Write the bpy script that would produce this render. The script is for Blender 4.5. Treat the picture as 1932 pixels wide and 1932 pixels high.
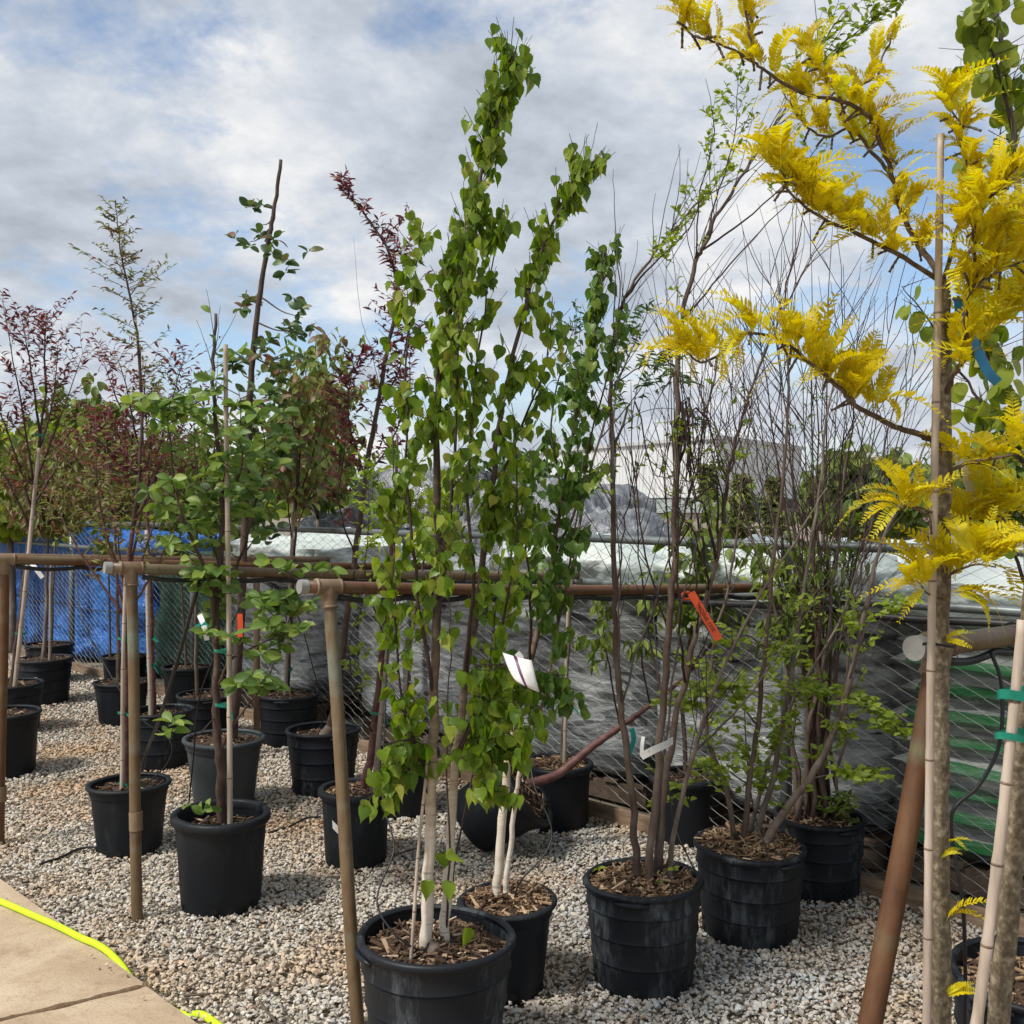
import bpy, bmesh, math, random
import numpy as np
from mathutils import Vector, Matrix, Euler, Quaternion, noise as mnoise

for o in list(bpy.data.objects):
    bpy.data.objects.remove(o)
SC = bpy.context.scene
COL = SC.collection
R = math.radians

# ------------------------------------------------------------------ camera
cam_d = bpy.data.cameras.new('camera')
cam_d.sensor_width = 36.0
cam_d.lens = 36.05
cam_d.clip_start = 0.05
cam_d.clip_end = 3000
cam = bpy.data.objects.new('camera', cam_d)
COL.objects.link(cam)
cam.location = (0, 0, 1.6)
cam.rotation_euler = (R(90 - 0.41), 0, 0)
SC.camera = cam
SC.render.resolution_x = 1024
SC.render.resolution_y = 1024

# ------------------------------------------------------------------ world
W = bpy.data.worlds.new('World')
SC.world = W
W.use_nodes = True
nt = W.node_tree
nt.nodes.clear()
SUN_EL, SUN_AZ = R(54), R(-122)      # azimuth measured from +Y, clockwise seen from above


def nd(t, kind, **kw):
    n = t.nodes.new(kind)
    for k, v in kw.items():
        setattr(n, k, v)
    return n


def build_world():
    L = nt.links.new
    out = nd(nt, 'ShaderNodeOutputWorld')
    sky = nd(nt, 'ShaderNodeTexSky', sky_type='NISHITA', sun_disc=False)
    sky.sun_elevation = SUN_EL
    sky.sun_rotation = SUN_AZ
    sky.altitude = 100
    sky.air_density = 1.0
    sky.dust_density = 0.6
    sky.ozone_density = 1.4
    bg1 = nd(nt, 'ShaderNodeBackground')
    bg1.inputs[1].default_value = 0.075
    L(sky.outputs[0], bg1.inputs[0])
    tc = nd(nt, 'ShaderNodeTexCoord')
    sep = nd(nt, 'ShaderNodeSeparateXYZ')
    L(tc.outputs['Generated'], sep.inputs[0])
    zc = nd(nt, 'ShaderNodeMath', operation='MAXIMUM')
    L(sep.outputs[2], zc.inputs[0]); zc.inputs[1].default_value = 0.0
    za = nd(nt, 'ShaderNodeMath', operation='ADD')
    L(zc.outputs[0], za.inputs[0]); za.inputs[1].default_value = 0.34
    dx = nd(nt, 'ShaderNodeMath', operation='DIVIDE'); L(sep.outputs[0], dx.inputs[0]); L(za.outputs[0], dx.inputs[1])
    dy = nd(nt, 'ShaderNodeMath', operation='DIVIDE'); L(sep.outputs[1], dy.inputs[0]); L(za.outputs[0], dy.inputs[1])
    cmb = nd(nt, 'ShaderNodeCombineXYZ'); L(dx.outputs[0], cmb.inputs[0]); L(dy.outputs[0], cmb.inputs[1])
    cmb.inputs[2].default_value = 11.4
    # cover
    n1 = nd(nt, 'ShaderNodeTexNoise'); n1.inputs['Scale'].default_value = 1.9
    n1.inputs['Detail'].default_value = 9; n1.inputs['Roughness'].default_value = 0.6
    n1.inputs['Distortion'].default_value = 0.08
    L(cmb.outputs[0], n1.inputs['Vector'])
    r1 = nd(nt, 'ShaderNodeValToRGB')
    r1.color_ramp.elements[0].position = 0.385; r1.color_ramp.elements[0].color = (0.0, 0.0, 0.0, 1)
    r1.color_ramp.elements[1].position = 0.485; r1.color_ramp.elements[1].color = (1, 1, 1, 1)
    L(n1.outputs[0], r1.inputs[0])
    # shade inside the clouds
    n2 = nd(nt, 'ShaderNodeTexNoise'); n2.inputs['Scale'].default_value = 2.7
    n2.inputs['Detail'].default_value = 8; n2.inputs['Roughness'].default_value = 0.62
    n2.inputs['Distortion'].default_value = 0.12
    mp = nd(nt, 'ShaderNodeMapping'); mp.inputs['Location'].default_value = (1.3, 8.2, 2.0)
    L(cmb.outputs[0], mp.inputs[0]); L(mp.outputs[0], n2.inputs['Vector'])
    r2 = nd(nt, 'ShaderNodeValToRGB')
    e = r2.color_ramp.elements
    e[0].position = 0.33; e[0].color = (0.40, 0.45, 0.52, 1)
    e[1].position = 0.64; e[1].color = (0.98, 0.98, 0.98, 1)
    m = e.new(0.50); m.color = (0.64, 0.695, 0.78, 1)
    L(n2.outputs[0], r2.inputs[0])
    bg2 = nd(nt, 'ShaderNodeBackground'); bg2.inputs[1].default_value = 0.44
    L(r2.outputs[0], bg2.inputs[0])
    mix = nd(nt, 'ShaderNodeMixShader')
    hz = nd(nt, 'ShaderNodeMapRange'); hz.inputs[1].default_value = 0.02; hz.inputs[2].default_value = 0.15
    hz.inputs[3].default_value = 1.0; hz.inputs[4].default_value = 0.0
    L(sep.outputs[2], hz.inputs[0])
    mxc = nd(nt, 'ShaderNodeMath', operation='MAXIMUM'); L(r1.outputs[0], mxc.inputs[0]); L(hz.outputs[0], mxc.inputs[1])
    L(mxc.outputs[0], mix.inputs[0]); L(bg1.outputs[0], mix.inputs[1]); L(bg2.outputs[0], mix.inputs[2])
    L(mix.outputs[0], out.inputs[0])


build_world()

# ------------------------------------------------------------------ sun
sd = bpy.data.lights.new('sun', 'SUN')
sd.energy = 2.0
sd.angle = R(10)
sd.color = (1.0, 0.955, 0.88)
sun = bpy.data.objects.new('sun', sd)
COL.objects.link(sun)
sdir = Vector((math.sin(SUN_AZ) * math.cos(SUN_EL), math.cos(SUN_AZ) * math.cos(SUN_EL), math.sin(SUN_EL)))
sun.rotation_euler = (-sdir).to_track_quat('-Z', 'Y').to_euler()
sun.location = sdir * 30

SC.render.engine = 'CYCLES'
SC.view_settings.view_transform = 'Standard'
SC.view_settings.look = 'None'
SC.view_settings.gamma = 1.0
SC.view_settings.use_curve_mapping = False
SC.view_settings.exposure = 1.1

# ------------------------------------------------------------------ helpers
EYE = 1.6
FOC = 1934.5


def P(u, v, Y):
    """sight line (u,v) at real distance Y -> world point"""
    return Vector(((u - 966) / FOC * Y, Y, EYE - (v - 952) / FOC * Y))


def NT(n, t, z=0.0):
    """fence frame: n away from the slab, t along the fence towards the right"""
    return Vector(((n + t) / math.sqrt(2), (n - t) / math.sqrt(2), z))


def tag(o, label=None, cat=None, group=None, kind=None):
    if label: o['label'] = label
    if cat: o['category'] = cat
    if group: o['group'] = group
    if kind: o['kind'] = kind
    return o


def empty(name, loc, label, cat, group=None):
    o = bpy.data.objects.new(name, None)
    o.empty_display_size = 0.1
    COL.objects.link(o)
    o.location = loc
    return tag(o, label, cat, group)


class Geo:
    def __init__(self):
        self.v = []; self.f = []

    def tube(self, pts, radii, sides=6, cap=True):
        n = len(pts)
        if n < 2: return self
        base = len(self.v)
        T = [(pts[min(i + 1, n - 1)] - pts[max(i - 1, 0)]).normalized() for i in range(n)]
        ref = Vector((0, 0, 1)) if abs(T[0].z) < 0.9 else Vector((1, 0, 0))
        N = (ref - T[0] * ref.dot(T[0])).normalized()
        for i in range(n):
            N = N - T[i] * N.dot(T[i])
            if N.length < 1e-6: N = T[i].orthogonal()
            N.normalize()
            B = T[i].cross(N)
            r = radii[i] if hasattr(radii, '__len__') else radii
            for k in range(sides):
                a = 2 * math.pi * k / sides
                self.v.append(pts[i] + N * (math.cos(a) * r) + B * (math.sin(a) * r))
        for i in range(n - 1):
            for k in range(sides):
                k2 = (k + 1) % sides
                a = base + i * sides
                self.f.append((a + k, a + k2, a + sides + k2, a + sides + k))
        if cap:
            self.f.append(tuple(base + k for k in range(sides))[::-1])
            self.f.append(tuple(base + (n - 1) * sides + k for k in range(sides)))
        return self

    def lathe(self, prof, seg=40, wob=None, center=Vector((0, 0, 0)), close=False):
        base = len(self.v)
        n = len(prof)
        for (r, z) in prof:
            for k in range(seg):
                a = 2 * math.pi * k / seg
                rr = r + (wob(a, z) if wob else 0)
                self.v.append(center + Vector((rr * math.cos(a), rr * math.sin(a), z)))
        for i in range(n - 1 + (1 if close else 0)):
            i2 = (i + 1) % n
            for k in range(seg):
                k2 = (k + 1) % seg
                self.f.append((base + i * seg + k, base + i * seg + k2, base + i2 * seg + k2, base + i2 * seg + k))
        return self

    def disc(self, c, r, seg=40, wob=None, z=0):
        base = len(self.v)
        for k in range(seg):
            a = 2 * math.pi * k / seg
            rr = r + (wob(a, z) if wob else 0)
            self.v.append(c + Vector((rr * math.cos(a), rr * math.sin(a), 0)))
        self.f.append(tuple(range(base, base + seg)))
        return self

    def box(self, c, size, M=None):
        base = len(self.v)
        hx, hy, hz = size[0] / 2, size[1] / 2, size[2] / 2
        for sx in (-1, 1):
            for sy in (-1, 1):
                for sz in (-1, 1):
                    p = Vector((sx * hx, sy * hy, sz * hz))
                    if M: p = M @ p
                    self.v.append(Vector(c) + p)
        for q in ((0, 1, 3, 2), (4, 6, 7, 5), (0, 4, 5, 1), (2, 3, 7, 6), (0, 2, 6, 4), (1, 5, 7, 3)):
            self.f.append(tuple(base + i for i in q))
        return self

    def build(self, name, mat, parent=None, smooth=True, org=None):
        me = bpy.data.meshes.new(name)
        if org is not None:
            vs = [tuple(p - org) for p in self.v]
        else:
            vs = [tuple(p) for p in self.v]
        me.from_pydata(vs, [], self.f)
        if smooth:
            me.polygons.foreach_set('use_smooth', [True] * len(me.polygons))
        me.update()
        if mat: me.materials.append(mat)
        o = bpy.data.objects.new(name, me)
        COL.objects.link(o)
        if parent: o.parent = parent
        return o


def fix_normals(o):
    bm = bmesh.new(); bm.from_mesh(o.data)
    bmesh.ops.recalc_face_normals(bm, faces=bm.faces)
    bm.to_mesh(o.data); bm.free()
    return o


def sharp(o, ang=35):
    try:
        o.data.set_sharp_from_angle(angle=R(ang))
    except Exception:
        pass
    return o


def curve(pts, per=5):
    """Catmull-Rom through pts"""
    if len(pts) < 3: 
        return [pts[0].lerp(pts[-1], i / per) for i in range(per + 1)]
    out = []
    p = [pts[0] * 2 - pts[1]] + list(pts) + [pts[-1] * 2 - pts[-2]]
    for i in range(1, len(p) - 2):
        a, b, c, d = p[i - 1], p[i], p[i + 1], p[i + 2]
        for k in range(per):
            t = k / per
            out.append(0.5 * ((2 * b) + (c - a) * t + (2 * a - 5 * b + 4 * c - d) * t * t + (3 * b - a - 3 * c + d) * t ** 3))
    out.append(pts[-1].copy())
    return out


# ------------------------------------------------------------------ materials
def new_mat(name):
    m = bpy.data.materials.new(name)
    m.use_nodes = True
    t = m.node_tree
    t.nodes.clear()
    out = t.nodes.new('ShaderNodeOutputMaterial')
    b = t.nodes.new('ShaderNodeBsdfPrincipled')
    t.links.new(b.outputs[0], out.inputs[0])
    return m, t, b, out


def ramp(t, fac, stops):
    r = t.nodes.new('ShaderNodeValToRGB')
    e = r.color_ramp.elements
    while len(e) < len(stops): e.new(0.5)
    for k, (p, c) in enumerate(stops):
        e[k].position = p
        e[k].color = (c[0], c[1], c[2], 1)
    t.links.new(fac, r.inputs[0])
    return r.outputs[0]


def tex(t, scale, detail=4, rough=0.55, coords='Object', stretch=(1, 1, 1), dist=0.0):
    tc = t.nodes.new('ShaderNodeTexCoord')
    mp = t.nodes.new('ShaderNodeMapping')
    mp.inputs['Scale'].default_value = stretch
    t.links.new(tc.outputs[coords], mp.inputs[0])
    n = t.nodes.new('ShaderNodeTexNoise')
    n.inputs['Scale'].default_value = scale
    n.inputs['Detail'].default_value = detail
    n.inputs['Roughness'].default_value = rough
    n.inputs['Distortion'].default_value = dist
    t.links.new(mp.outputs[0], n.inputs['Vector'])
    return n.outputs[0]


def bump(t, b, h, strength=0.3, dist=0.01):
    bp = t.nodes.new('ShaderNodeBump')
    bp.inputs['Strength'].default_value = strength
    bp.inputs['Distance'].default_value = dist
    t.links.new(h, bp.inputs['Height'])
    t.links.new(bp.outputs[0], b.inputs['Normal'])


def mixc(t, fac, a, b):
    m = t.nodes.new('ShaderNodeMix'); m.data_type = 'RGBA'
    for s, x in ((m.inputs[0], fac), (m.inputs[6], a), (m.inputs[7], b)):
        if hasattr(x, 'links'): t.links.new(x, s)
        elif isinstance(x, (int, float)): s.default_value = x
        else: s.default_value = (x[0], x[1], x[2], 1)
    return m.outputs[2]


def mat_noise(name, stops, scale=8, detail=5, rough=0.6, stretch=(1, 1, 1), spec=0.4, bmp=0.0, bscale=None, coords='Object', metal=0.0, bdist=0.004):
    m, t, b, out = new_mat(name)
    f = tex(t, scale, detail, 0.6, coords, stretch)
    t.links.new(ramp(t, f, stops), b.inputs['Base Color'])
    b.inputs['Roughness'].default_value = rough
    b.inputs['Metallic'].default_value = metal
    b.inputs['Specular IOR Level'].default_value = spec
    if bmp:
        bump(t, b, tex(t, bscale or scale * 3, 5, 0.6, coords, stretch), bmp, bdist)
    return m


def mat_leaf(name, c, trans=0.35, rough=0.42, spec=0.35):
    """c: list of (pos,colour) over a random value per leaf"""
    m, t, b, out = new_mat(name)
    at = t.nodes.new('ShaderNodeAttribute'); at.attribute_name = 'rnd'
    oi = t.nodes.new('ShaderNodeObjectInfo')
    ad = t.nodes.new('ShaderNodeMath'); ad.operation = 'ADD'
    t.links.new(at.outputs['Fac'], ad.inputs[0]); t.links.new(oi.outputs['Random'], ad.inputs[1])
    fr = t.nodes.new('ShaderNodeMath'); fr.operation = 'FRACT'
    t.links.new(ad.outputs[0], fr.inputs[0])
    col = ramp(t, fr.outputs[0], c)
    n = tex(t, 60, 3, 0.6)
    col2 = mixc(t, 0.12, col, n)
    mm = t.nodes.new('ShaderNodeMix'); mm.data_type = 'RGBA'; mm.blend_type = 'MULTIPLY'
    mm.inputs[0].default_value = 0.5
    t.links.new(col, mm.inputs[6])
    t.links.new(ramp(t, n, [(0.3, (0.7, 0.7, 0.7)), (0.7, (1.15, 1.15, 1.15))]), mm.inputs[7])
    col = mm.outputs[2]
    t.links.new(col, b.inputs['Base Color'])
    b.inputs['Roughness'].default_value = rough
    b.inputs['Specular IOR Level'].default_value = spec
    tr = t.nodes.new('ShaderNodeBsdfTranslucent')
    hs = t.nodes.new('ShaderNodeHueSaturation')
    hs.inputs['Saturation'].default_value = 1.1; hs.inputs['Value'].default_value = 1.5
    t.links.new(col, hs.inputs['Color'])
    t.links.new(hs.outputs[0], tr.inputs[0])
    mx = t.nodes.new('ShaderNodeMixShader'); mx.inputs[0].default_value = trans
    t.links.new(b.outputs[0], mx.inputs[1]); t.links.new(tr.outputs[0], mx.inputs[2])
    t.links.new(mx.outputs[0], out.inputs[0])
    return m


def mat_pot(name, base, dust, amount=0.5, seed=0.0):
    m, t, b, out = new_mat(name)
    oi = t.nodes.new('ShaderNodeObjectInfo')
    tc = t.nodes.new('ShaderNodeTexCoord')
    mp = t.nodes.new('ShaderNodeMapping')
    mp.inputs['Scale'].default_value = (1, 1, 0.28)
    t.links.new(tc.outputs['Object'], mp.inputs[0])
    cx = t.nodes.new('ShaderNodeCombineXYZ')
    ml = t.nodes.new('ShaderNodeMath'); ml.operation = 'MULTIPLY'; ml.inputs[1].default_value = 37.0
    t.links.new(oi.outputs['Random'], ml.inputs[0])
    t.links.new(ml.outputs[0], cx.inputs[0]); t.links.new(ml.outputs[0], cx.inputs[1])
    t.links.new(cx.outputs[0], mp.inputs['Location'])
    n1 = t.nodes.new('ShaderNodeTexNoise'); n1.inputs['Scale'].default_value = 5; n1.inputs['Detail'].default_value = 7
    n1.inputs['Roughness'].default_value = 0.68
    t.links.new(mp.outputs[0], n1.inputs['Vector'])
    n2 = t.nodes.new('ShaderNodeTexNoise'); n2.inputs['Scale'].default_value = 45; n2.inputs['Detail'].default_value = 5
    n2.inputs['Roughness'].default_value = 0.7
    t.links.new(mp.outputs[0], n2.inputs['Vector'])
    mu = t.nodes.new('ShaderNodeMath'); mu.operation = 'MULTIPLY'
    f1 = ramp(t, n1.outputs[0], [(0.50, (0, 0, 0)), (0.66, (1, 1, 1))])
    f2 = ramp(t, n2.outputs[0], [(0.42, (0.05, 0.05, 0.05)), (0.62, (1, 1, 1))])
    t.links.new(f1, mu.inputs[0]); t.links.new(f2, mu.inputs[1])
    m2 = t.nodes.new('ShaderNodeMath'); m2.operation = 'MULTIPLY'; m2.inputs[1].default_value = amount
    t.links.new(mu.outputs[0], m2.inputs[0])
    t.links.new(mixc(t, m2.outputs[0], base, dust), b.inputs['Base Color'])
    rr = ramp(t, n1.outputs[0], [(0.35, (0.42, 0.42, 0.42)), (0.65, (0.68, 0.68, 0.68))])
    t.links.new(rr, b.inputs['Roughness'])
    b.inputs['Specular IOR Level'].default_value = 0.27
    bump(t, b, n1.outputs[0], 0.25, 0.01)
    return m


M = {}
M['pot'] = mat_pot('black_pot_plastic', (0.0075, 0.0095, 0.0135), (0.15, 0.17, 0.18), 0.7)
M['pot_clean'] = mat_pot('black_pot_plastic_clean', (0.007, 0.009, 0.0125), (0.06, 0.065, 0.07), 0.4)
M['pot_grey'] = mat_pot('grey_faded_pot', (0.040, 0.048, 0.052), (0.10, 0.11, 0.115), 0.7)
M['hole'] = mat_noise('hole_black', [(0, (0.003, 0.003, 0.003)), (1, (0.006, 0.006, 0.006))])
M['soil'] = mat_noise('potting_soil', [(0.3, (0.022, 0.013, 0.008)), (0.7, (0.07, 0.042, 0.025))], 40, 6, 0.9, bmp=0.8)
def mat_random(name, stops, rough=0.75, attr='rnd', bmp=0.0, scale=60, spec=0.3, dark=0.6):
    m, t, b, out = new_mat(name)
    at = t.nodes.new('ShaderNodeAttribute'); at.attribute_name = attr
    col = ramp(t, at.outputs['Fac'], stops)
    mm = t.nodes.new('ShaderNodeMix'); mm.data_type = 'RGBA'; mm.blend_type = 'MULTIPLY'; mm.inputs[0].default_value = dark
    t.links.new(col, mm.inputs[6])
    t.links.new(ramp(t, tex(t, scale, 4, 0.6), [(0.3, (0.55, 0.55, 0.55)), (0.7, (1.2, 1.2, 1.2))]), mm.inputs[7])
    t.links.new(mm.outputs[2], b.inputs['Base Color'])
    b.inputs['Roughness'].default_value = rough
    b.inputs['Specular IOR Level'].default_value = spec
    return m
M['chips'] = mat_random('bark_chips', [(0.0, (0.03, 0.018, 0.011)), (0.4, (0.10, 0.058, 0.034)), (0.78, (0.21, 0.135, 0.085)), (0.93, (0.40, 0.28, 0.18)), (1.0, (0.62, 0.50, 0.37))])
M['chips_fresh'] = mat_random('bark_chips_fresh', [(0.0, (0.05, 0.028, 0.016)), (0.35, (0.17, 0.10, 0.056)), (0.75, (0.32, 0.205, 0.12)), (1.0, (0.5, 0.36, 0.22))])
# bark
M['birch_bark'] = None
def birch_bark():
    m, t, b, out = new_mat('birch_bark')
    g = t.nodes.new('ShaderNodeNewGeometry')
    sp = t.nodes.new('ShaderNodeSeparateXYZ'); t.links.new(g.outputs['Position'], sp.inputs[0])
    mr = t.nodes.new('ShaderNodeMapRange'); mr.inputs[1].default_value = 0.55; mr.inputs[2].default_value = 1.25
    t.links.new(sp.outputs[2], mr.inputs[0])
    f = tex(t, 26, 5, 0.65, 'Object', (0.5, 0.5, 1.6))
    ad = t.nodes.new('ShaderNodeMath'); ad.operation = 'MULTIPLY_ADD'
    t.links.new(f, ad.inputs[0]); ad.inputs[1].default_value = 0.9; 
    sb = t.nodes.new('ShaderNodeMath'); sb.operation = 'SUBTRACT'; t.links.new(mr.outputs[0], sb.inputs[0]); sb.inputs[1].default_value = 0.45
    t.links.new(sb.outputs[0], ad.inputs[2])
    age = ramp(t, ad.outputs[0], [(0.0, (0.64, 0.57, 0.48)), (0.35, (0.46, 0.36, 0.25)), (0.75, (0.17, 0.11, 0.07)), (1.0, (0.06, 0.04, 0.03))])
    marks = ramp(t, tex(t, 40, 3, 0.6, 'Object', (0.35, 0.35, 2.4)), [(0.33, (0.22, 0.18, 0.15)), (0.41, (1, 1, 1))])
    mm = t.nodes.new('ShaderNodeMix'); mm.data_type = 'RGBA'; mm.blend_type = 'MULTIPLY'; mm.inputs[0].default_value = 0.55
    t.links.new(age, mm.inputs[6]); t.links.new(marks, mm.inputs[7])
    t.links.new(mm.outputs[2], b.inputs['Base Color'])
    b.inputs['Roughness'].default_value = 0.7
    bump(t, b, f, 0.3, 0.004)
    return m
M['birch_bark'] = birch_bark()
M['twig'] = mat_noise('twig_bark', [(0.3, (0.026, 0.014, 0.012)), (0.7, (0.062, 0.034, 0.028))], 30, 4, 0.7)
M['twig_grey'] = mat_noise('twig_bark_grey', [(0.3, (0.05, 0.04, 0.038)), (0.7, (0.13, 0.10, 0.088))], 30, 4, 0.75)
M['bark_grey'] = mat_noise('grey_brown_bark', [(0.3, (0.085, 0.062, 0.05)), (0.5, (0.15, 0.115, 0.092)), (0.72, (0.24, 0.20, 0.165))], 22, 6, 0.8, (1, 1, 0.5), bmp=0.5, bscale=50)
M['bark_mix'] = mat_noise('red_grey_bark', [(0.3, (0.055, 0.024, 0.019)), (0.48, (0.10, 0.068, 0.052)), (0.72, (0.175, 0.14, 0.11))], 14, 6, 0.75, (1, 1, 0.5), bmp=0.4, bscale=60)
M['bark_red'] = mat_noise('dark_red_bark', [(0.3, (0.055, 0.018, 0.017)), (0.6, (0.13, 0.055, 0.045)), (0.8, (0.21, 0.13, 0.105))], 20, 6, 0.6, (1, 1, 1.6), bmp=0.4, bscale=60)
M['bark_dark'] = mat_noise('dark_brown_bark', [(0.3, (0.035, 0.021, 0.016)), (0.6, (0.085, 0.053, 0.04)), (0.8, (0.14, 0.095, 0.07))], 24, 6, 0.8, (1, 1, 0.7), bmp=0.6, bscale=50)
M['bark_locust'] = mat_noise('speckled_olive_bark', [(0.32, (0.075, 0.058, 0.036)), (0.5, (0.15, 0.115, 0.072)), (0.66, (0.30, 0.255, 0.18))], 85, 6, 0.8, (1, 1, 0.8), bmp=0.6, bscale=120)
M['bark_locust_twig'] = mat_noise('brown_locust_branch', [(0.32, (0.05, 0.033, 0.023)), (0.6, (0.12, 0.082, 0.055)), (0.8, (0.22, 0.17, 0.12))], 35, 4, 0.75, bmp=0.3, bscale=70)
M['bamboo'] = mat_noise('dry_bamboo', [(0.3, (0.27, 0.21, 0.16)), (0.55, (0.45, 0.37, 0.30)), (0.75, (0.58, 0.50, 0.42))], 14, 5, 0.6, (3, 3, 0.25), bmp=0.2, bscale=40)
M['bamboo_dark'] = mat_noise('weathered_bamboo', [(0.3, (0.17, 0.14, 0.115)), (0.55, (0.28, 0.235, 0.195)), (0.75, (0.40, 0.34, 0.285))], 14, 5, 0.65, (3, 3, 0.25), bmp=0.2, bscale=40)
M['node'] = mat_noise('bamboo_node', [(0.3, (0.10, 0.07, 0.05)), (0.7, (0.26, 0.19, 0.14))], 50)
# pipes
M['pipe_tan'] = mat_noise('weathered_tan_pipe', [(0.28, (0.085, 0.038, 0.020)), (0.45, (0.155, 0.095, 0.045)), (0.6, (0.17, 0.135, 0.08)), (0.78, (0.20, 0.21, 0.165))], 6.5, 8, 0.5, (1.2, 1.2, 0.8), spec=0.4, bmp=0.15, bscale=60)
M['pipe_red'] = mat_noise('rust_brown_pipe', [(0.28, (0.075, 0.028, 0.016)), (0.5, (0.125, 0.052, 0.028)), (0.72, (0.18, 0.12, 0.068))], 6.0, 8, 0.45, (1.2, 1.2, 0.9), spec=0.4, bmp=0.15, bscale=60)
def mat_pipe(name, stops, alt, lo, hi):
    m, t, b, out = new_mat(name)
    c = ramp(t, tex(t, 7, 8, 0.62, 'Object', (1.2, 1.2, 0.6)), stops)
    band = ramp(t, tex(t, 3.2, 3, 0.7, 'Object', (0.25, 0.25, 1.0)), [(lo, (0, 0, 0)), (hi, (1, 1, 1))])
    c = mixc(t, band, c, alt)
    sc = ramp(t, tex(t, 40, 5, 0.7, 'Object', (1.5, 1.5, 0.12)), [(0.30, (0.62, 0.6, 0.58)), (0.5, (1, 1, 1)), (0.74, (1, 1, 1)), (0.80, (1.7, 1.7, 1.6))])
    mm = t.nodes.new('ShaderNodeMix'); mm.data_type = 'RGBA'; mm.blend_type = 'MULTIPLY'; mm.inputs[0].default_value = 0.8
    t.links.new(c, mm.inputs[6]); t.links.new(sc, mm.inputs[7])
    t.links.new(mm.outputs[2], b.inputs['Base Color'])
    b.inputs['Roughness'].default_value = 0.45
    b.inputs['Specular IOR Level'].default_value = 0.4
    bump(t, b, tex(t, 60, 5, 0.6), 0.12, 0.004)
    return m
M['pipe_tan'] = mat_pipe('weathered_tan_pipe', [(0.3, (0.10, 0.050, 0.026)), (0.5, (0.15, 0.098, 0.05)), (0.72, (0.175, 0.135, 0.078))], (0.17, 0.18, 0.135), 0.50, 0.62)
M['pipe_red'] = mat_pipe('rust_brown_pipe', [(0.3, (0.075, 0.032, 0.014)), (0.5, (0.115, 0.052, 0.022)), (0.72, (0.15, 0.08, 0.036))], (0.135, 0.11, 0.058), 0.53, 0.60)
M['pipe_tee'] = mat_noise('pipe_fitting_tan', [(0.3, (0.13, 0.07, 0.04)), (0.6, (0.21, 0.15, 0.09)), (0.8, (0.27, 0.24, 0.17))], 14, 6, 0.5)
M['pipe_cap'] = mat_noise('pipe_cap_grey', [(0.3, (0.20, 0.20, 0.19)), (0.7, (0.30, 0.30, 0.285))], 20, 6, 0.5)
M['rubber'] = mat_noise('black_tubing', [(0.3, (0.008, 0.008, 0.009)), (0.7, (0.022, 0.022, 0.023))], 20, 3, 0.45)
M['galv'] = mat_noise('galvanised_grey_green', [(0.3, (0.10, 0.115, 0.115)), (0.7, (0.20, 0.225, 0.225))], 10, 6, 0.45, metal=0.5, spec=0.5)
M['wire'] = mat_noise('chain_link_wire', [(0.3, (0.17, 0.17, 0.16)), (0.7, (0.30, 0.30, 0.285))], 10, 4, 0.55, metal=0.3)
M['timber'] = mat_noise('weathered_timber', [(0.3, (0.13, 0.085, 0.055)), (0.7, (0.30, 0.21, 0.14))], 8, 6, 0.8, (1, 1, 6), bmp=0.4)
M['pallet'] = mat_noise('pallet_wood', [(0.3, (0.06, 0.042, 0.03)), (0.7, (0.14, 0.10, 0.07))], 9, 5, 0.85)
M['tie_green'] = mat_noise('green_tie_tape', [(0.3, (0.0, 0.13, 0.085)), (0.7, (0.01, 0.22, 0.15))], 20, 3, 0.4)
M['tie_teal'] = mat_noise('teal_ribbon', [(0.3, (0.0, 0.19, 0.18)), (0.7, (0.02, 0.30, 0.27))], 20, 3, 0.4)
M['rib_blue'] = mat_noise('blue_ribbon', [(0.3, (0.02, 0.16, 0.38)), (0.7, (0.04, 0.25, 0.52))], 20, 3, 0.4)
M['rib_orange'] = mat_noise('orange_ribbon', [(0.3, (0.62, 0.07, 0.018)), (0.7, (0.80, 0.11, 0.03))], 20, 3, 0.4)
M['tag_white'] = mat_noise('white_tag', [(0.3, (0.60, 0.60, 0.58)), (0.7, (0.76, 0.76, 0.74))], 30, 3, 0.45)
M['tag_purple'] = mat_noise('purple_print', [(0.3, (0.08, 0.02, 0.06)), (0.7, (0.13, 0.04, 0.10))], 30, 3, 0.45)
M['ink'] = mat_noise('black_ink', [(0.3, (0.02, 0.015, 0.012)), (0.7, (0.03, 0.02, 0.02))], 30, 3, 0.5)
M['hose'] = mat_noise('neon_hose', [(0.3, (0.50, 0.78, 0.01)), (0.7, (0.62, 0.88, 0.02))], 30, 4, 0.4)

# leaves
M['leaf_birch'] = mat_leaf('birch_leaf', [(0.0, (0.085, 0.155, 0.018)), (0.35, (0.14, 0.225, 0.022)), (0.7, (0.20, 0.285, 0.028)), (0.95, (0.27, 0.33, 0.045)), (1.0, (0.36, 0.36, 0.08))], 0.45, 0.38)
M['leaf_birch_dark'] = mat_leaf('birch_leaf_dark', [(0.0, (0.06, 0.125, 0.025)), (0.4, (0.10, 0.185, 0.032)), (0.8, (0.15, 0.24, 0.038)), (1.0, (0.22, 0.29, 0.05))], 0.4, 0.38)
M['leaf_apple'] = mat_leaf('apple_leaf', [(0.0, (0.085, 0.155, 0.035)), (0.4, (0.14, 0.225, 0.045)), (0.75, (0.19, 0.28, 0.055)), (1.0, (0.27, 0.34, 0.065))], 0.33, 0.45)
M['leaf_apple_dark'] = mat_leaf('apple_leaf_dark', [(0.0, (0.045, 0.09, 0.028)), (0.5, (0.075, 0.13, 0.035)), (0.85, (0.11, 0.165, 0.04)), (1.0, (0.16, 0.075, 0.05))], 0.3, 0.42)
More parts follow.
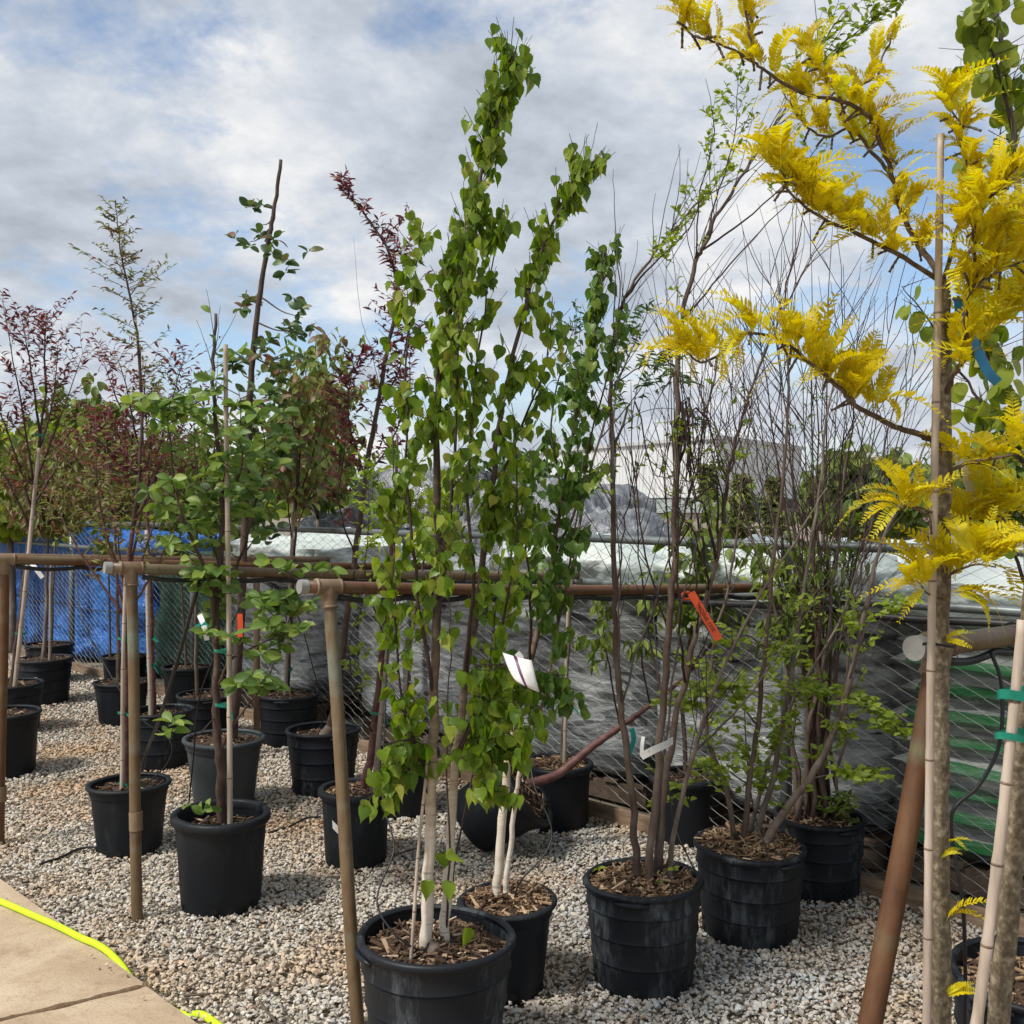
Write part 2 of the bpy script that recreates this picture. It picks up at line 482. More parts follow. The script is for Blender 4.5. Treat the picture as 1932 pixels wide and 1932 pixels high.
M['leaf_plum'] = mat_leaf('plum_leaf', [(0.0, (0.075, 0.018, 0.022)), (0.5, (0.125, 0.028, 0.032)), (0.8, (0.19, 0.045, 0.045)), (0.93, (0.30, 0.06, 0.05)), (1.0, (0.15, 0.12, 0.045))], 0.38, 0.4)
M['leaf_brown'] = mat_leaf('bronze_leaf', [(0.0, (0.13, 0.085, 0.04)), (0.18, (0.17, 0.10, 0.05)), (0.34, (0.15, 0.18, 0.045)), (0.75, (0.19, 0.22, 0.05)), (0.9, (0.20, 0.06, 0.045)), (1.0, (0.22, 0.25, 0.06))], 0.36, 0.45)
M['leaf_lime'] = mat_leaf('lime_leaf', [(0.0, (0.15, 0.215, 0.024)), (0.5, (0.225, 0.305, 0.03)), (1.0, (0.34, 0.40, 0.05))], 0.4, 0.45)
M['leaf_dark'] = mat_leaf('dark_green_leaf', [(0.0, (0.03, 0.07, 0.018)), (0.5, (0.055, 0.11, 0.026)), (1.0, (0.10, 0.17, 0.04))], 0.28, 0.45)
M['leaf_mid'] = mat_leaf('mid_green_leaf', [(0.0, (0.08, 0.125, 0.022)), (0.5, (0.13, 0.19, 0.03)), (1.0, (0.23, 0.28, 0.045))], 0.4, 0.5)
M['leaf_yellow'] = mat_leaf('golden_leaf', [(0.0, (0.46, 0.35, 0.005)), (0.4, (0.58, 0.47, 0.007)), (0.8, (0.66, 0.57, 0.012)), (0.94, (0.60, 0.57, 0.05)), (1.0, (0.42, 0.46, 0.05))], 0.42, 0.5, 0.2)
M['leaf_round'] = mat_leaf('round_leaf', [(0.0, (0.14, 0.20, 0.025)), (0.5, (0.21, 0.275, 0.032)), (1.0, (0.31, 0.34, 0.05))], 0.42, 0.45)
M['leaf_conifer'] = mat_leaf('conifer_spray', [(0.0, (0.07, 0.095, 0.02)), (0.5, (0.12, 0.145, 0.03)), (1.0, (0.18, 0.19, 0.045))], 0.2, 0.6)
M['blossom'] = mat_leaf('pink_blossom', [(0.0, (0.25, 0.10, 0.16)), (0.6, (0.36, 0.19, 0.26)), (1.0, (0.16, 0.18, 0.06))], 0.3, 0.5)
M['catkin'] = mat_noise('dark_flower_spike', [(0.3, (0.05, 0.045, 0.012)), (0.7, (0.13, 0.11, 0.02))], 60, 4, 0.8)

# ------------------------------------------------------------------ leaf shapes (unit length along +y, normal +z)
def leaf_template(outline, fold=0.12, curl=0.18, seed=0, zig=0.0):
    """outline: half outline (x,y) from base to tip; returns verts, faces"""
    rg = random.Random(seed)
    v = []; f = []
    n = len(outline)
    def zz(x, y):
        return fold * abs(x) * 1.6 - curl * y * y + rg.uniform(-zig, zig)
    mid = []
    for (x, y) in outline:
        mid.append(len(v)); v.append((0, y, -curl * y * y))
    L_ = []; R_ = []
    for (x, y) in outline:
        L_.append(len(v)); v.append((-x, y, zz(x, y)))
        R_.append(len(v)); v.append((x, y, zz(x, y)))
    for i in range(n - 1):
        f.append((mid[i], mid[i + 1], L_[i + 1], L_[i]))
        f.append((mid[i], R_[i], R_[i + 1], mid[i + 1]))
    return np.array(v, dtype=np.float32), f


def with_petiole(tpl, ln=0.35, w=0.012):
    v, f = tpl
    b = len(v)
    v2 = np.vstack([v, np.array([(-w, 0.03, 0.0), (w, 0.03, 0.0), (w, -ln, 0.03), (-w, -ln, 0.03)], dtype=np.float32)])
    v2[:, 1] += ln
    return v2, f + [(b, b + 1, b + 2, b + 3)]


BIRCH = [(0.02, 0.0), (0.25, -0.06), (0.42, 0.03), (0.43, 0.12), (0.50, 0.22), (0.46, 0.32), (0.47, 0.40), (0.38, 0.52), (0.37, 0.59), (0.24, 0.70), (0.21, 0.76), (0.08, 0.90), (0.0, 1.10)]
OVAL = [(0.02, 0.0), (0.17, 0.12), (0.28, 0.32), (0.31, 0.52), (0.25, 0.75), (0.13, 0.92), (0.0, 1.0)]
LANCE = [(0.01, 0.0), (0.10, 0.15), (0.165, 0.38), (0.15, 0.6), (0.08, 0.83), (0.0, 1.0)]
ROUND = [(0.06, -0.05), (0.30, -0.06), (0.48, 0.12), (0.53, 0.36), (0.47, 0.62), (0.33, 0.82), (0.16, 0.93), (0.0, 0.96)]
SMALLOV = [(0.02, 0.0), (0.22, 0.18), (0.27, 0.42), (0.19, 0.7), (0.0, 1.0)]
TPL = {
    'birch': [with_petiole(leaf_template(BIRCH, fo, cu, k, 0.02), 0.4) for k, (fo, cu) in enumerate([(0.16, 0.10), (0.28, 0.22), (0.05, 0.3), (0.34, 0.05), (0.2, -0.12), (0.45, 0.2)])],
    'oval': [with_petiole(leaf_template(OVAL, fo, cu, k, 0.012), 0.14) for k, (fo, cu) in enumerate([(0.2, 0.15), (0.34, 0.3), (0.12, 0.4), (0.45, 0.1)])],
    'lance': [leaf_template(LANCE, fo, cu, k, 0.01) for k, (fo, cu) in enumerate([(0.25, 0.25), (0.45, 0.45), (0.3, 0.1), (0.5, 0.6)])],
    'round': [with_petiole(leaf_template(ROUND, fo, cu, k, 0.012), 0.4) for k, (fo, cu) in enumerate([(0.1, 0.1), (0.2, 0.2), (0.02, 0.25), (0.25, -0.05)])],
    'small': [leaf_template(SMALLOV, fo, cu, k, 0.01) for k, (fo, cu) in enumerate([(0.25, 0.2), (0.4, 0.35), (0.15, 0.1)])],
}


def frond_template(seed, pairs=15, L=1.0, droop=0.35, open_=1.0):
    rg = random.Random(seed)
    V = []; F = []; RN = []
    def pos(s):
        return Vector((0.10 * math.sin(s * 2.2 + seed), s, 0.42 * s * (1 - s) * 1.2 - droop * s ** 2.4))
    # rachis
    n = 10
    for i in range(n + 1):
        s = i / n
        p = pos(s); w = 0.010 * (1 - 0.7 * s)
        V += [(p.x - w, p.y, p.z), (p.x + w, p.y, p.z)]
        if i:
            b = 2 * i
            F.append((b - 2, b - 1, b + 1, b))
    for i in range(pairs):
        s = 0.10 + 0.90 * (i / (pairs - 1))
        p = pos(s); d = (pos(min(s + 0.02, 1.0)) - pos(s - 0.02)).normalized()
        ll = (0.165 * (0.75 + 0.5 * math.sin(math.pi * min(1, s * 0.9 + 0.12)))) * open_ * rg.uniform(0.88, 1.12)
        if s > 0.85: ll *= 0.78
        ww = ll * 0.165
        for sd in (-1, 1):
            side = Vector((sd, 0, 0))
            up = Vector((0, 0, 1))
            a = R(48) + rg.uniform(-0.14, 0.14)
            dr = (d * math.cos(a) + side * math.sin(a) + up * (0.34 + rg.uniform(-0.16, 0.16))).normalized()
            wv = d * math.sin(a) - side * math.cos(a)
            wv = (wv + up * rg.uniform(-.3, .3)).normalized()
            b = len(V)
            RN.append((b, rg.uniform(0, 0.4)))
            for (l, w) in ((0, 0.25), (0.35, 1.0), (0.72, 0.85), (1.0, 0.08)):
                q = p + dr * (ll * l) + Vector((0, 0, -0.05 * l * l * ll))
                V.append(tuple(q - wv * ww * w)); V.append(tuple(q + wv * ww * w))
            for k in range(3):
                F.append((b + 2 * k, b + 2 * k + 1, b + 2 * k + 3, b + 2 * k + 2))
    rn = np.zeros(len(V), dtype=np.float32)
    for (b, x) in RN: rn[b:b + 8] = x
    FROND_RND[seed] = rn
    return np.array(V, dtype=np.float32), F


FROND_RND = {}
TPL['frond'] = [frond_template(k, p, 1.0, d, o) for k, (p, d, o) in enumerate([(17, .30, 1.0), (18, .55, .95), (16, .15, .9), (19, .45, 1.05), (15, .65, .85), (17, .05, .7)])]
LEAFMESH = {}


def leaf_mesh(kind, k, mat):
    key = (kind, k, mat.name)
    if key not in LEAFMESH:
        v, f = TPL[kind][k]
        me = bpy.data.meshes.new(kind + '_leaf')
        me.from_pydata(v.tolist(), [], f)
        me.polygons.foreach_set('use_smooth', [True] * len(me.polygons))
        me.materials.append(mat)
        me.update()
        if kind == 'frond':
            at = me.attributes.new('rnd', 'FLOAT', 'POINT'); at.data.foreach_set('value', FROND_RND[k])
        LEAFMESH[key] = me
    return LEAFMESH[key]


def rot_from(d, nrm):
    y = d.normalized()
    z = nrm - y * nrm.dot(y)
    if z.length < 1e-4: z = y.orthogonal()
    z.normalize()
    x = y.cross(z)
    return Matrix((x, y, z)).transposed()


def joined_leaves(name, kind, items, mat, parent, org, seed=0):
    """items: (pos, rot3x3, size). one mesh with a random value per leaf"""
    rg = np.random.RandomState(seed + 11)
    tp = TPL[kind]
    vs = []; fl = []; ft = []; rn = []
    off = 0
    groups = {}
    for i, it in enumerate(items):
        groups.setdefault(rg.randint(len(tp)), []).append(it)
    for k, its in groups.items():
        v, f = tp[k]
        Rm = np.array([[list(r) for r in it[1]] for it in its], dtype=np.float32)
        sz = np.array([it[2] for it in its], dtype=np.float32)
        ps = np.array([tuple(it[0] - org) for it in its], dtype=np.float32)
        X = np.einsum('nij,vj->nvi', Rm, v) * sz[:, None, None] + ps[:, None, :]
        n = len(its); nv = len(v)
        vs.append(X.reshape(-1, 3))
        rn.append(np.repeat(rg.rand(n).astype(np.float32), nv))
        fa = np.array([i for q in f for i in q], dtype=np.int32)
        tot = np.array([len(q) for q in f], dtype=np.int32)
        allf = (fa[None, :] + (np.arange(n) * nv)[:, None] + off).reshape(-1)
        fl.append(allf); ft.append(np.tile(tot, n))
        off += n * nv
    if not vs: return None
    V = np.concatenate(vs); FL = np.concatenate(fl); FT = np.concatenate(ft); RN = np.concatenate(rn)
    me = bpy.data.meshes.new(name)
    me.vertices.add(len(V)); me.vertices.foreach_set('co', V.ravel())
    me.loops.add(len(FL)); me.loops.foreach_set('vertex_index', FL)
    me.polygons.add(len(FT))
    st = np.concatenate([[0], np.cumsum(FT)[:-1]]).astype(np.int32)
    me.polygons.foreach_set('loop_start', st)
    me.polygons.foreach_set('use_smooth', np.ones(len(FT), dtype=bool))
    me.update(calc_edges=True); me.validate()
    at = me.attributes.new('rnd', 'FLOAT', 'POINT'); at.data.foreach_set('value', RN)
    me.materials.append(mat)
    o = bpy.data.objects.new(name, me); COL.objects.link(o)
    if parent: o.parent = parent
    return tag(o, kind='stuff')


# ------------------------------------------------------------------ ground
def build_ground():
    m, t, b, out = new_mat('ground_soil')
    f = tex(t, 6, 8, 0.65, 'Object')
    t.links.new(ramp(t, f, [(0.3, (0.13, 0.10, 0.07)), (0.55, (0.24, 0.20, 0.15)), (0.75, (0.34, 0.29, 0.23))]), b.inputs['Base Color'])
    b.inputs['Roughness'].default_value = 0.95
    bump(t, b, tex(t, 60, 6, 0.7), 0.8, 0.02)
    g = Geo()
    S = 1500
    g.v = [Vector((-S, -S, -0.012)), Vector((S, -S, -0.012)), Vector((S, S, -0.012)), Vector((-S, S, -0.012))]
    g.f = [(0, 1, 2, 3)]
    tag(g.build('ground', m, smooth=False), kind='structure')
    # concrete slab, two bays with a joint between
    mc, t, b, out = new_mat('tan_concrete')
    f = tex(t, 1.6, 8, 0.62, 'Object')
    c = ramp(t, f, [(0.3, (0.40, 0.30, 0.20)), (0.5, (0.50, 0.39, 0.27)), (0.7, (0.57, 0.46, 0.335))])
    sp = ramp(t, tex(t, 130, 3, 0.5), [(0.33, (0.62, 0.6, 0.57)), (0.45, (1, 1, 1))])
    st = ramp(t, tex(t, 11, 6, 0.7, 'Object'), [(0.30, (0.72, 0.66, 0.6)), (0.48, (1, 1, 1))])
    def mul(a, bb, k):
        mm = t.nodes.new('ShaderNodeMix'); mm.data_type = 'RGBA'; mm.blend_type = 'MULTIPLY'; mm.inputs[0].default_value = k
        t.links.new(a, mm.inputs[6]); t.links.new(bb, mm.inputs[7]); return mm.outputs[2]
    st2 = ramp(t, tex(t, 2.6, 9, 0.72, 'Object', dist=0.8), [(0.38, (0.66, 0.58, 0.5)), (0.55, (1, 1, 1))])
    t.links.new(mul(mul(mul(c, sp, 0.8), st, 0.8), st2, 0.55), b.inputs['Base Color'])
    b.inputs['Roughness'].default_value = 0.85
    bump(t, b, tex(t, 90, 6, 0.7), 0.35, 0.004)
    EDGE = 1.515
    j0 = Vector((-1.158, 3.365)); jd = Vector((-0.84, -0.54)).normalized()
    # wobbly joint line from the edge to far outside
    rg = random.Random(4)
    js = [j0 + jd * s + Vector((jd.y, -jd.x)) * (rg.uniform(-1, 1) * 0.006 if 0 < s < 6 else 0) for s in [0] + [0.06 * k for k in range(1, 30)] + [6.0]]
    e1 = NT(EDGE, -14); e2 = NT(EDGE, 4)
    # snap joint start to edge line x+y = EDGE*sqrt2
    sft = (EDGE * math.sqrt(2) - (js[0].x + js[0].y)) / (jd.x + jd.y)
    js[0] = js[0] + jd * sft
    jn = Vector((-jd.y, jd.x))
    def slab(name, side):
        hw = 0.008
        line = [p + jn * hw * side for p in js]
        line[0] = line[0]
        if side < 0:   # upper-left bay
            poly = line + [Vector((-12, -1.0)), Vector((-14, 10)), Vector((e1.x, e1.y))]
        else:
            poly = line + [Vector((-4, -6)), Vector((3, -6)), Vector((e2.x, e2.y))]
        bm = bmesh.new()
        vt = [bm.verts.new((p[0], p[1], 0.03)) for p in poly]
        fc = bm.faces.new(vt)
        r = bmesh.ops.extrude_face_region(bm, geom=[fc])
        for q in [x for x in r['geom'] if isinstance(x, bmesh.types.BMVert)]:
            q.co.z = -0.10
        bmesh.ops.recalc_face_normals(bm, faces=bm.faces)
        me = bpy.data.meshes.new(name); bm.to_mesh(me); bm.free()
        me.materials.append(mc)
        o = bpy.data.objects.new(name, me); COL.objects.link(o)
        tag(o, kind='structure')
    # which side is the upper-left bay
    s = 1 if (Vector((-3, 4)) - j0).dot(jn) > 0 else -1
    def bay(side, name):
        nonlocal_s = side
        return
    for side, far in ((s, 'a'), (-s, 'b')):
        hw = 0.008
        line = [p + jn * hw * side for p in js]
        if far == 'a':
            poly = line + [Vector((-14, 0.0)), Vector((-14, 10)), Vector((e1.x, e1.y))]
        else:
            poly = line + [Vector((-5, -6)), Vector((3, -6)), Vector((e2.x, e2.y))]
        bm = bmesh.new()
        vt = [bm.verts.new((p[0], p[1], 0.03)) for p in poly]
        fc = bm.faces.new(vt)
        r = bmesh.ops.extrude_face_region(bm, geom=[fc])
        for q in [x for x in r['geom'] if isinstance(x, bmesh.types.BMVert)]:
            q.co.z = -0.10
        bmesh.ops.recalc_face_normals(bm, faces=bm.faces)
        me = bpy.data.meshes.new('pavement'); bm.to_mesh(me); bm.free()
        me.materials.append(mc)
        o = bpy.data.objects.new('pavement', me); COL.objects.link(o)
        tag(o, kind='structure')
    # dirt packed in the joint
    md = mat_noise('joint_dirt', [(0.3, (0.10, 0.062, 0.035)), (0.7, (0.20, 0.13, 0.075))], 60, 5, 0.95, bmp=0.6)
    g = Geo()
    rg = random.Random(2)
    pts = curve([Vector((p.x, p.y, 0.025)) for p in js[:-1]], 3)
    g.tube(pts, [0.012 + rg.uniform(-.003, .004) for _ in pts], 6)
    o = g.build('joint_filler', md)
    tag(o, kind='structure')


build_ground()


def build_gravel():
    rocks = bpy.data.collections.new('rock_shapes')
    m, t, b, out = new_mat('crushed_limestone')
    oi = t.nodes.new('ShaderNodeObjectInfo')
    base = ramp(t, oi.outputs['Random'], [(0.0, (0.30, 0.26, 0.21)), (0.2, (0.43, 0.385, 0.32)), (0.45, (0.55, 0.49, 0.40)), (0.62, (0.60, 0.51, 0.39)), (0.8, (0.44, 0.43, 0.41)), (0.93, (0.68, 0.65, 0.59)), (1.0, (0.40, 0.24, 0.14))])
    geo = t.nodes.new('ShaderNodeNewGeometry')
    n = t.nodes.new('ShaderNodeTexNoise'); n.inputs['Scale'].default_value = 1.1; n.inputs['Detail'].default_value = 4
    t.links.new(geo.outputs['Position'], n.inputs['Vector'])
    pf = ramp(t, n.outputs[0], [(0.47, (0, 0, 0)), (0.62, (1, 1, 1))])
    pm = t.nodes.new('ShaderNodeMath'); pm.operation = 'MULTIPLY'; pm.inputs[1].default_value = 0.6
    t.links.new(pf, pm.inputs[0])
    mm = t.nodes.new('ShaderNodeMix'); mm.data_type = 'RGBA'; mm.blend_type = 'MULTIPLY'
    t.links.new(pm.outputs[0], mm.inputs[0]); t.links.new(base, mm.inputs[6]); mm.inputs[7].default_value = (1.0, 0.70, 0.42, 1)
    # cooler grey towards the right of the yard
    sx = t.nodes.new('ShaderNodeSeparateXYZ'); t.links.new(geo.outputs['Position'], sx.inputs[0])
    mr = t.nodes.new('ShaderNodeMapRange'); mr.inputs[1].default_value = -0.9; mr.inputs[2].default_value = 0.7
    t.links.new(sx.outputs[0], mr.inputs[0])
    mg = t.nodes.new('ShaderNodeMix'); mg.data_type = 'RGBA'; mg.blend_type = 'MULTIPLY'
    t.links.new(mr.outputs[0], mg.inputs[0]); t.links.new(mm.outputs[2], mg.inputs[6]); mg.inputs[7].default_value = (0.84, 0.905, 1.0, 1)
    fine = ramp(t, tex(t, 3.0, 4, 0.6), [(0.3, (0.75, 0.75, 0.75)), (0.7, (1.15, 1.15, 1.15))])
    m3 = t.nodes.new('ShaderNodeMix'); m3.data_type = 'RGBA'; m3.blend_type = 'MULTIPLY'; m3.inputs[0].default_value = 0.7
    t.links.new(mg.outputs[2], m3.inputs[6]); t.links.new(fine, m3.inputs[7])
    t.links.new(m3.outputs[2], b.inputs['Base Color'])
    b.inputs['Roughness'].default_value = 0.85
    b.inputs['Specular IOR Level'].default_value = 0.3
    NR = 14
    for k in range(NR):
        rg = random.Random(k)
        bm = bmesh.new()
        for i in range(15):
            a = Vector((rg.gauss(0, 1), rg.gauss(0, 1), rg.gauss(0, 1))).normalized()
            s = rg.uniform(0.8, 1.0)
            bm.verts.new((a.x * s, a.y * s * rg.uniform(0.62, 0.85), a.z * s * 0.52))
        r = bmesh.ops.convex_hull(bm, input=bm.verts)
        for vv in [x for x in bm.verts if not x.link_faces]: bm.verts.remove(vv)
        me = bpy.data.meshes.new('gravel_stone'); bm.to_mesh(me); bm.free()
        me.materials.append(m)
        o = bpy.data.objects.new('gravel_stone', me)
        rocks.objects.link(o)
    rg = np.random.RandomState(5)
    pts = []; sc = []
    def add(nmin, nmax, tmin, tmax, dens, smin, smax, z0=0.0, cond=None):
        N = int((nmax - nmin) * (tmax - tmin) * dens)
        n = rg.uniform(nmin, nmax, N); tt = rg.uniform(tmin, tmax, N)
        x = (n + tt) / math.sqrt(2); y = (n - tt) / math.sqrt(2)
        k = (np.abs(x) < 0.66 * y + 0.25) & (y > 1.7)
        if cond is not None: k &= cond(x, y)
        x, y = x[k], y[k]
        z = rg.uniform(-0.004, 0.012, len(x)) + z0
        pts.append(np.stack([x, y, z], 1)); sc.append(rg.uniform(smin, smax, len(x)) ** 1.0)
    NE = 1.545
    add(NE, 4.02, -14, 1.2, 5600, 0.0065, 0.0135, 0, lambda x, y: y < 5.0)
    add(NE, 4.02, -14, 1.2, 3000, 0.0085, 0.015, 0, lambda x, y: (y >= 5.0) & (y < 7.5))
    add(NE, 4.05, -14, 1.2, 1700, 0.011, 0.018, 0, lambda x, y: y >= 7.5)
    add(NE, 4.02, -14, 1.2, 250, 0.013, 0.02, 0.003, lambda x, y: y < 7)
    # a few strays on the slab edge
    add(1.45, 1.54, -6, 1.2, 160, 0.004, 0.009, 0.036)
    PT = np.concatenate(pts); S = np.concatenate(sc)
    N = len(PT)
    me = bpy.data.meshes.new('gravel_bed')
    me.vertices.add(N); me.vertices.foreach_set('co', PT.astype(np.float32).ravel())
    a = me.attributes.new('scl', 'FLOAT', 'POINT'); a.data.foreach_set('value', S.astype(np.float32))
    rot = np.stack([rg.normal(0, 0.45, N), rg.normal(0, 0.45, N), rg.uniform(0, 6.28, N)], 1).astype(np.float32)
    a = me.attributes.new('rot', 'FLOAT_VECTOR', 'POINT'); a.data.foreach_set('vector', rot.ravel())
    a = me.attributes.new('idx', 'INT', 'POINT'); a.data.foreach_set('value', rg.randint(0, NR, N).astype(np.int32))
    me.update()
    me.materials.append(m)
    o = bpy.data.objects.new('gravel_bed', me); COL.objects.link(o)
    tag(o, 'pale crushed limestone gravel covering the nursery yard', 'gravel', kind='stuff')
    gn = bpy.data.node_groups.new('scatter_gravel', 'GeometryNodeTree')
    gn.interface.new_socket('Geometry', in_out='INPUT', socket_type='NodeSocketGeometry')
    gn.interface.new_socket('Geometry', in_out='OUTPUT', socket_type='NodeSocketGeometry')
    gi = gn.nodes.new('NodeGroupInput'); go = gn.nodes.new('NodeGroupOutput')
    iop = gn.nodes.new('GeometryNodeInstanceOnPoints')
    ci = gn.nodes.new('GeometryNodeCollectionInfo'); ci.inputs[0].default_value = rocks
    ci.inputs['Separate Children'].default_value = True; ci.inputs['Reset Children'].default_value = True
    def na(name, typ):
        x = gn.nodes.new('GeometryNodeInputNamedAttribute'); x.data_type = typ; x.inputs[0].default_value = name
        return [s for s in x.outputs if s.enabled][0]
    gn.links.new(gi.outputs[0], iop.inputs['Points'])
    gn.links.new(ci.outputs[0], iop.inputs['Instance'])
    iop.inputs['Pick Instance'].default_value = True
    gn.links.new(na('idx', 'INT'), iop.inputs['Instance Index'])
    gn.links.new(na('rot', 'FLOAT_VECTOR'), iop.inputs['Rotation'])
    gn.links.new(na('scl', 'FLOAT'), iop.inputs['Scale'])
    gn.links.new(iop.outputs[0], go.inputs[0])
    md = o.modifiers.new('scatter', 'NODES'); md.node_group = gn
    print('gravel stones', N)


build_gravel()

# ------------------------------------------------------------------ fence
FN = 4.03


def build_fence():
    org = NT(FN, -5, 0)
    root = empty('chain_link_fence', org, 'grey chain link fence with pipe rails along the back of the gravel yard', 'fence')
    T0, T1 = -14.0, 1.0
    TOP = 1.44
    # woven wire
    g = Geo()
    pitch = 0.056; half = pitch / 2
    k = 0; t = T0
    V = []; F = []
    r = 0.0017
    nst = int((T1 - T0) / half)
    rows = int((TOP - 0.02) / half)
    for s in range(int((T1 - T0) / pitch)):
        tc = T0 + s * pitch
        base = len(V)
        for i in range(rows + 1):
            tt = tc + (half if (i + s) % 2 else -half) * 1.04
            nn = FN + (0.003 if (s % 2) else -0.003)
            c = NT(nn, tt, 0.02 + i * half)
            e = Vector((1, -1, 0)) / math.sqrt(2); n_ = Vector((1, 1, 0)) / math.sqrt(2)
            for a in (0, 2.094, 4.188):
                V.append(c + e * math.cos(a) * r + n_ * math.sin(a) * r)
        for i in range(rows):
            for q in range(3):
                q2 = (q + 1) % 3
                F.append((base + i * 3 + q, base + i * 3 + q2, base + i * 3 + 3 + q2, base + i * 3 + 3 + q))
    g.v = V; g.f = F
    tag(g.build('wire_mesh', M['wire'], root, False, org), kind='stuff')
    # little twisted tips above the rail come with the zigzag; rails
    for z, r_, nm in ((1.425, 0.021, 'top_rail'), (1.20, 0.019, 'middle_rail')):
        g = Geo().tube([NT(FN - 0.028 if z > 1.3 else FN - 0.026, T0 + (T1 - T0) * i / 30, z + 0.004 * math.sin(i * 1.3)) for i in range(31)], r_, 12)
        g.build(nm, M['galv'], root, True, org)
    for t_ in (-12.9, -10.2, -7.75, -5.0, -2.35, 0.3):
        g = Geo().tube([NT(FN + 0.04, t_, -0.05), NT(FN + 0.04, t_, 1.45)], 0.026, 12)
        g.tube([NT(FN + 0.04, t_, 1.45), NT(FN + 0.04, t_, 1.47)], [0.03, 0.012], 12)
        g.build('post', M['galv'], root, True, org)
    # timber board at the foot
    t = T0
    rg = random.Random(3)
    while t < T1:
        L_ = 2.38
        Mx = Matrix.Rotation(R(-45), 3, 'Z')
        g = Geo().box(NT(FN - 0.035, t + L_ / 2, 0.035 + rg.uniform(-0.008, .008)), (L_, 0.03, 0.085), Mx)
        g.build('base_board', M['timber'], root, False, org)
        t += 2.4


build_fence()

# ------------------------------------------------------------------ pallets behind the fence
def mat_bag(name, base, stripe, dark):
    m, t, b, out = new_mat(name)
    tc = t.nodes.new('ShaderNodeTexCoord')
    sp = t.nodes.new('ShaderNodeSeparateXYZ'); t.links.new(tc.outputs['Object'], sp.inputs[0])
    n = tex(t, 9, 5, 0.6, 'Object', (1, 1, 3))
    col = ramp(t, n, [(0.3, dark), (0.6, base), (0.85, tuple(min(1, c * 1.3) for c in base))])
    if stripe:
        az = t.nodes.new('ShaderNodeMath'); az.operation = 'ABSOLUTE'; t.links.new(sp.outputs[2], az.inputs[0])
        lt = t.nodes.new('ShaderNodeMath'); lt.operation = 'LESS_THAN'; lt.inputs[1].default_value = 0.03
        t.links.new(az.outputs[0], lt.inputs[0])
        ax = t.nodes.new('ShaderNodeMath'); ax.operation = 'ABSOLUTE'; t.links.new(sp.outputs[0], ax.inputs[0])
        lx = t.nodes.new('ShaderNodeMath'); lx.operation = 'LESS_THAN'; lx.inputs[1].default_value = 0.24
        t.links.new(ax.outputs[0], lx.inputs[0])
        mu = t.nodes.new('ShaderNodeMath'); mu.operation = 'MULTIPLY'; t.links.new(lt.outputs[0], mu.inputs[0]); t.links.new(lx.outputs[0], mu.inputs[1])
        col = mixc(t, mu.outputs[0], col, stripe)
    t.links.new(col, b.inputs['Base Color'])
    b.inputs['Roughness'].default_value = 0.32
    b.inputs['Specular IOR Level'].default_value = 0.5
    bump(t, b, tex(t, 14, 4, 0.6, 'Object', (1, 1, 2.5)), 0.5, 0.02)
    return m


def mat_film(name, tint, lo, hi, rough=0.14, stretch=(1, 1, 5)):
    m, t, b, out = new_mat(name)
    n = tex(t, 2.4, 7, 0.62, 'Object', stretch, 0.6)
    b.inputs['Base Color'].default_value = (*tint, 1)
    b.inputs['Roughness'].default_value = rough
    b.inputs['Specular IOR Level'].default_value = 0.7
    tr = t.nodes.new('ShaderNodeBsdfTransparent')
    mx = t.nodes.new('ShaderNodeMixShader')
    t.links.new(ramp(t, n, [(0.36, (lo,) * 3), (0.66, (hi,) * 3)]), mx.inputs[0])
    t.links.new(tr.outputs[0], mx.inputs[1]); t.links.new(b.outputs[0], mx.inputs[2])
    t.links.new(mx.outputs[0], out.inputs[0])
    bump(t, b, n, 1.0, 0.05)
    return m


M['bag_grey'] = mat_bag('grey_soil_bag', (0.055, 0.06, 0.062), None, (0.02, 0.022, 0.025))
M['bag_green'] = mat_bag('white_bag_green_band', (0.42, 0.44, 0.42), (0.006, 0.13, 0.03), (0.20, 0.21, 0.205))
M['bag_pale'] = mat_bag('pale_bag', (0.30, 0.32, 0.31), None, (0.12, 0.13, 0.13))
M['film'] = mat_film('stretch_film', (0.58, 0.61, 0.61), 0.03, 0.78)
M['film_light'] = mat_film('stretch_film_light', (0.55, 0.58, 0.57), 0.0, 0.22, 0.15)
M['top_white'] = mat_noise('white_cover_sheet', [(0.3, (0.36, 0.43, 0.405)), (0.55, (0.52, 0.575, 0.55)), (0.75, (0.66, 0.69, 0.675))], 2.2, 5, 0.35, (1, 1, 2), spec=0.5, bmp=0.6, bscale=7, bdist=0.05)
M['grey_sheet'] = mat_noise('grey_plastic_sheet', [(0.3, (0.06, 0.063, 0.07)), (0.5, (0.16, 0.168, 0.18)), (0.7, (0.36, 0.375, 0.39))], 5, 8, 0.22, (1, 1, 0.6), spec=0.7, bmp=0.9, bscale=11, bdist=0.06)
M['black_sheet'] = mat_noise('black_plastic_sheet', [(0.3, (0.010, 0.010, 0.012)), (0.7, (0.03, 0.03, 0.035))], 4, 6, 0.3, spec=0.6, bmp=0.8, bscale=7, bdist=0.06)
M['blue_tarp'] = mat_noise('blue_tarp', [(0.3, (0.006, 0.075, 0.30)), (0.55, (0.012, 0.13, 0.46)), (0.75, (0.04, 0.23, 0.62))], 3, 6, 0.38, (1, 1, 1.5), spec=0.5, bmp=0.9, bscale=5, bdist=0.08)
M['green_tarp'] = mat_noise('green_netting', [(0.35, (0.004, 0.028, 0.018)), (0.6, (0.008, 0.055, 0.034)), (0.8, (0.02, 0.09, 0.06))], 5, 6, 0.6, (1, 1, 6), bmp=0.6, bscale=14)

BAGM = {}


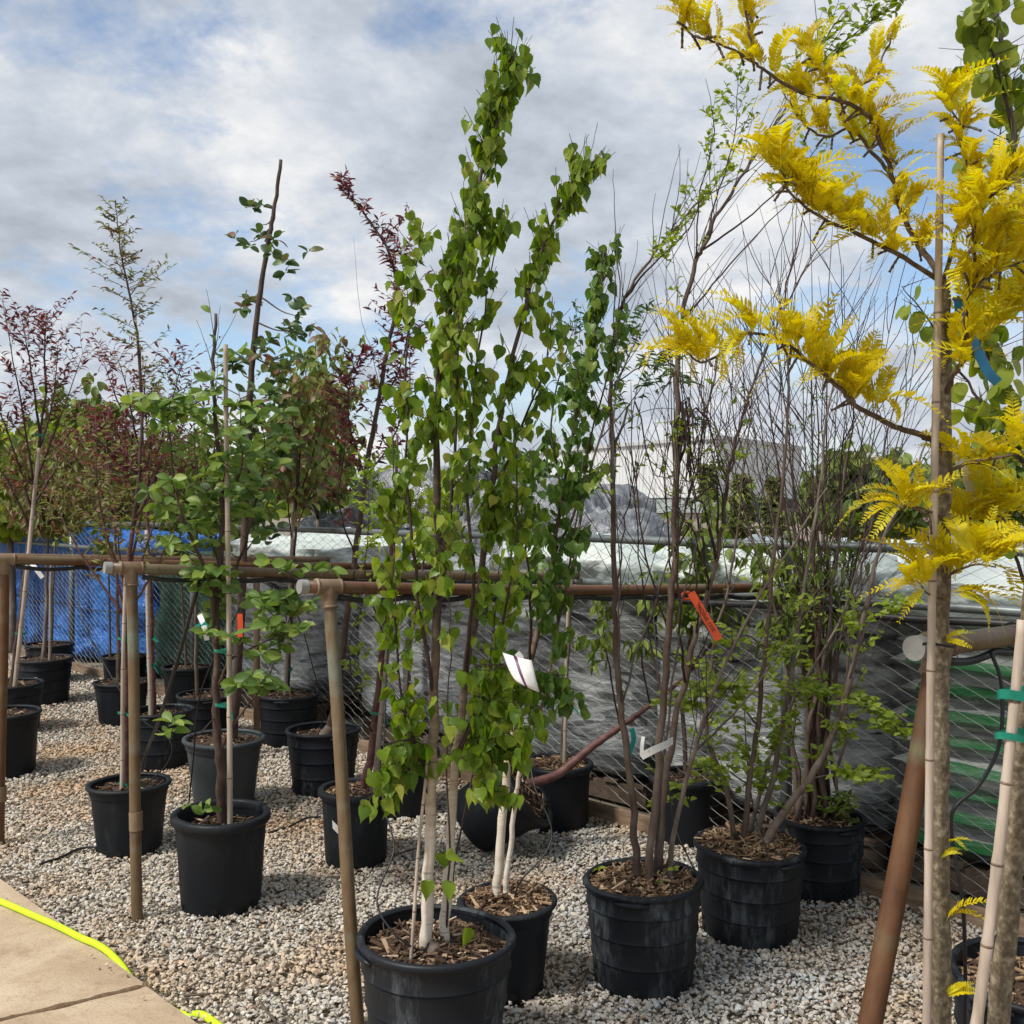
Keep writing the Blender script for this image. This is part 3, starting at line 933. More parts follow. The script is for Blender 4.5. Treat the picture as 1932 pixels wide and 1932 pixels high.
def bag_mesh(mat, k, L_, D, H):
    key = (mat.name, k)
    if key in BAGM: return BAGM[key]
    rg = random.Random(k * 7 + 3)
    nx, ny = 8, 5
    V = []; F = []
    def dome(a, b):
        return max(0.0, (1 - abs(a) ** 4)) ** 0.5 * max(0.0, (1 - abs(b) ** 4)) ** 0.5
    for s in (1, -1):
        for i in range(nx + 1):
            for j in range(ny + 1):
                a = i / nx * 2 - 1; b_ = j / ny * 2 - 1
                z = s * H / 2 * dome(a, b_) * rg.uniform(0.86, 1.06)
                V.append((a * L_ / 2, b_ * D / 2, z))
    st = (nx + 1) * (ny + 1)
    for i in range(nx):
        for j in range(ny):
            q = i * (ny + 1) + j
            F.append((q, q + ny + 1, q + ny + 2, q + 1))
            F.append((st + q, st + q + 1, st + q + ny + 2, st + q + ny + 1))
    me = bpy.data.meshes.new('bag'); me.from_pydata(V, [], F)
    me.polygons.foreach_set('use_smooth', [True] * len(F))
    me.materials.append(mat); me.update()
    BAGM[key] = me
    return me


def bumpy_box(c, size, amp, seed, M3, nx=14, ny=10, nz=10, topround=0.12, freq=3.0, slump=0.0, fold=0.0):
    """closed lumpy box in a frame M3 (columns = axes); bottom at c.z"""
    bm = bmesh.new()
    bmesh.ops.create_cube(bm, size=1.0)
    bmesh.ops.subdivide_edges(bm, edges=bm.edges, cuts=nx - 1, use_grid_fill=True)
    V = []
    for v in bm.verts:
        p = v.co.copy()
        # rounding
        q = Vector((p.x * 2, p.y * 2, p.z * 2))
        rr = topround
        ln = (abs(q.x) ** 8 + abs(q.y) ** 8 + abs(q.z) ** 8) ** (1 / 8)
        q = q / ln * (1 if ln > 0 else 1)
        w = Vector((q.x * size[0] / 2, q.y * size[1] / 2, (q.z + 1) * size[2] / 2))
        nn = mnoise.noise(Vector((w.x * freq + seed * 7.1, w.y * freq, w.z * freq * 1.4)))
        n2 = mnoise.noise(Vector((w.x * freq * 2.7 + seed, w.y * freq * 2.7, w.z * freq * 3)))
        d = Vector((q.x * (abs(q.x) > 0.9), q.y * (abs(q.y) > 0.9), q.z * (q.z > 0.9)))
        w += d * amp * (nn + 0.45 * n2)
        if fold:
            q3 = Vector((w.x * 5.5 + seed, w.y * 5.5, w.z * 2.6))
            w += d * fold * ((1 - abs(mnoise.noise(q3)) * 2.2) + 0.5 * (1 - abs(mnoise.noise(q3 * 2.3)) * 2.2))
        if q.z > 0.5:
            w.z -= slump * (abs(q.x) ** 2 + abs(q.y) ** 2) * (q.z - 0.5)
        v.co = M3 @ w + c
    return bm


def bm_obj(bm, name, mat, parent, org, smooth=True):
    bmesh.ops.translate(bm, verts=bm.verts, vec=-org)
    me = bpy.data.meshes.new(name); bm.to_mesh(me); bm.free()
    if smooth: me.polygons.foreach_set('use_smooth', [True] * len(me.polygons))
    me.materials.append(mat)
    o = bpy.data.objects.new(name, me); COL.objects.link(o)
    if parent: o.parent = parent
    return o


E_T = Vector((1, -1, 0)) / math.sqrt(2)
E_N = Vector((1, 1, 0)) / math.sqrt(2)
M3F = Matrix((E_T, E_N, Vector((0, 0, 1)))).transposed()


def pallet_base(root, org, w, d):
    for k in range(3):
        g = Geo().box(NT(0, 0, 0) + org + M3F @ Vector((0, -d / 2 + 0.06 + k * (d - 0.12) / 2, 0.06)), (w, 0.09, 0.10), M3F.to_3x3())
        g.build('stringer', M['pallet'], root, False, org)
    n = 7
    for k in range(n):
        g = Geo().box(org + M3F @ Vector((-w / 2 + 0.05 + k * (w - 0.1) / (n - 1), 0, 0.121)), (0.09, d, 0.018), M3F.to_3x3())
        g.build('deck_board', M['pallet'], root, False, org)


def wrapped_pallet(t0, t1, n0, layers, bagmat, label, seed, film, top=None, depth=0.95, topamp=0.1, topmat='top_white'):
    w = t1 - t0
    org = NT(n0 + depth / 2, (t0 + t1) / 2, 0)
    root = empty('wrapped_pallet', org, label, 'pallet', 'wrapped pallets of bags behind the fence')
    pallet_base(root, org, w, depth)
    rg = random.Random(seed)
    H = 0.118
    L_ = w / 2 * 1.02; D = depth / 2 * 1.02
    for l in range(layers):
        z = 0.13 + H * 0.5 + l * (H * 0.90)
        for i in (-1, 1):
            for j in (-1, 1):
                k = rg.randrange(4)
                o = bpy.data.objects.new('bag', bag_mesh(bagmat, k, L_, D, H * 1.08))
                COL.objects.link(o); o.parent = root
                p = M3F @ Vector((i * w / 4 + rg.uniform(-.02, .02), j * depth / 4 + rg.uniform(-.025, .02), z))
                o.matrix_local = Matrix.Translation(p) @ (M3F.to_4x4() @ Matrix.Rotation(rg.uniform(-.04, .04) + (math.pi if rg.random() < .5 else 0), 4, 'Z') @ Matrix.Rotation(rg.uniform(-.04, .04), 4, 'Y'))
    zt = 0.13 + layers * H * 0.90 + 0.02
    bm = bumpy_box(org + Vector((0, 0, 0.12)), (w + 0.07, depth + 0.07, zt - 0.11), 0.022, seed, M3F, nx=34, freq=4.5, fold=0.016)
    bm_obj(bm, 'stretch_wrap', film, root, org)
    if top:
        bm = bumpy_box(org + Vector((0, 0, zt - 0.12)), (w + 0.10, depth + 0.10, top), topamp, seed + 50, M3F, nx=30, freq=3.2, slump=0.05, fold=0.02)
        bm_obj(bm, 'cover_sheet', M[topmat], root, org)
    return root


def build_pallets():
    n0 = FN + 0.22
    wrapped_pallet(-1.93, -0.72, n0, 10, M['bag_green'], 'white bags with green bands stacked behind the fence by the golden tree', 1, M['film_light'], 0.24)
    wrapped_pallet(-0.62, 0.58, n0, 10, M['bag_green'], 'pallet of green banded bags at the right end of the fence line', 2, M['film_light'], 0.24)
    wrapped_pallet(-3.18, -2.02, n0, 10, M['bag_grey'], 'dark grey film wrapped pallet with pale lumpy top beside the green banded bags', 3, M['film'], 0.28)
    wrapped_pallet(-4.45, -3.28, n0, 10, M['bag_grey'], 'silver streaked wrapped pallet behind the tipped over pot', 4, M['film'], 0.26)
    wrapped_pallet(-5.72, -4.53, n0, 10, M['bag_grey'], 'grey film wrapped pallet behind the twin stemmed birch', 5, M['film'], 0.10, 0.95, 0.05, 'grey_sheet')
    wrapped_pallet(-7.55, -6.28, n0, 10, M['bag_grey'], 'grey wrapped pallet beside the dark green netting', 6, M['film'], 0.24)
    # tarp covered stacks at the left
    for (a, b_, h, mt, lab, sd) in ((-8.85, -7.68, 1.12, 'green_tarp', 'stack under dark green netting behind the fence beside the blue tarp', 11),
                                    (-10.25, -8.98, 1.30, 'blue_tarp', 'blue tarp covered stack next to the green netting', 12),
                                    (-11.6, -10.33, 1.30, 'blue_tarp', 'blue tarp covered stack in the middle of the blue row', 13),
                                    (-13.0, -11.68, 1.28, 'blue_tarp', 'blue tarp covered stack farthest from the green netting', 14)):
        org = NT(n0 + 0.5, (a + b_) / 2, 0)
        root = empty('covered_stack', org, lab, 'covered stack', 'tarp covered stacks behind the fence')
        bm = bumpy_box(org, (b_ - a, 1.0, h), 0.05, sd, M3F, nx=34, freq=3.0, fold=0.03)
        bm_obj(bm, 'tarp', M[mt], root, org)
        g = Geo()
        g.tube([org + M3F @ Vector((-(b_ - a) / 2 - .01, -0.53, 0.55)), org + M3F @ Vector(((b_ - a) / 2, -0.55, 0.6))], 0.006, 5)
        g.build('tie_rope', M['rubber'], root, True, org)
    # second row, higher, in grey and black plastic
    for (tc, n1, w, d, h, mt, lab, sd) in ((-7.45, 6.4, 1.15, 1.2, 1.90, 'grey_sheet', 'tall grey plastic covered stack left of the black covered one', 21),
                                           (-6.62, 6.3, 0.42, 1.0, 1.86, 'black_sheet', 'narrow black plastic covered stack between two grey ones', 22),
                                           (-5.75, 6.3, 1.3, 1.2, 1.76, 'grey_sheet', 'wide grey plastic covered stack right of the black covered one', 23),
                                           (-4.93, 6.0, 0.6, 0.9, 1.52, 'grey_sheet', 'small rounded grey plastic heap in front of the white warehouse', 25),
                                           (-8.75, 6.6, 1.3, 1.2, 1.5, 'grey_sheet', 'low grey plastic covered stack behind the fence at the far side', 24)):
        org = NT(n1, tc, 0)
        root = empty('covered_stack', org, lab, 'covered stack', 'plastic covered stacks in the back row')
        bm = bumpy_box(org, (w, d, h), 0.07, sd, M3F, nx=44, freq=2.4, slump=0.16, fold=0.055)
        bm_obj(bm, 'plastic_sheet', M[mt], root, org)
        g = Geo()
        g.tube([org + M3F @ Vector((-w / 2 - .04, -d / 2 - 0.04, h * 0.6)), org + M3F @ Vector((0, -d / 2 - 0.09, h * 0.58)), org + M3F @ Vector((w / 2 + .04, -d / 2 - 0.04, h * 0.6))], 0.008, 5)
        g.build('tie_rope', M['rubber'], root, True, org)


build_pallets()

# ------------------------------------------------------------------ far background
def build_background():
    # white metal warehouse
    mw, t, b, out = new_mat('white_corrugated_wall')
    b.inputs['Base Color'].default_value = (0.78, 0.79, 0.79, 1)
    f = tex(t, 0.35, 6, 0.6, 'Object', (1, 1, 0.2))
    t.links.new(ramp(t, f, [(0.3, (0.60, 0.615, 0.62)), (0.7, (0.70, 0.71, 0.71))]), b.inputs['Base Color'])
    b.inputs['Roughness'].default_value = 0.5
    mdk = mat_noise('dark_glazing', [(0.3, (0.02, 0.03, 0.04)), (0.7, (0.05, 0.07, 0.09))], 2, 3, 0.2)
    mt = mat_noise('pale_trim', [(0.3, (0.46, 0.47, 0.47)), (0.7, (0.54, 0.55, 0.55))], 2, 3, 0.5)
    mb = mat_noise('grey_base_wall', [(0.3, (0.30, 0.30, 0.29)), (0.7, (0.40, 0.40, 0.38))], 1, 5, 0.7)
    c = Vector((18.0, 90, 0)); a = Vector((0.5, 121, 0)); r = Vector((30.6, 108, 0))
    far = a + (r - c)
    H = 7.65
    root = empty('warehouse', c, 'large white corrugated metal warehouse with flat roof in the distance', 'building')
    def wall(p, q, z0, z1, rib=0.55, mat=mw, nm='wall'):
        g = Geo()
        L_ = (q - p).length; d = (q - p).normalized(); n = Vector((d.y, -d.x, 0))
        if n.y > 0: n = -n
        N = int(L_ / rib)
        for i in range(N):
            s0 = i * rib
            for (ds, dn) in ((0, 0), (0.30, 0), (0.36, 0.09), (0.49, 0.09)):
                x = p + d * (s0 + ds) + n * dn
                g.v += [x + Vector((0, 0, z0)), x + Vector((0, 0, z1))]
        for i in range(len(g.v) // 2 - 1):
            g.f.append((2 * i, 2 * i + 2, 2 * i + 3, 2 * i + 1))
        return g.build(nm, mat, root, False, c)
    wall(c, a, 2.25, H); wall(c, r, 2.25, H)
    g = Geo(); g.v = [c + Vector((0, .1, H)), a + Vector((0, .1, H)), far + Vector((0, 0, H)), r + Vector((0, .1, H))]; g.f = [(0, 1, 2, 3)]
    g.build('roof', mt, root, False, c)
    for (p, q, nm) in ((c, a, 'fascia'), (c, r, 'fascia')):
        d = (q - p).normalized(); n = Vector((d.y, -d.x, 0)); n = -n if n.y > 0 else n
        Mx = Matrix((d, n, Vector((0, 0, 1)))).transposed()
        g = Geo().box((p + q) / 2 + n * 0.22 + Vector((0, 0, H - 0.12)), ((q - p).length + 0.5, 0.16, 0.32), Mx)
        g.build(nm, mt, root, False, c)
        g = Geo().box((p + q) / 2 + n * -0.10 + Vector((0, 0, 1.12)), ((q - p).length, 0.1, 2.24), Mx)
        g.build('base_wall', mb, root, False, c)
        L_ = (q - p).length; N = int(L_ / 3.2)
        for i in range(N):
            g = Geo().box(p + d * (1.7 + i * 3.2) + n * 0.02 + Vector((0, 0, 1.72)), (2.9, 0.1, 0.9), Mx)
            g.build('window', mdk, root, False, c)
    # white tarp shelter with a beige wall below
    sc = Vector((3.3, 22, 0))
    root = empty('storage_shed', sc, 'low beige shed with white rounded roof beyond the fence', 'shed')
    mbe = mat_noise('beige_wall', [(0.3, (0.40, 0.35, 0.27)), (0.7, (0.48, 0.43, 0.34))], 2, 5, 0.8)
    Geo().box(sc + Vector((0, 0, 0.72)), (2.0, 3.0, 1.44), None).build('wall', mbe, root, False, sc)
    g = Geo(); prof = [(-1.06, 1.44), (-0.95, 1.60), (-0.6, 1.68), (0, 1.71), (0.6, 1.68), (0.95, 1.60), (1.06, 1.44)]
    for yy in (-1.55, 1.55):
        for (x, z) in prof: g.v.append(sc + Vector((x, yy, z)))
    n = len(prof)
    for i in range(n - 1): g.f.append((i, i + 1, n + i + 1, n + i))
    g.f.append(tuple(range(n))[::-1]); g.f.append(tuple(range(n, 2 * n)))
    g.build('roof', M['top_white'], root, False, sc)
    # grey roofed building far left
    sc = Vector((-20.2, 45, 0))
    root = empty('grey_roof_house', sc, 'low building with dark grey pitched roof far behind the trees', 'building')
    mg = mat_noise('dark_shingles', [(0.3, (0.05, 0.052, 0.055)), (0.7, (0.10, 0.10, 0.105))], 3, 5, 0.8)
    Geo().box(sc + Vector((0, 0, 1.25)), (9, 6, 2.5), None).build('wall', mbe, root, False, sc)
    g = Geo(); g.v = [sc + Vector(p) for p in ((-5, -3.4, 2.45), (5, -3.4, 2.45), (5, 3.4, 2.45), (-5, 3.4, 2.45), (-4.2, 0, 4.3), (4.2, 0, 4.3))]
    g.f = [(0, 1, 5, 4), (1, 2, 5), (2, 3, 4, 5), (3, 0, 4), (0, 3, 2, 1)]
    g.build('roof', mg, root, False, sc)
    for k in (-2.5, 0, 2.5):
        Geo().box(sc + Vector((k, -3.03, 1.5)), (1.2, 0.08, 1.1), None).build('window', mdk, root, False, sc)


build_background()

# ------------------------------------------------------------------ pots
def pot(root, org, c, Rr, h, style='ribbed', mat=None, fill=0.04, chips='chips', seed=0, n_chips=330, taper=0.86, tilt=None):
    """pot standing with its base centre at c (world); parts under root"""
    rg = random.Random(seed + 900)
    mat = mat or M['pot']
    ph = rg.uniform(0, 6); ph2 = rg.uniform(0, 6)
    def wob(a, z):
        k = max(0, z / h)
        return (0.020 * Rr * 2 * math.sin(2 * a + ph) * k + 0.008 * Rr * 2 * math.sin(3 * a + ph2) * k)
    rb = Rr * taper
    prof = [(rb * 0.93, 0.0), (rb * 0.985, 0.006), (rb, 0.016)]
    def rad(z): return rb + (Rr - rb) * (z / h)
    if style == 'ribbed':
        for i, fz in enumerate((0.28, 0.53, 0.77)):
            z = h * fz
            o_ = 0.003 * i
            prof += [(rad(z - 0.004) + o_, z - 0.004), (rad(z) + o_ - .0025, z - 0.001), (rad(z) + o_ + 0.006, z + 0.004), (rad(z) + o_ + 0.003, z + 0.016)]
        prof += [(rad(h * 0.9) + 0.006, h * 0.90), (Rr + 0.006, h * 0.93)]
    elif style == 'taper':
        prof += [(rad(h * 0.84), h * 0.84), (rad(h * .85) + 0.006, h * 0.855), (Rr + 0.005, h * 0.93)]
    else:
        prof += [(rad(h * 0.3), h * 0.3), (rad(h * 0.6), h * 0.6), (Rr, h * 0.90)]
    top_out = prof[-1][0]
    prof += [(top_out, h * 0.985), (top_out - 0.006, h * 0.985), (rad(h * 0.6) - 0.004, h * 0.55), (0.02, h * 0.54)]
    T = Matrix.Translation(c) if tilt is None else tilt
    g = Geo().lathe(prof, 44, wob)
    g.f.append(tuple(range(44))[::-1])
    g.v = [T @ p for p in g.v]
    body = sharp(g.build('pot', mat, root, True, org), 40)
    # rim
    lip = {'ribbed': 0.011, 'taper': 0.013, 'smooth': 0.017}[style]
    z0 = h * (0.945 if style != 'smooth' else 0.90)
    rp = [(top_out - 0.009, z0 + 0.004), (top_out + lip * 0.7, z0), (top_out + lip, z0 + 0.006), (top_out + lip, h - 0.006), (top_out + lip * 0.6, h), (top_out - 0.004, h + 0.001), (top_out - 0.011, h - 0.006)]
    g = Geo().lathe(rp, 44, wob, close=True)
    g.v = [T @ p for p in g.v]
    rim = sharp(g.build('rim', mat, body, True, org), 50)
    # drain holes
    for k in range(6):
        a = ph + k * math.pi / 3
        for zf in ((0.06,) if style != 'ribbed' else (0.06, 0.17)[:1 + k % 2]):
            z = h * zf + 0.008
            rr = rad(z) + wob(a, z) + 0.0005
            d = Vector((math.cos(a), math.sin(a), 0))
            g = Geo().tube([d * (rr - 0.01) + Vector((0, 0, z)), d * (rr + 0.0025) + Vector((0, 0, z))], 0.011, 10)
            g.v = [T @ p for p in g.v]
            g.build('drain_hole', M['hole'], body, False, org)
    # lifting lug
    if style == 'ribbed':
        a = ph + 1.0
        for a in (ph + 1.0, ph + 1.0 + math.pi):
            g = Geo()
            pts = [Vector((math.cos(a + q) * (top_out + lip + wob(a + q, h) + .002), math.sin(a + q) * (top_out + lip + wob(a + q, h) + .002), z0 - 0.006)) for q in (-0.28, -0.14, 0, 0.14, 0.28)]
            g.tube(pts, [0.005, 0.009, 0.010, 0.009, 0.005], 7)
            g.v = [T @ p for p in g.v]
            g.build('lifting_lug', mat, body, True, org)
    # soil and chips
    zs = h - fill
    g = Geo()
    seg = 28
    ri = rad(zs) - 0.008
    for ring, f in enumerate((1.0, 0.7, 0.35)):
        for k in range(seg):
            a = 2 * math.pi * k / seg
            rr = (ri + wob(a, zs)) * f
            z = zs + (1 - f) * 0.022 + mnoise.noise(Vector((math.cos(a) * f * 3 + seed, math.sin(a) * f * 3, 0))) * 0.012
            g.v.append(Vector((rr * math.cos(a), rr * math.sin(a), z)))
    g.v.append(Vector((0, 0, zs + 0.028)))
    for q in range(2):
        for k in range(seg):
            k2 = (k + 1) % seg
            g.f.append((q * seg + k, q * seg + k2, (q + 1) * seg + k2, (q + 1) * seg + k))
    for k in range(seg):
        g.f.append((2 * seg + k, 2 * seg + (k + 1) % seg, 3 * seg))
    g.v = [T @ p for p in g.v]
    soil = g.build('soil', M['soil'], root, True, org)
    if n_chips:
        V = []; F = []; RN = []
        for i in range(n_chips):
            a = rg.uniform(0, 6.283); f = math.sqrt(rg.random()) * 0.97
            rr = (ri + wob(a, zs)) * f
            z = zs + (1 - f) * 0.026 + rg.uniform(0.0, 0.014)
            L_ = 0.010 + 0.055 * rg.random() ** 2.2; w = 0.003 + 0.013 * rg.random() ** 1.8; th = rg.uniform(0.002, 0.006)
            E = Euler((rg.gauss(0, 0.35), rg.gauss(0, 0.35), rg.uniform(0, 6.28))).to_matrix()
            ctr = Vector((rr * math.cos(a), rr * math.sin(a), z))
            b0 = len(V)
            for sx in (-1, 1):
                tp = rg.uniform(0.3, 1.0)
                for sy in (-1, 1):
                    for sz in (-1, 1):
                        V.append(T @ (ctr + E @ Vector((sx * L_ / 2, sy * w / 2 * tp, sz * th / 2))) - org)
            for q in ((0, 1, 3, 2), (4, 6, 7, 5), (0, 4, 5, 1), (2, 3, 7, 6), (0, 2, 6, 4), (1, 5, 7, 3)):
                F.append(tuple(b0 + x for x in q))
            RN += [rg.random() ** 1.2] * 8
        me = bpy.data.meshes.new('bark_mulch'); me.from_pydata([tuple(x) for x in V], [], F); me.update()
        at = me.attributes.new('rnd', 'FLOAT', 'POINT'); at.data.foreach_set('value', RN)
        me.materials.append(M[chips])
        o = bpy.data.objects.new('bark_mulch', me); COL.objects.link(o); o.parent = root
        tag(o, kind='stuff')
    return zs


# ------------------------------------------------------------------ trees
class Tree:
    def __init__(s, name, label, cat, base, group=None, seed=0, leafkind='birch', leafmat=None, twigmat=None, max_parts=300):
        s.org = Vector(base)
        s.root = empty(name, s.org, label, cat, group)
        s.rg = random.Random(seed); s.seed = seed
        s.stems = []; s.tw = Geo(); s.leaves = []
        s.kind = leafkind; s.lm = leafmat; s.tm = twigmat or M['twig']; s.maxp = max_parts

    def stem(s, pts, r0, r1, mat, name='branch', per=5, jit=0.004, sides=8, pw=1.0, part=True):
        pts = [Vector(p) for p in pts]
        c = curve(pts, per)
        for i in range(1, len(c) - 1):
            c[i] = c[i] + Vector((s.rg.uniform(-jit, jit), s.rg.uniform(-jit, jit), 0))
        n = len(c)
        rad = [r0 + (r1 - r0) * (i / (n - 1)) ** pw for i in range(n)]
        if part:
            rr = [r * s.rg.uniform(0.95, 1.06) for r in rad]
            if name == 'trunk': rr[0] *= 1.25
            Geo().tube(c, rr, sides).build(name, mat, s.root, True, s.org)
        else:
            s.tw.tube(c, rad, 5, False)
        s.stems.append((c, rad))
        return len(s.stems) - 1

    def at(s, i, f):
        c, rad = s.stems[i]
        x = f * (len(c) - 1); k = min(int(x), len(c) - 2)
        return c[k].lerp(c[k + 1], x - k), (c[k + 1] - c[k]).normalized(), rad[k]

    def leaf(s, p, d, nrm, size):
        s.leaves.append((p.copy(), rot_from(d, nrm), size))

    def hdir(s):
        a = s.rg.uniform(0, 6.283)
        return Vector((math.cos(a), math.sin(a), 0))

    def put(s, p, tdir, size, mode):
        rg = s.rg
        if mode == 'hang':
            d = (s.hdir() * rg.uniform(0.1, 0.75) + Vector((0, 0, -1))).normalized()
            n = (s.hdir() + Vector((0, -0.35, 0.35))).normalized()
        elif mode == 'out':
            d = (tdir * rg.uniform(0.2, 0.9) + s.hdir() * rg.uniform(0.5, 1.0) + Vector((0, 0, rg.uniform(-0.25, 0.35)))).normalized()
            n = Vector((rg.gauss(0, .7), -0.5 + rg.gauss(0, .6), 0.8))
        elif mode == 'droop':
            d = (tdir * 0.3 + s.hdir() * 0.7 + Vector((0, 0, -0.8 + rg.uniform(-.3, .4)))).normalized()
            n = Vector((rg.uniform(-.7, .7), rg.uniform(-.9, .3), 0.8))
        s.leaf(p, d, n, size)

    def twigs(s, i, f0, f1, n, L=(0.08, 0.2), out=0.7, up=0.6, r=0.0018, leaves=(3, 6), size=(0.04, 0.055), mode='hang', droop=0.0, bias=None, start=0.15):
        rg = s.rg
        for _ in range(n):
            p, T, rr = s.at(i, rg.uniform(f0, f1))
            h = s.hdir()
            if bias is not None: h = (h + bias).normalized()
            d = (T * up + h * out + Vector((0, 0, 0.1))).normalized()
            l = rg.uniform(*L)
            pts = [p]
            q = p.copy(); dd = d.copy()
            k = 5
            for j in range(k):
                q = q + dd * (l / k)
                pts.append(q.copy())
                dd = (dd + Vector((rg.uniform(-.16, .16), rg.uniform(-.16, .16), rg.uniform(-.05, .12) - droop))).normalized()
            s.tw.tube(pts, [max(0.0007, r * (1 - 0.6 * j / k)) for j in range(k + 1)], 4, False)
            nl = rg.randint(*leaves)
            for j in range(nl):
                f = start + (1 - start) * (j + rg.random() * 0.6) / max(1, nl)
                x = min(f, 0.999) * k; kk = int(x)
                pp = pts[kk].lerp(pts[kk + 1], x - kk)
                s.put(pp, (pts[kk + 1] - pts[kk]).normalized(), rg.uniform(*size), mode)

    def rosette(s, p, n, size, updir=Vector((0, 0, 1)), spread=0.9):
        rg = s.rg
        for k in range(n):
            a = 2.4 * k + rg.uniform(-.4, .4)
            h = Vector((math.cos(a), math.sin(a), 0))
            d = (updir * rg.uniform(-0.35, 0.8) + h * spread + Vector((0, 0, rg.uniform(-.4, .25)))).normalized()
            nn = (updir * 0.7 + h * -0.3 + Vector((rg.gauss(0, .55), -0.45 + rg.gauss(0, .5), rg.gauss(0, .3)))).normalized()
            s.leaf(p, d, nn, rg.uniform(*size))

    def stake(s, p0, p1, r=0.011, mat='bamboo', nodes=6, ties=()):
        g = Geo()
        n = nodes * 6
        pts = []; rad = []
        d = p1 - p0
        for i in range(n + 1):
            f = i / n
            pts.append(p0 + d * f + Vector((math.sin(f * 7 + s.seed) * .002, math.cos(f * 5) * .002, 0)))
            k = i % 6
            rad.append(r * (1.0 - 0.22 * f) * (1.0 + (0.10 if k == 0 else (-0.04 if k == 1 else 0))))
        st = g.tube(pts, rad, 9).build('stake', M[mat], s.root, True, s.org)
        for i in range(6, n, 6):
            Geo().tube([pts[i] - d.normalized() * 0.002, pts[i] + d.normalized() * 0.0025], rad[i] * 1.04, 9).build('node_ring', M['node'], st, True, s.org)
        return st

    def tie(s, p, r=0.03, mat='tie_green', tail=0.05, h=0.012):
        g = Geo()
        k = 14
        ring = []
        for i in range(k + 1):
            a = 2 * math.pi * i / k
            ring.append(p + Vector((math.cos(a) * r, math.sin(a) * r * 0.8, math.sin(a * 2) * 0.003)))
        b = len(g.v)
        for q in ring:
            g.v += [q - Vector((0, 0, h / 2)), q + Vector((0, 0, h / 2))]
        for i in range(k): g.f.append((b + 2 * i, b + 2 * i + 2, b + 2 * i + 3, b + 2 * i + 1))
        # tail
        rg = s.rg
        q = p + Vector((r * 0.5, -r * 0.75, 0)); d = Vector((rg.uniform(0.2, 0.9), -0.3, rg.uniform(-0.9, 0.1))).normalized()
        b = len(g.v)
        for i in range(4):
            x = q + d * tail * i / 3 + Vector((0, 0, -0.02 * (i / 3) ** 2))
            g.v += [x - Vector((0, 0, h / 2)), x + Vector((0, 0, h / 2))]
        for i in range(3): g.f.append((b + 2 * i, b + 2 * i + 2, b + 2 * i + 3, b + 2 * i + 1))
        g.build('tie', M[mat], s.root, True, s.org)

    def finish(s):
        if s.tw.v:
            tag(s.tw.build('twigs', s.tm, s.root, True, s.org), kind='stuff')
        if not s.leaves: return s
        rg = s.rg
        eye = Vector((0, 0, 1.6))
        mats = s.lm if isinstance(s.lm, (list, tuple)) else None
        L_ = sorted(s.leaves, key=lambda it: -(it[2] / (it[0] - eye).length))
        nm = {'frond': 'frond'}.get(s.kind, 'leaf')
        ind, rest = L_[:s.maxp], L_[s.maxp:]
        mat = s.lm
        crown = None
        if rest:
            crown = joined_leaves('crown', s.kind, rest, mat, s.root, s.org, s.seed)
        par = crown or s.root
        nt_ = len(TPL[s.kind])
        for (p, Rm, sz) in ind:
            o = bpy.data.objects.new(nm, leaf_mesh(s.kind, rg.randrange(nt_), mat))
            COL.objects.link(o)
            o.parent = par
            o.matrix_local = Matrix.Translation(p - s.org) @ Rm.to_4x4() @ Matrix.Diagonal((sz, sz, sz, 1))
        return s


def px(Y, *pts):
    """pts (u,v[,dY]) at depth Y -> world points"""
    return [P(p[0], p[1], Y + (p[2] if len(p) > 2 else 0)) for p in pts]


GP = 'potted trees in black nursery pots'


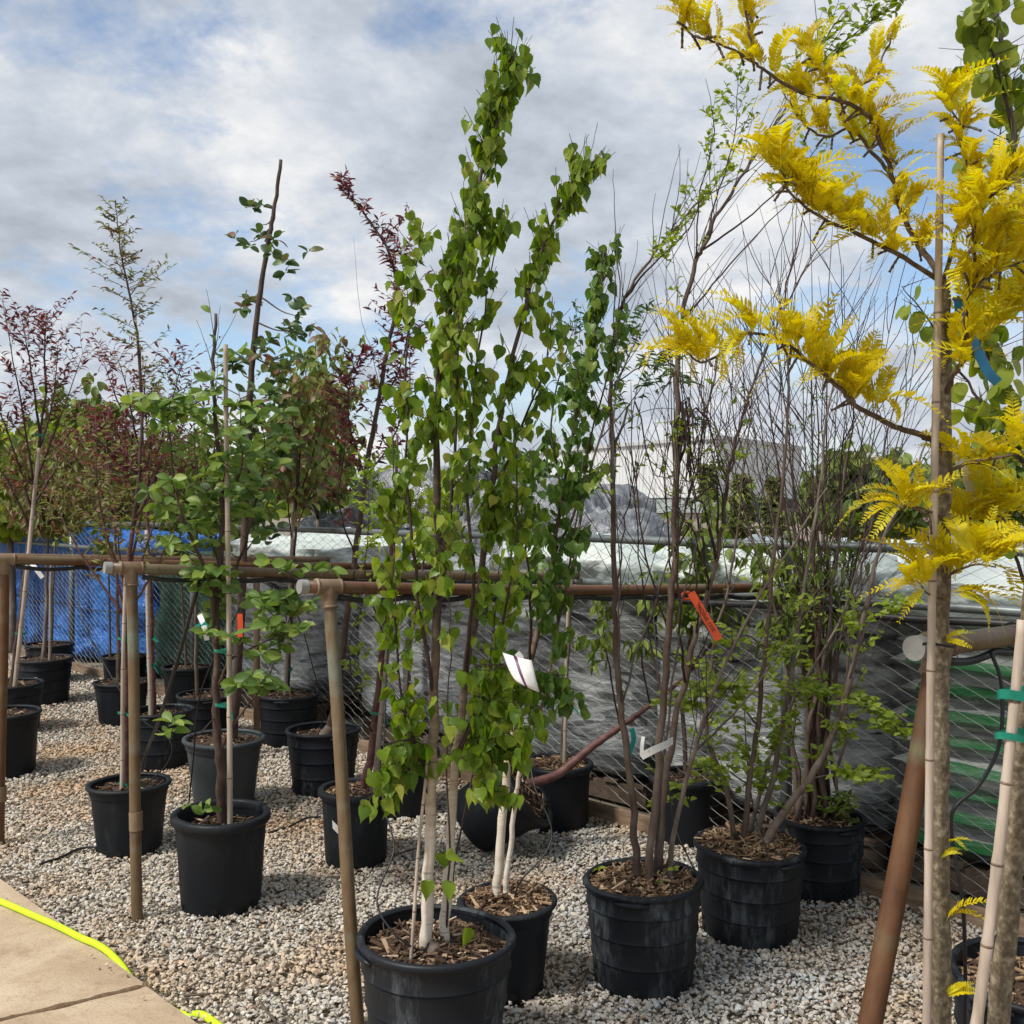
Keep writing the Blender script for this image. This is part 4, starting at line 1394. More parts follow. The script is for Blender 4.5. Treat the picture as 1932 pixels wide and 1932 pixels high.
def birch_a():
    Y = 2.9
    base = P(821, 952, Y); base.z = 0
    t = Tree('potted_birch', 'tall leafy twin stemmed white birch in a big dusty black pot against the pipe post', 'tree', base, GP, 1, 'birch', M['leaf_birch'])
    zs = pot(t.root, t.org, base, 0.205, 0.385, 'ribbed', M['pot'], 0.045, 'chips', 1, 620)
    a1 = t.stem(px(Y, (803, 1800, -.04), (808, 1650, -.03), (815, 1450), (822, 1250), (828, 1050, .02), (822, 850, .03), (836, 650, .02), (876, 480), (915, 300), (945, 185), (975, 90)), 0.018, 0.002, M['birch_bark'], 'trunk')
    a2 = t.stem(px(Y, (836, 1795), (845, 1650, .02), (858, 1450, .05), (876, 1300, .07), (905, 1100, .08), (925, 950, .06), (945, 780, .04), (985, 600), (1030, 450), (1078, 360), (1112, 308)), 0.015, 0.0018, M['birch_bark'], 'trunk')
    t.stem(px(Y, (806, 1815, -.04), (812, 1795, -.05), (835, 1800, -.02)), 0.026, 0.020, M['bark_grey'], 'root_flare')
    b1 = t.stem(px(Y, (820, 1330), (792, 1150, -.05), (772, 950, -.07), (765, 750, -.07), (778, 560, -.05), (800, 420, -.03)), 0.006, 0.001, M['twig'], 'branch')
    b2 = t.stem(px(Y, (826, 1130), (850, 950, -.08), (862, 750, -.1), (868, 560, -.08), (880, 420, -.06)), 0.006, 0.001, M['twig'], 'branch')
    b3 = t.stem(px(Y, (878, 1290, .07), (893, 1100), (882, 900, -.02), (900, 700, -.04), (925, 520, -.03), (955, 390)), 0.006, 0.001, M['twig'], 'branch')
    b4 = t.stem(px(Y, (925, 950, .06), (985, 800, .1), (1030, 680, .1), (1042, 560, .08)), 0.005, 0.001, M['twig'], 'branch')
    b5 = t.stem(px(Y, (860, 1430, .05), (930, 1250, .02), (970, 1060), (975, 900), (965, 760)), 0.005, 0.001, M['twig'], 'branch')
    b6 = t.stem(px(Y, (812, 1480), (765, 1350, -.05), (748, 1200, -.06), (742, 1000, -.05), (745, 800)), 0.005, 0.001, M['twig'], 'branch')
    b7 = t.stem(px(Y, (840, 1780), (848, 1600, -.05), (842, 1400, -.1), (850, 1200, -.12), (835, 980, -.12)), 0.0035, 0.001, M['twig'], 'branch')
    b8 = t.stem(px(Y, (838, 1780, .02), (870, 1560, .1), (905, 1400, .14), (930, 1200, .12), (948, 1000, .1)), 0.0035, 0.001, M['twig'], 'branch')
    # low drooping twigs with big leaves
    lo1 = t.stem(px(Y, (813, 1520), (780, 1400, -.05), (755, 1420, -.06), (742, 1520, -.06)), 0.003, 0.0008, M['twig'], 'branch', 4)
    lo2 = t.stem(px(Y, (862, 1420, .05), (910, 1310, .0), (930, 1400, -.03), (925, 1500, -.04)), 0.003, 0.0008, M['twig'], 'branch', 4)
    lo3 = t.stem(px(Y, (862, 1440, .05), (935, 1260, -.02), (965, 1300, -.04), (972, 1420, -.05)), 0.003, 0.0008, M['twig'], 'branch', 4)
    sz = (0.025, 0.044)
    t.twigs(a1, 0.50, 0.985, 130, (0.05, 0.14), 0.6, 0.7, 0.0016, (3, 6), sz)
    t.twigs(a2, 0.45, 0.985, 78, (0.05, 0.13), 0.6, 0.7, 0.0016, (3, 6), sz)
    for b in (b1, b2, b3): t.twigs(b, 0.12, 0.97, 42, (0.05, 0.13), 0.6, 0.6, 0.0014, (3, 5), sz)
    t.twigs(b4, 0.2, 0.97, 16, (0.06, 0.14), 0.6, 0.6, 0.0014, (2, 4), sz)
    t.twigs(b5, 0.15, 0.97, 30, (0.05, 0.13), 0.7, 0.5, 0.0014, (3, 5), sz)
    t.twigs(b6, 0.12, 0.95, 42, (0.05, 0.12), 0.6, 0.5, 0.0014, (3, 5), sz)
    t.twigs(b7, 0.42, 0.97, 14, (0.05, 0.12), 0.7, 0.4, 0.0014, (2, 4), sz)
    t.twigs(b8, 0.35, 0.97, 22, (0.06, 0.14), 0.7, 0.4, 0.0014, (3, 5), sz)
    for b, n in ((lo1, 26), (lo2, 36), (lo3, 28)):
        t.twigs(b, 0.3, 0.98, n, (0.04, 0.12), 0.8, 0.1, 0.0013, (3, 5), (0.032, 0.052), droop=0.12)
    for (u, v) in ((800, 1650), (845, 1590), (860, 1655), (885, 1740), (838, 1600)):
        t.put(P(u, v, Y - .05), Vector((0, 0, 1)), 0.05, 'hang')
    # leafless tips
    t.twigs(a1, 0.6, 0.98, 22, (0.10, 0.22), 0.35, 0.95, 0.0012, (0, 1), sz)
    t.twigs(a2, 0.6, 0.98, 14, (0.08, 0.2), 0.35, 0.95, 0.0012, (0, 1), sz)
    t.stake(P(772, 1825, Y - .1), P(806, 1420, Y - .02), 0.0052, 'bamboo', 4)
    t.finish()


def birch_b():
    Y = 3.38
    base = P(958, 952, Y); base.z = 0
    t = Tree('potted_birch', 'slim white stemmed birch in a narrow tapered pot behind the big birch pot', 'tree', base, GP, 2, 'birch', M['leaf_birch_dark'])
    pot(t.root, t.org, base, 0.15, 0.30, 'taper', M['pot_clean'], 0.005, 'chips_fresh', 2, 420, 0.78)
    a1 = t.stem(px(Y, (936, 1712), (943, 1600), (956, 1460), (978, 1330, .02), (1006, 1223, .03), (1027, 1144, .03), (1043, 1051, .03), (1060, 930, .02), (1092, 760), (1122, 620), (1140, 470)), 0.016, 0.002, M['birch_bark'], 'trunk')
    a2 = t.stem(px(Y, (953, 1712, -.02), (962, 1600, -.03), (974, 1500, -.05), (992, 1420, -.06), (1030, 1300, -.05), (1060, 1150), (1085, 1000), (1100, 860)), 0.010, 0.0015, M['birch_bark'], 'trunk')
    b1 = t.stem(px(Y, (1000, 1250, .03), (1000, 1100, -.08), (985, 960, -.1), (1000, 860, -.08)), 0.005, 0.001, M['twig'], 'branch')
    b2 = t.stem(px(Y, (1043, 1051, .03), (1090, 950, .08), (1115, 820, .1), (1150, 680, .08), (1160, 540, .06), (1150, 460)), 0.005, 0.001, M['twig'], 'branch')
    b3 = t.stem(px(Y, (975, 1350), (1010, 1290, -.1), (1050, 1270, -.12), (1085, 1330, -.12)), 0.003, 0.0008, M['twig'], 'branch')
    b4 = t.stem(px(Y, (972, 1380), (950, 1300, -.14), (965, 1250, -.16), (985, 1330, -.16)), 0.003, 0.0008, M['twig'], 'branch')
    b5 = t.stem(px(Y, (1060, 930), (1040, 800, .05), (1065, 680, .06), (1085, 610, .06)), 0.004, 0.001, M['twig'], 'branch')
    sz = (0.026, 0.046)
    t.twigs(a1, 0.45, 0.74, 34, (0.07, 0.17), 0.7, 0.5, 0.0015, (3, 5), sz)
    t.twigs(a1, 0.74, 0.985, 32, (0.04, 0.10), 0.55, 0.7, 0.0014, (3, 5), sz)
    t.twigs(a2, 0.5, 0.97, 26, (0.05, 0.13), 0.7, 0.5, 0.0014, (3, 5), sz)
    for b, n in ((b1, 30), (b2, 38), (b3, 30), (b4, 28), (b5, 16)): t.twigs(b, 0.2, 0.97, n, (0.05, 0.12), 0.7, 0.4, 0.0013, (3, 5), sz)
    t.twigs(a1, 0.7, 0.98, 18, (0.1, 0.25), 0.35, 0.95, 0.0012, (0, 1), sz)
    t.finish()


def shrub_c():
    Y = 3.45
    base = P(1215, 952, Y); base.z = 0
    t = Tree('potted_shrub', 'multi stemmed shrub with mostly bare reddish brown branches in a ribbed dusty pot', 'shrub', base, GP, 3, 'small', M['leaf_lime'])
    pot(t.root, t.org, base, 0.185, 0.345, 'ribbed', M['pot'], 0.02, 'chips_fresh', 3, 520, 0.9)
    bm = M['bark_mix']
    c1 = t.stem(px(Y, (1206, 1668), (1197, 1560), (1185, 1440), (1167, 1300, .02), (1160, 1150, .03), (1157, 1000, .04), (1153, 850, .05), (1152, 700, .05), (1163, 620, .04), (1180, 562), (1234, 478), (1271, 435), (1324, 377), (1398, 334)), 0.0135, 0.0015, bm, 'trunk', 5, 0.006)
    c2 = t.stem(px(Y, (1222, 1690, -.05), (1233, 1540, -.05), (1248, 1380, -.04), (1262, 1200, -.03), (1272, 1050), (1276, 880), (1279, 694), (1287, 602), (1311, 496), (1325, 472), (1351, 409), (1398, 337), (1443, 260), (1490, 190), (1545, 90), (1600, 15)), 0.0140, 0.0015, bm, 'trunk', 5, 0.006)
    c3 = t.stem(px(Y, (1243, 1650, .05), (1260, 1450, .08), (1288, 1300, .1), (1318, 1180, .1), (1353, 1051, .1), (1366, 959, .1), (1379, 866, .08), (1406, 766, .06), (1450, 652, .04), (1500, 540), (1560, 440)), 0.0125, 0.0015, bm, 'trunk', 5, 0.006)
    c4 = t.stem(px(Y, (1262, 1680), (1275, 1560), (1310, 1420, -.03), (1350, 1300, -.05), (1420, 1150, -.06), (1500, 1020, -.08), (1560, 920)), 0.010, 0.0015, M['bark_grey'], 'trunk')
    # secondary branches
    s1 = t.stem(px(Y, (1180, 562), (1230, 500, -.1), (1300, 430, -.15), (1320, 370, -.15)), 0.004, 0.001, M['twig'], 'branch')
    s2 = t.stem(px(Y, (1325, 472), (1350, 380, .1), (1385, 260, .12), (1390, 140, .1)), 0.004, 0.001, M['twig'], 'branch')
    s3 = t.stem(px(Y, (1311, 496), (1318, 380, -.05), (1345, 250, -.08), (1330, 150, -.08)), 0.003, 0.0008, M['twig'], 'branch')
    s4 = t.stem(px(Y, (1325, 472), (1400, 420, .05), (1500, 330, .1), (1570, 240, .1)), 0.004, 0.001, M['twig'], 'branch')
    s5 = t.stem(px(Y, (1287, 602), (1360, 520, .1), (1450, 420, .12), (1520, 350, .1)), 0.004, 0.001, M['twig'], 'branch')
    s6 = t.stem(px(Y, (1153, 700, .05), (1168, 560, .1), (1160, 430, .1), (1157, 320, .1)), 0.003, 0.0007, M['twig'], 'branch')
    s7 = t.stem(px(Y, (1490, 190), (1580, 90, .05), (1660, 30, .05), (1705, -20)), 0.003, 0.0007, M['twig'], 'branch')
    s8 = t.stem(px(Y, (1279, 694), (1230, 780, -.1), (1200, 900, -.1)), 0.002, 0.0007, M['twig'], 'branch')
    s9 = t.stem(px(Y, (1262, 1200), (1220, 1050, -.06), (1195, 880, -.08), (1190, 720, -.08)), 0.004, 0.001, M['twig'], 'branch')
    s10 = t.stem(px(Y, (1255, 1340, -.04), (1225, 1200, .1), (1205, 1050, .12), (1190, 900, .12), (1110, 720, .1)), 0.004, 0.001, M['twig'], 'branch')
    s11 = t.stem(px(Y, (1272, 1050), (1300, 930, -.08), (1330, 800, -.1), (1360, 650, -.1)), 0.004, 0.001, M['twig'], 'branch')
    s12 = t.stem(px(Y, (1366, 959, .1), (1340, 820, .15), (1345, 680, .15)), 0.003, 0.001, M['twig'], 'branch')
    s13 = t.stem(px(Y, (1310, 1420), (1400, 1330, -.1), (1500, 1190, -.12), (1540, 1130, -.12)), 0.004, 0.001, M['twig_grey'], 'branch')
    # slender extra stems filling the fan
    rg = random.Random(33)
    for k in range(18):
        u0 = rg.uniform(1195, 1268); ut = rg.uniform(1110, 1520); vt = rg.uniform(380, 820); d = rg.uniform(-.25, .25)
        um = u0 + (ut - u0) * rg.uniform(0.25, 0.45)
        if k < 1:
            lo = px(Y, (u0, 1660, d * .15), (u0 + (um - u0) * .3, 1430, d * .4))
        else:
            src = (c1, c2, c3)[k % 3]
            lo = [t.at(src, rg.uniform(0.20, 0.46))[0]]
            zl = lo[0].z
            us = 966 + lo[0].x / lo[0].y * FOC
            ut = us + (ut - us) * 0.6
            um = us + (ut - us) * 0.3
        i = t.stem(lo + px(Y, (um, 1150 if k < 1 else min(1150, 952 + (EYE - zl - 0.2) / Y * FOC), d * .8), ((um + ut) / 2 + rg.uniform(-15, 15), 900 if vt < 800 else 1000, d), (ut, vt, d)), rg.uniform(0.0035, 0.006), 0.0008, M['twig'] if k % 3 else M['twig_grey'], 'branch', 4, 0.009, 6)
        t.twigs(i, 0.35, 0.97, 7, (0.12, 0.4), 0.55, 0.8, 0.0014, (0, 0), mode='out')
        t.twigs(i, 0.35, 0.97, 4, (0.05, 0.12), 0.8, 0.4, 0.001, (2, 5), (0.018, 0.03), 'out')
    # bare whips
    for i, n in ((c1, 26), (c2, 30), (c3, 30), (c4, 18), (s9, 8), (s10, 8), (s11, 8)):
        t.twigs(i, 0.28, 0.95, n, (0.15, 0.45), 0.45, 0.85, 0.0017, (0, 0), mode='out')
    sz = (0.018, 0.030)
    t.twigs(s1, 0.3, 1.0, 18, (0.05, 0.12), 0.7, 0.5, 0.001, (4, 8), sz, 'out')
    t.twigs(c1, 0.78, 0.9, 10, (0.06, 0.12), 0.6, 0.5, 0.001, (3, 7), sz, 'out')
    t.twigs(s2, 0.4, 1.0, 26, (0.05, 0.12), 0.7, 0.5, 0.001, (4, 8), sz, 'out')
    t.twigs(s3, 0.4, 0.8, 12, (0.04, 0.08), 0.6, 0.5, 0.001, (3, 6), sz, 'out')
    t.twigs(s4, 0.5, 1.0, 18, (0.05, 0.12), 0.7, 0.5, 0.001, (3, 7), sz, 'out')
    t.twigs(s7, 0.1, 1.0, 42, (0.04, 0.11), 0.7, 0.5, 0.001, (4, 7), (0.022, 0.036), 'out')
    t.twigs(c2, 0.86, 1.0, 26, (0.05, 0.12), 0.7, 0.5, 0.001, (3, 7), (0.022, 0.034), 'out')
    t.twigs(c2, 0.38, 0.5, 10, (0.03, 0.07), 0.8, 0.3, 0.001, (3, 5), (0.022, 0.034), 'out')
    t.twigs(c3, 0.32, 0.62, 18, (0.04, 0.09), 0.8, 0.3, 0.001, (3, 5), (0.022, 0.036), 'out')
    t.twigs(c3, 0.05, 0.3, 5, (0.04, 0.09), 0.8, 0.3, 0.001, (3, 5), sz, 'out')
    t.twigs(s13, 0.2, 1.0, 12, (0.05, 0.1), 0.8, 0.3, 0.001, (2, 4), sz, 'out')
    for (u, v, n) in ((1238, 1680, 7), (1240, 1665, 6), (1272, 1640, 6), (1130, 1642, 3)):
        t.rosette(P(u, v, Y - .05), n, (0.02, 0.03))
    t.finish()


def shrub_d():
    Y = 3.83
    base = P(1416, 952, Y); base.z = 0
    t = Tree('potted_shrub', 'leaning multi stemmed shrub with lime green leaves in a pot brimming with bark chips', 'shrub', base, GP, 4, 'small', M['leaf_lime'], M['twig_grey'])
    pot(t.root, t.org, base, 0.195, 0.335, 'ribbed', M['pot'], 0.005, 'chips_fresh', 4, 520, 0.9)
    g = M['bark_grey']
    d1 = t.stem(px(Y, (1440, 1602, -.05), (1478, 1535, -.05), (1528, 1470, -.06), (1572, 1385, -.08), (1602, 1285, -.1), (1625, 1190, -.1), (1645, 1090, -.1), (1668, 1010, -.1), (1710, 930, -.1), (1760, 800, -.1)), 0.0165, 0.003, g, 'trunk')
    d2 = t.stem(px(Y, (1404, 1592), (1412, 1490), (1430, 1370, .03), (1443, 1220, .05), (1460, 1050, .06), (1478, 880, .06), (1487, 700, .05), (1480, 560, .03), (1510, 440)), 0.0125, 0.002, M['bark_mix'], 'trunk')
    d3 = t.stem(px(Y, (1386, 1585), (1368, 1480), (1335, 1380, .05), (1345, 1230, .08), (1380, 1080, .1), (1400, 900, .1), (1420, 760, .1)), 0.0105, 0.002, M['bark_mix'], 'trunk')
    d4 = t.stem(px(Y, (1424, 1595, .03), (1458, 1470, .08), (1490, 1300, .1), (1515, 1120, .12), (1545, 930, .12), (1565, 760, .12), (1600, 600, .1)), 0.0125, 0.002, g, 'trunk')
    d5 = t.stem(px(Y, (1412, 1590, .06), (1450, 1440, .16), (1500, 1320, .2), (1580, 1180, .25), (1640, 1000, .25), (1670, 850, .2)), 0.009, 0.002, g, 'trunk')
    e1 = t.stem(px(Y, (1430, 1370, .03), (1360, 1290, -.1), (1300, 1330, -.12)), 0.004, 0.001, M['twig_grey'], 'branch')
    e2 = t.stem(px(Y, (1490, 1300, .1), (1560, 1310, -.05), (1640, 1340, -.1), (1700, 1385, -.1)), 0.004, 0.001, M['twig_grey'], 'branch')
    e3 = t.stem(px(Y, (1528, 1470, -.06), (1590, 1460, -.12), (1650, 1470, -.15)), 0.003, 0.001, M['twig_grey'], 'branch')
    e4 = t.stem(px(Y, (1412, 1480), (1350, 1450, -.1), (1270, 1510, -.15)), 0.003, 0.001, M['twig_grey'], 'branch')
    e5 = t.stem(px(Y, (1443, 1220, .05), (1400, 1200, -.1), (1340, 1270, -.14), (1260, 1330, -.15)), 0.003, 0.001, M['twig_grey'], 'branch')
    e6 = t.stem(px(Y, (1602, 1285, -.1), (1640, 1180, -.2), (1690, 1150, -.22), (1740, 1140, -.22)), 0.003, 0.001, M['twig_grey'], 'branch')
    sz = (0.026, 0.042)
    for b, n in ((e1, 34), (e2, 48), (e3, 22), (e4, 16), (e5, 22), (e6, 20)): t.twigs(b, 0.15, 1.0, n, (0.05, 0.13), 0.8, 0.4, 0.001, (4, 7), sz, 'out')
    for b, n in ((d2, 30), (d3, 30), (d4, 34), (d5, 34)): t.twigs(b, 0.12, 0.48, n, (0.06, 0.18), 0.8, 0.3, 0.0012, (4, 7), sz, 'out')
    t.twigs(d1, 0.12, 0.65, 22, (0.05, 0.14), 0.8, 0.3, 0.0012, (4, 7), sz, 'out')
    for b, n in ((d1, 14), (d2, 16), (d3, 13), (d4, 17), (d5, 15)): t.twigs(b, 0.35, 0.97, n, (0.15, 0.5), 0.5, 0.85, 0.0021, (0, 0), mode='out')
    t.finish()


def shrub_e():
    Y = 4.25
    base = P(1546, 952, Y); base.z = 0
    t = Tree('potted_shrub', 'upright twiggy shrub with dense dark bare whips and green sprouts at its base', 'shrub', base, GP, 5, 'lance', M['leaf_mid'], M['twig'])
    pot(t.root, t.org, base, 0.175, 0.315, 'ribbed', M['pot'], 0.03, 'chips', 5, 300, 0.92)
    rg = random.Random(55)
    st = []
    tops = [(1290, 620), (1340, 540), (1400, 430), (1570, 420), (1450, 470), (1380, 640), (1425, 560), (1465, 600), (1500, 520), (1530, 480), (1560, 560), (1590, 500), (1625, 560), (1655, 620), (1690, 560), (1722, 640), (1750, 560), (1480, 700), (1540, 640), (1610, 660), (1665, 720)]
    for k, (u, v) in enumerate(tops):
        u0 = 1500 + 90 * rg.random(); m = rg.uniform(-.15, .15)
        mu = 1546 + (u - 1546) * 0.35
        i = t.stem(px(Y, (u0, 1560, m * .3), (u0 * .6 + mu * .4, 1350, m * .6), (mu, 1120, m), (mu * .5 + u * .5, 880, m * 1.4), (u, v, m * 1.6)), 0.0075 if k % 3 else 0.012, 0.0012, M['bark_dark'] if k % 4 else M['bark_mix'], 'trunk', 4, 0.014)
        st.append(i)
        t.twigs(i, 0.40, 0.97, 14, (0.2, 0.6), 0.6, 0.8, 0.0022, (0, 0), mode='out')
        t.twigs(i, 0.40, 0.9, 3, (0.05, 0.14), 0.8, 0.4, 0.001, (3, 6), (0.02, 0.035), 'out')
    sz = (0.04, 0.075)
    for i in st[:8]:
        t.twigs(i, 0.36, 0.60, 9, (0.08, 0.2), 0.9, 0.2, 0.0015, (4, 7), sz, 'droop', droop=0.12)
    for i in st[8:13]:
        t.twigs(i, 0.40, 0.62, 7, (0.08, 0.18), 0.9, 0.2, 0.0015, (3, 6), (0.03, 0.05), 'droop', droop=0.05)
    for k in range(26):
        p = P(rg.uniform(1545, 1620), rg.uniform(1490, 1570), Y - rg.uniform(0.0, .12))
        t.rosette(p, 5, (0.03, 0.05))
    t.finish()


def tipped_f():
    Y = 4.72
    # pot lies tipped: opening towards the upper right and the viewer
    mouth = P(998, 1508, Y - 0.05)
    axis = Vector((0.80, -0.18, 0.57)).normalized()
    h = 0.33
    b0 = mouth - axis * h
    Rm = axis.to_track_quat('Z', 'Y').to_matrix().to_4x4()
    T = Matrix.Translation(b0) @ Rm
    # lowest point rests on the ground
    low = min((T @ Vector((0.155 * math.cos(a), 0.155 * math.sin(a), 0))).z for a in [k * .3 for k in range(21)])
    T = Matrix.Translation(Vector((0, 0, 0.004 - low))) @ T
    org = Vector((b0.x, b0.y, 0))
    t = Tree('tipped_potted_tree', 'tipped over smooth black pot with a leaning reddish trunk, lying on the gravel', 'tree', org, GP, 6, 'lance', M['leaf_mid'])
    pot(t.root, t.org, b0, 0.175, h, 'smooth', M['pot_clean'], 0.03, 'chips', 6, 220, 0.88, tilt=T)
    s0 = T @ Vector((0.0, 0.02, h - 0.04))
    a = t.stem([s0] + px(Y, (1050, 1463, .0), (1110, 1415, .05), (1170, 1372, .1), (1228, 1330, .15), (1300, 1270, .2), (1360, 1190, .25)), 0.024, 0.006, M['bark_red'], 'trunk', 6, 0.003, 10)
    b1 = t.stem(px(Y, (1170, 1372, .1), (1150, 1260, .0), (1140, 1190, -.05), (1150, 1100)), 0.005, 0.001, M['twig'], 'branch')
    b2 = t.stem(px(Y, (1228, 1330, .15), (1210, 1240, .1), (1230, 1150, .05), (1260, 1080)), 0.005, 0.001, M['twig'], 'branch')
    b3 = t.stem(px(Y, (1300, 1270, .2), (1340, 1190, .1), (1350, 1100, .05)), 0.005, 0.001, M['twig'], 'branch')
    for b, n in ((b1, 15), (b2, 10), (b3, 8)): t.twigs(b, 0.3, 1.0, n, (0.06, 0.16), 0.8, 0.1, 0.0013, (4, 7), (0.05, 0.085), 'droop', droop=0.15)
    t.finish()
    # it leans back on the cloth of other pots? supported by its side wall on the gravel


def pot_g():
    Y = 5.12
    base = P(1052, 952, Y); base.z = 0
    t = Tree('potted_tree', 'dark green narrow leaved young tree in a smooth pot behind the tipped pot', 'tree', base, GP, 7, 'lance', M['leaf_dark'])
    pot(t.root, t.org, base, 0.168, 0.315, 'smooth', M['pot_clean'], 0.02, 'chips_fresh', 7, 220, 0.9)
    a = t.stem(px(Y, (1058, 1462, .02), (1064, 1380, .02), (1070, 1250), (1080, 1100), (1100, 950), (1130, 830), (1165, 720), (1200, 640), (1225, 580)), 0.012, 0.002, M['bark_grey'], 'trunk')
    b1 = t.stem(px(Y, (1130, 830), (1190, 760, .1), (1240, 690, .12), (1265, 660, .12)), 0.004, 0.001, M['twig'], 'branch')
    b2 = t.stem(px(Y, (1100, 950), (1085, 800, -.1), (1075, 690, -.1), (1090, 600, -.1)), 0.004, 0.001, M['twig'], 'branch')
    b3 = t.stem(px(Y, (1165, 720), (1215, 690, -.1), (1262, 700, -.12), (1275, 720, -.12)), 0.004, 0.001, M['twig'], 'branch')
    b4 = t.stem(px(Y, (1100, 950), (1180, 800, .2), (1260, 770, .2), (1330, 800, .2)), 0.003, 0.001, M['twig'], 'branch')
    sz = (0.03, 0.055)
    for b, n in ((b1, 22), (b2, 26), (b3, 18), (b4, 8)): t.twigs(b, 0.3, 1.0, n, (0.06, 0.14), 0.7, 0.4, 0.0013, (4, 7), sz, 'out')
    t.twigs(a, 0.65, 1.0, 26, (0.06, 0.15), 0.7, 0.5, 0.0013, (4, 7), sz, 'out')
    t.twigs(a, 0.3, 0.6, 18, (0.1, 0.3), 0.5, 0.8, 0.0015, (0, 2), sz, 'out')
    t.stake(P(1063, 1468, Y - .04), P(1076, 1020, Y - .04), 0.010, 'bamboo', 5)
    t.tie(P(1070, 1330, Y - .02), 0.026)
    t.finish()


def tree_h():
    Y = 4.6
    base = P(671, 952, Y); base.z = 0
    t = Tree('potted_tree', 'leaning dark red trunk with stake in a smooth pot bearing a white sticker', 'tree', base, GP, 8, 'small', M['leaf_lime'])
    pot(t.root, t.org, base, 0.155, 0.33, 'smooth', M['pot_clean'], 0.03, 'chips_fresh', 8, 260, 0.88)
    a = t.stem(px(Y, (683, 1508, .02), (700, 1420), (715, 1300), (724, 1200, .02), (734, 1080, .05), (745, 950, .08), (750, 820, .1)), 0.021, 0.006, M['bark_red'], 'trunk', 5, 0.004, 10)
    b1 = t.stem(px(Y, (705, 1390), (670, 1300, -.1), (660, 1220, -.1), (690, 1120, -.08)), 0.004, 0.001, M['twig'], 'branch')
    b2 = t.stem(px(Y, (724, 1200, .02), (690, 1080, -.05), (700, 960, -.05), (705, 880, -.05)), 0.004, 0.001, M['twig'], 'branch')
    b3 = t.stem(px(Y, (734, 1080, .05), (760, 950, .1), (790, 850, .1)), 0.004, 0.001, M['twig'], 'branch')
    sz = (0.025, 0.045)
    for b, n in ((b1, 16), (b2, 34), (b3, 14)): t.twigs(b, 0.25, 1.0, n, (0.05, 0.13), 0.8, 0.4, 0.0013, (4, 7), sz, 'out')
    t.stake(P(704, 1515, Y - .05), P(735, 1180, Y - .06), 0.013, 'bamboo_dark', 4)
    t.tie(P(712, 1345, Y - .02), 0.034)
    # sticker on the pot
    g = Geo()
    for (u, v) in ((620, 1565), (636, 1572), (634, 1590), (618, 1582)):
        ang = None
    cx = base.x; cy = base.y
    def onpot(az, z, e=0.0035):
        k = z / 0.33
        r = 0.155 * (0.88 + 0.12 * k) + e + 0.004
        return Vector((cx + math.sin(az) * r, cy - math.cos(az) * r, z))
    a0, a1_ = -0.56, -0.30
    n = 6
    for i in range(n + 1):
        az = a0 + (a1_ - a0) * i / n
        z = 0.205 - 0.030 * i / n
        g.v += [onpot(az, z - 0.018), onpot(az, z + 0.018)]
    for i in range(n): g.f.append((2 * i, 2 * i + 2, 2 * i + 3, 2 * i + 1))
    st = g.build('sticker', M['tag_white'], t.root, True, t.org)
    t.finish()


def tree_i():
    Y = 5.73
    base = P(609, 952, Y); base.z = 0
    t = Tree('potted_tree', 'purple leaved plum with tall bent top in a banded pot behind the pipe post', 'tree', base, GP, 9, 'lance', M['leaf_plum'])
    pot(t.root, t.org, base, 0.185, 0.35, 'ribbed', M['pot'], 0.05, 'chips', 9, 200, 0.9)
    a = t.stem(px(Y, (612, 1400), (622, 1370), (638, 1300), (650, 1200), (670, 1050), (690, 900), (712, 770), (735, 640), (750, 560), (735, 480), (700, 420), (665, 375), (640, 335)), 0.024, 0.002, M['bark_dark'], 'trunk', 5, 0.004, 9)
    t.stem(px(Y, (608, 1398, -.03), (622, 1372, -.02)), 0.04, 0.025, M['bark_grey'], 'root_flare')
    b1 = t.stem(px(Y, (690, 900), (660, 800, -.1), (660, 720, -.1), (675, 670, -.1)), 0.006, 0.001, M['twig'], 'branch')
    b2 = t.stem(px(Y, (670, 1050), (640, 950, -.1), (650, 830, -.15), (640, 760, -.15)), 0.006, 0.001, M['twig'], 'branch')
    b3 = t.stem(px(Y, (712, 770), (760, 680, .1), (770, 560, .1), (750, 430, .1)), 0.006, 0.001, M['twig'], 'branch')
    b4 = t.stem(px(Y, (690, 900), (740, 830, .15), (770, 740, .15), (775, 640, .15)), 0.006, 0.001, M['twig'], 'branch')
    sz = (0.03, 0.055)
    for b, n in ((b1, 34), (b2, 34), (b3, 32), (b4, 32)): t.twigs(b, 0.15, 1.0, n, (0.06, 0.2), 0.7, 0.5, 0.0014, (5, 9), sz, 'out')
    t.twigs(a, 0.42, 0.66, 52, (0.08, 0.26), 0.8, 0.4, 0.0014, (5, 9), sz, 'out')
    t.twigs(a, 0.66, 1.0, 46, (0.03, 0.1), 0.7, 0.5, 0.0013, (4, 7), sz, 'out')
    t.stem(px(Y, (718, 740), (700, 660, -.05), (680, 590, -.06), (668, 450, -.06)), 0.002, 0.0006, M['twig'], 'branch')
    t.tie(P(636, 1320, Y), 0.03)
    t.finish()


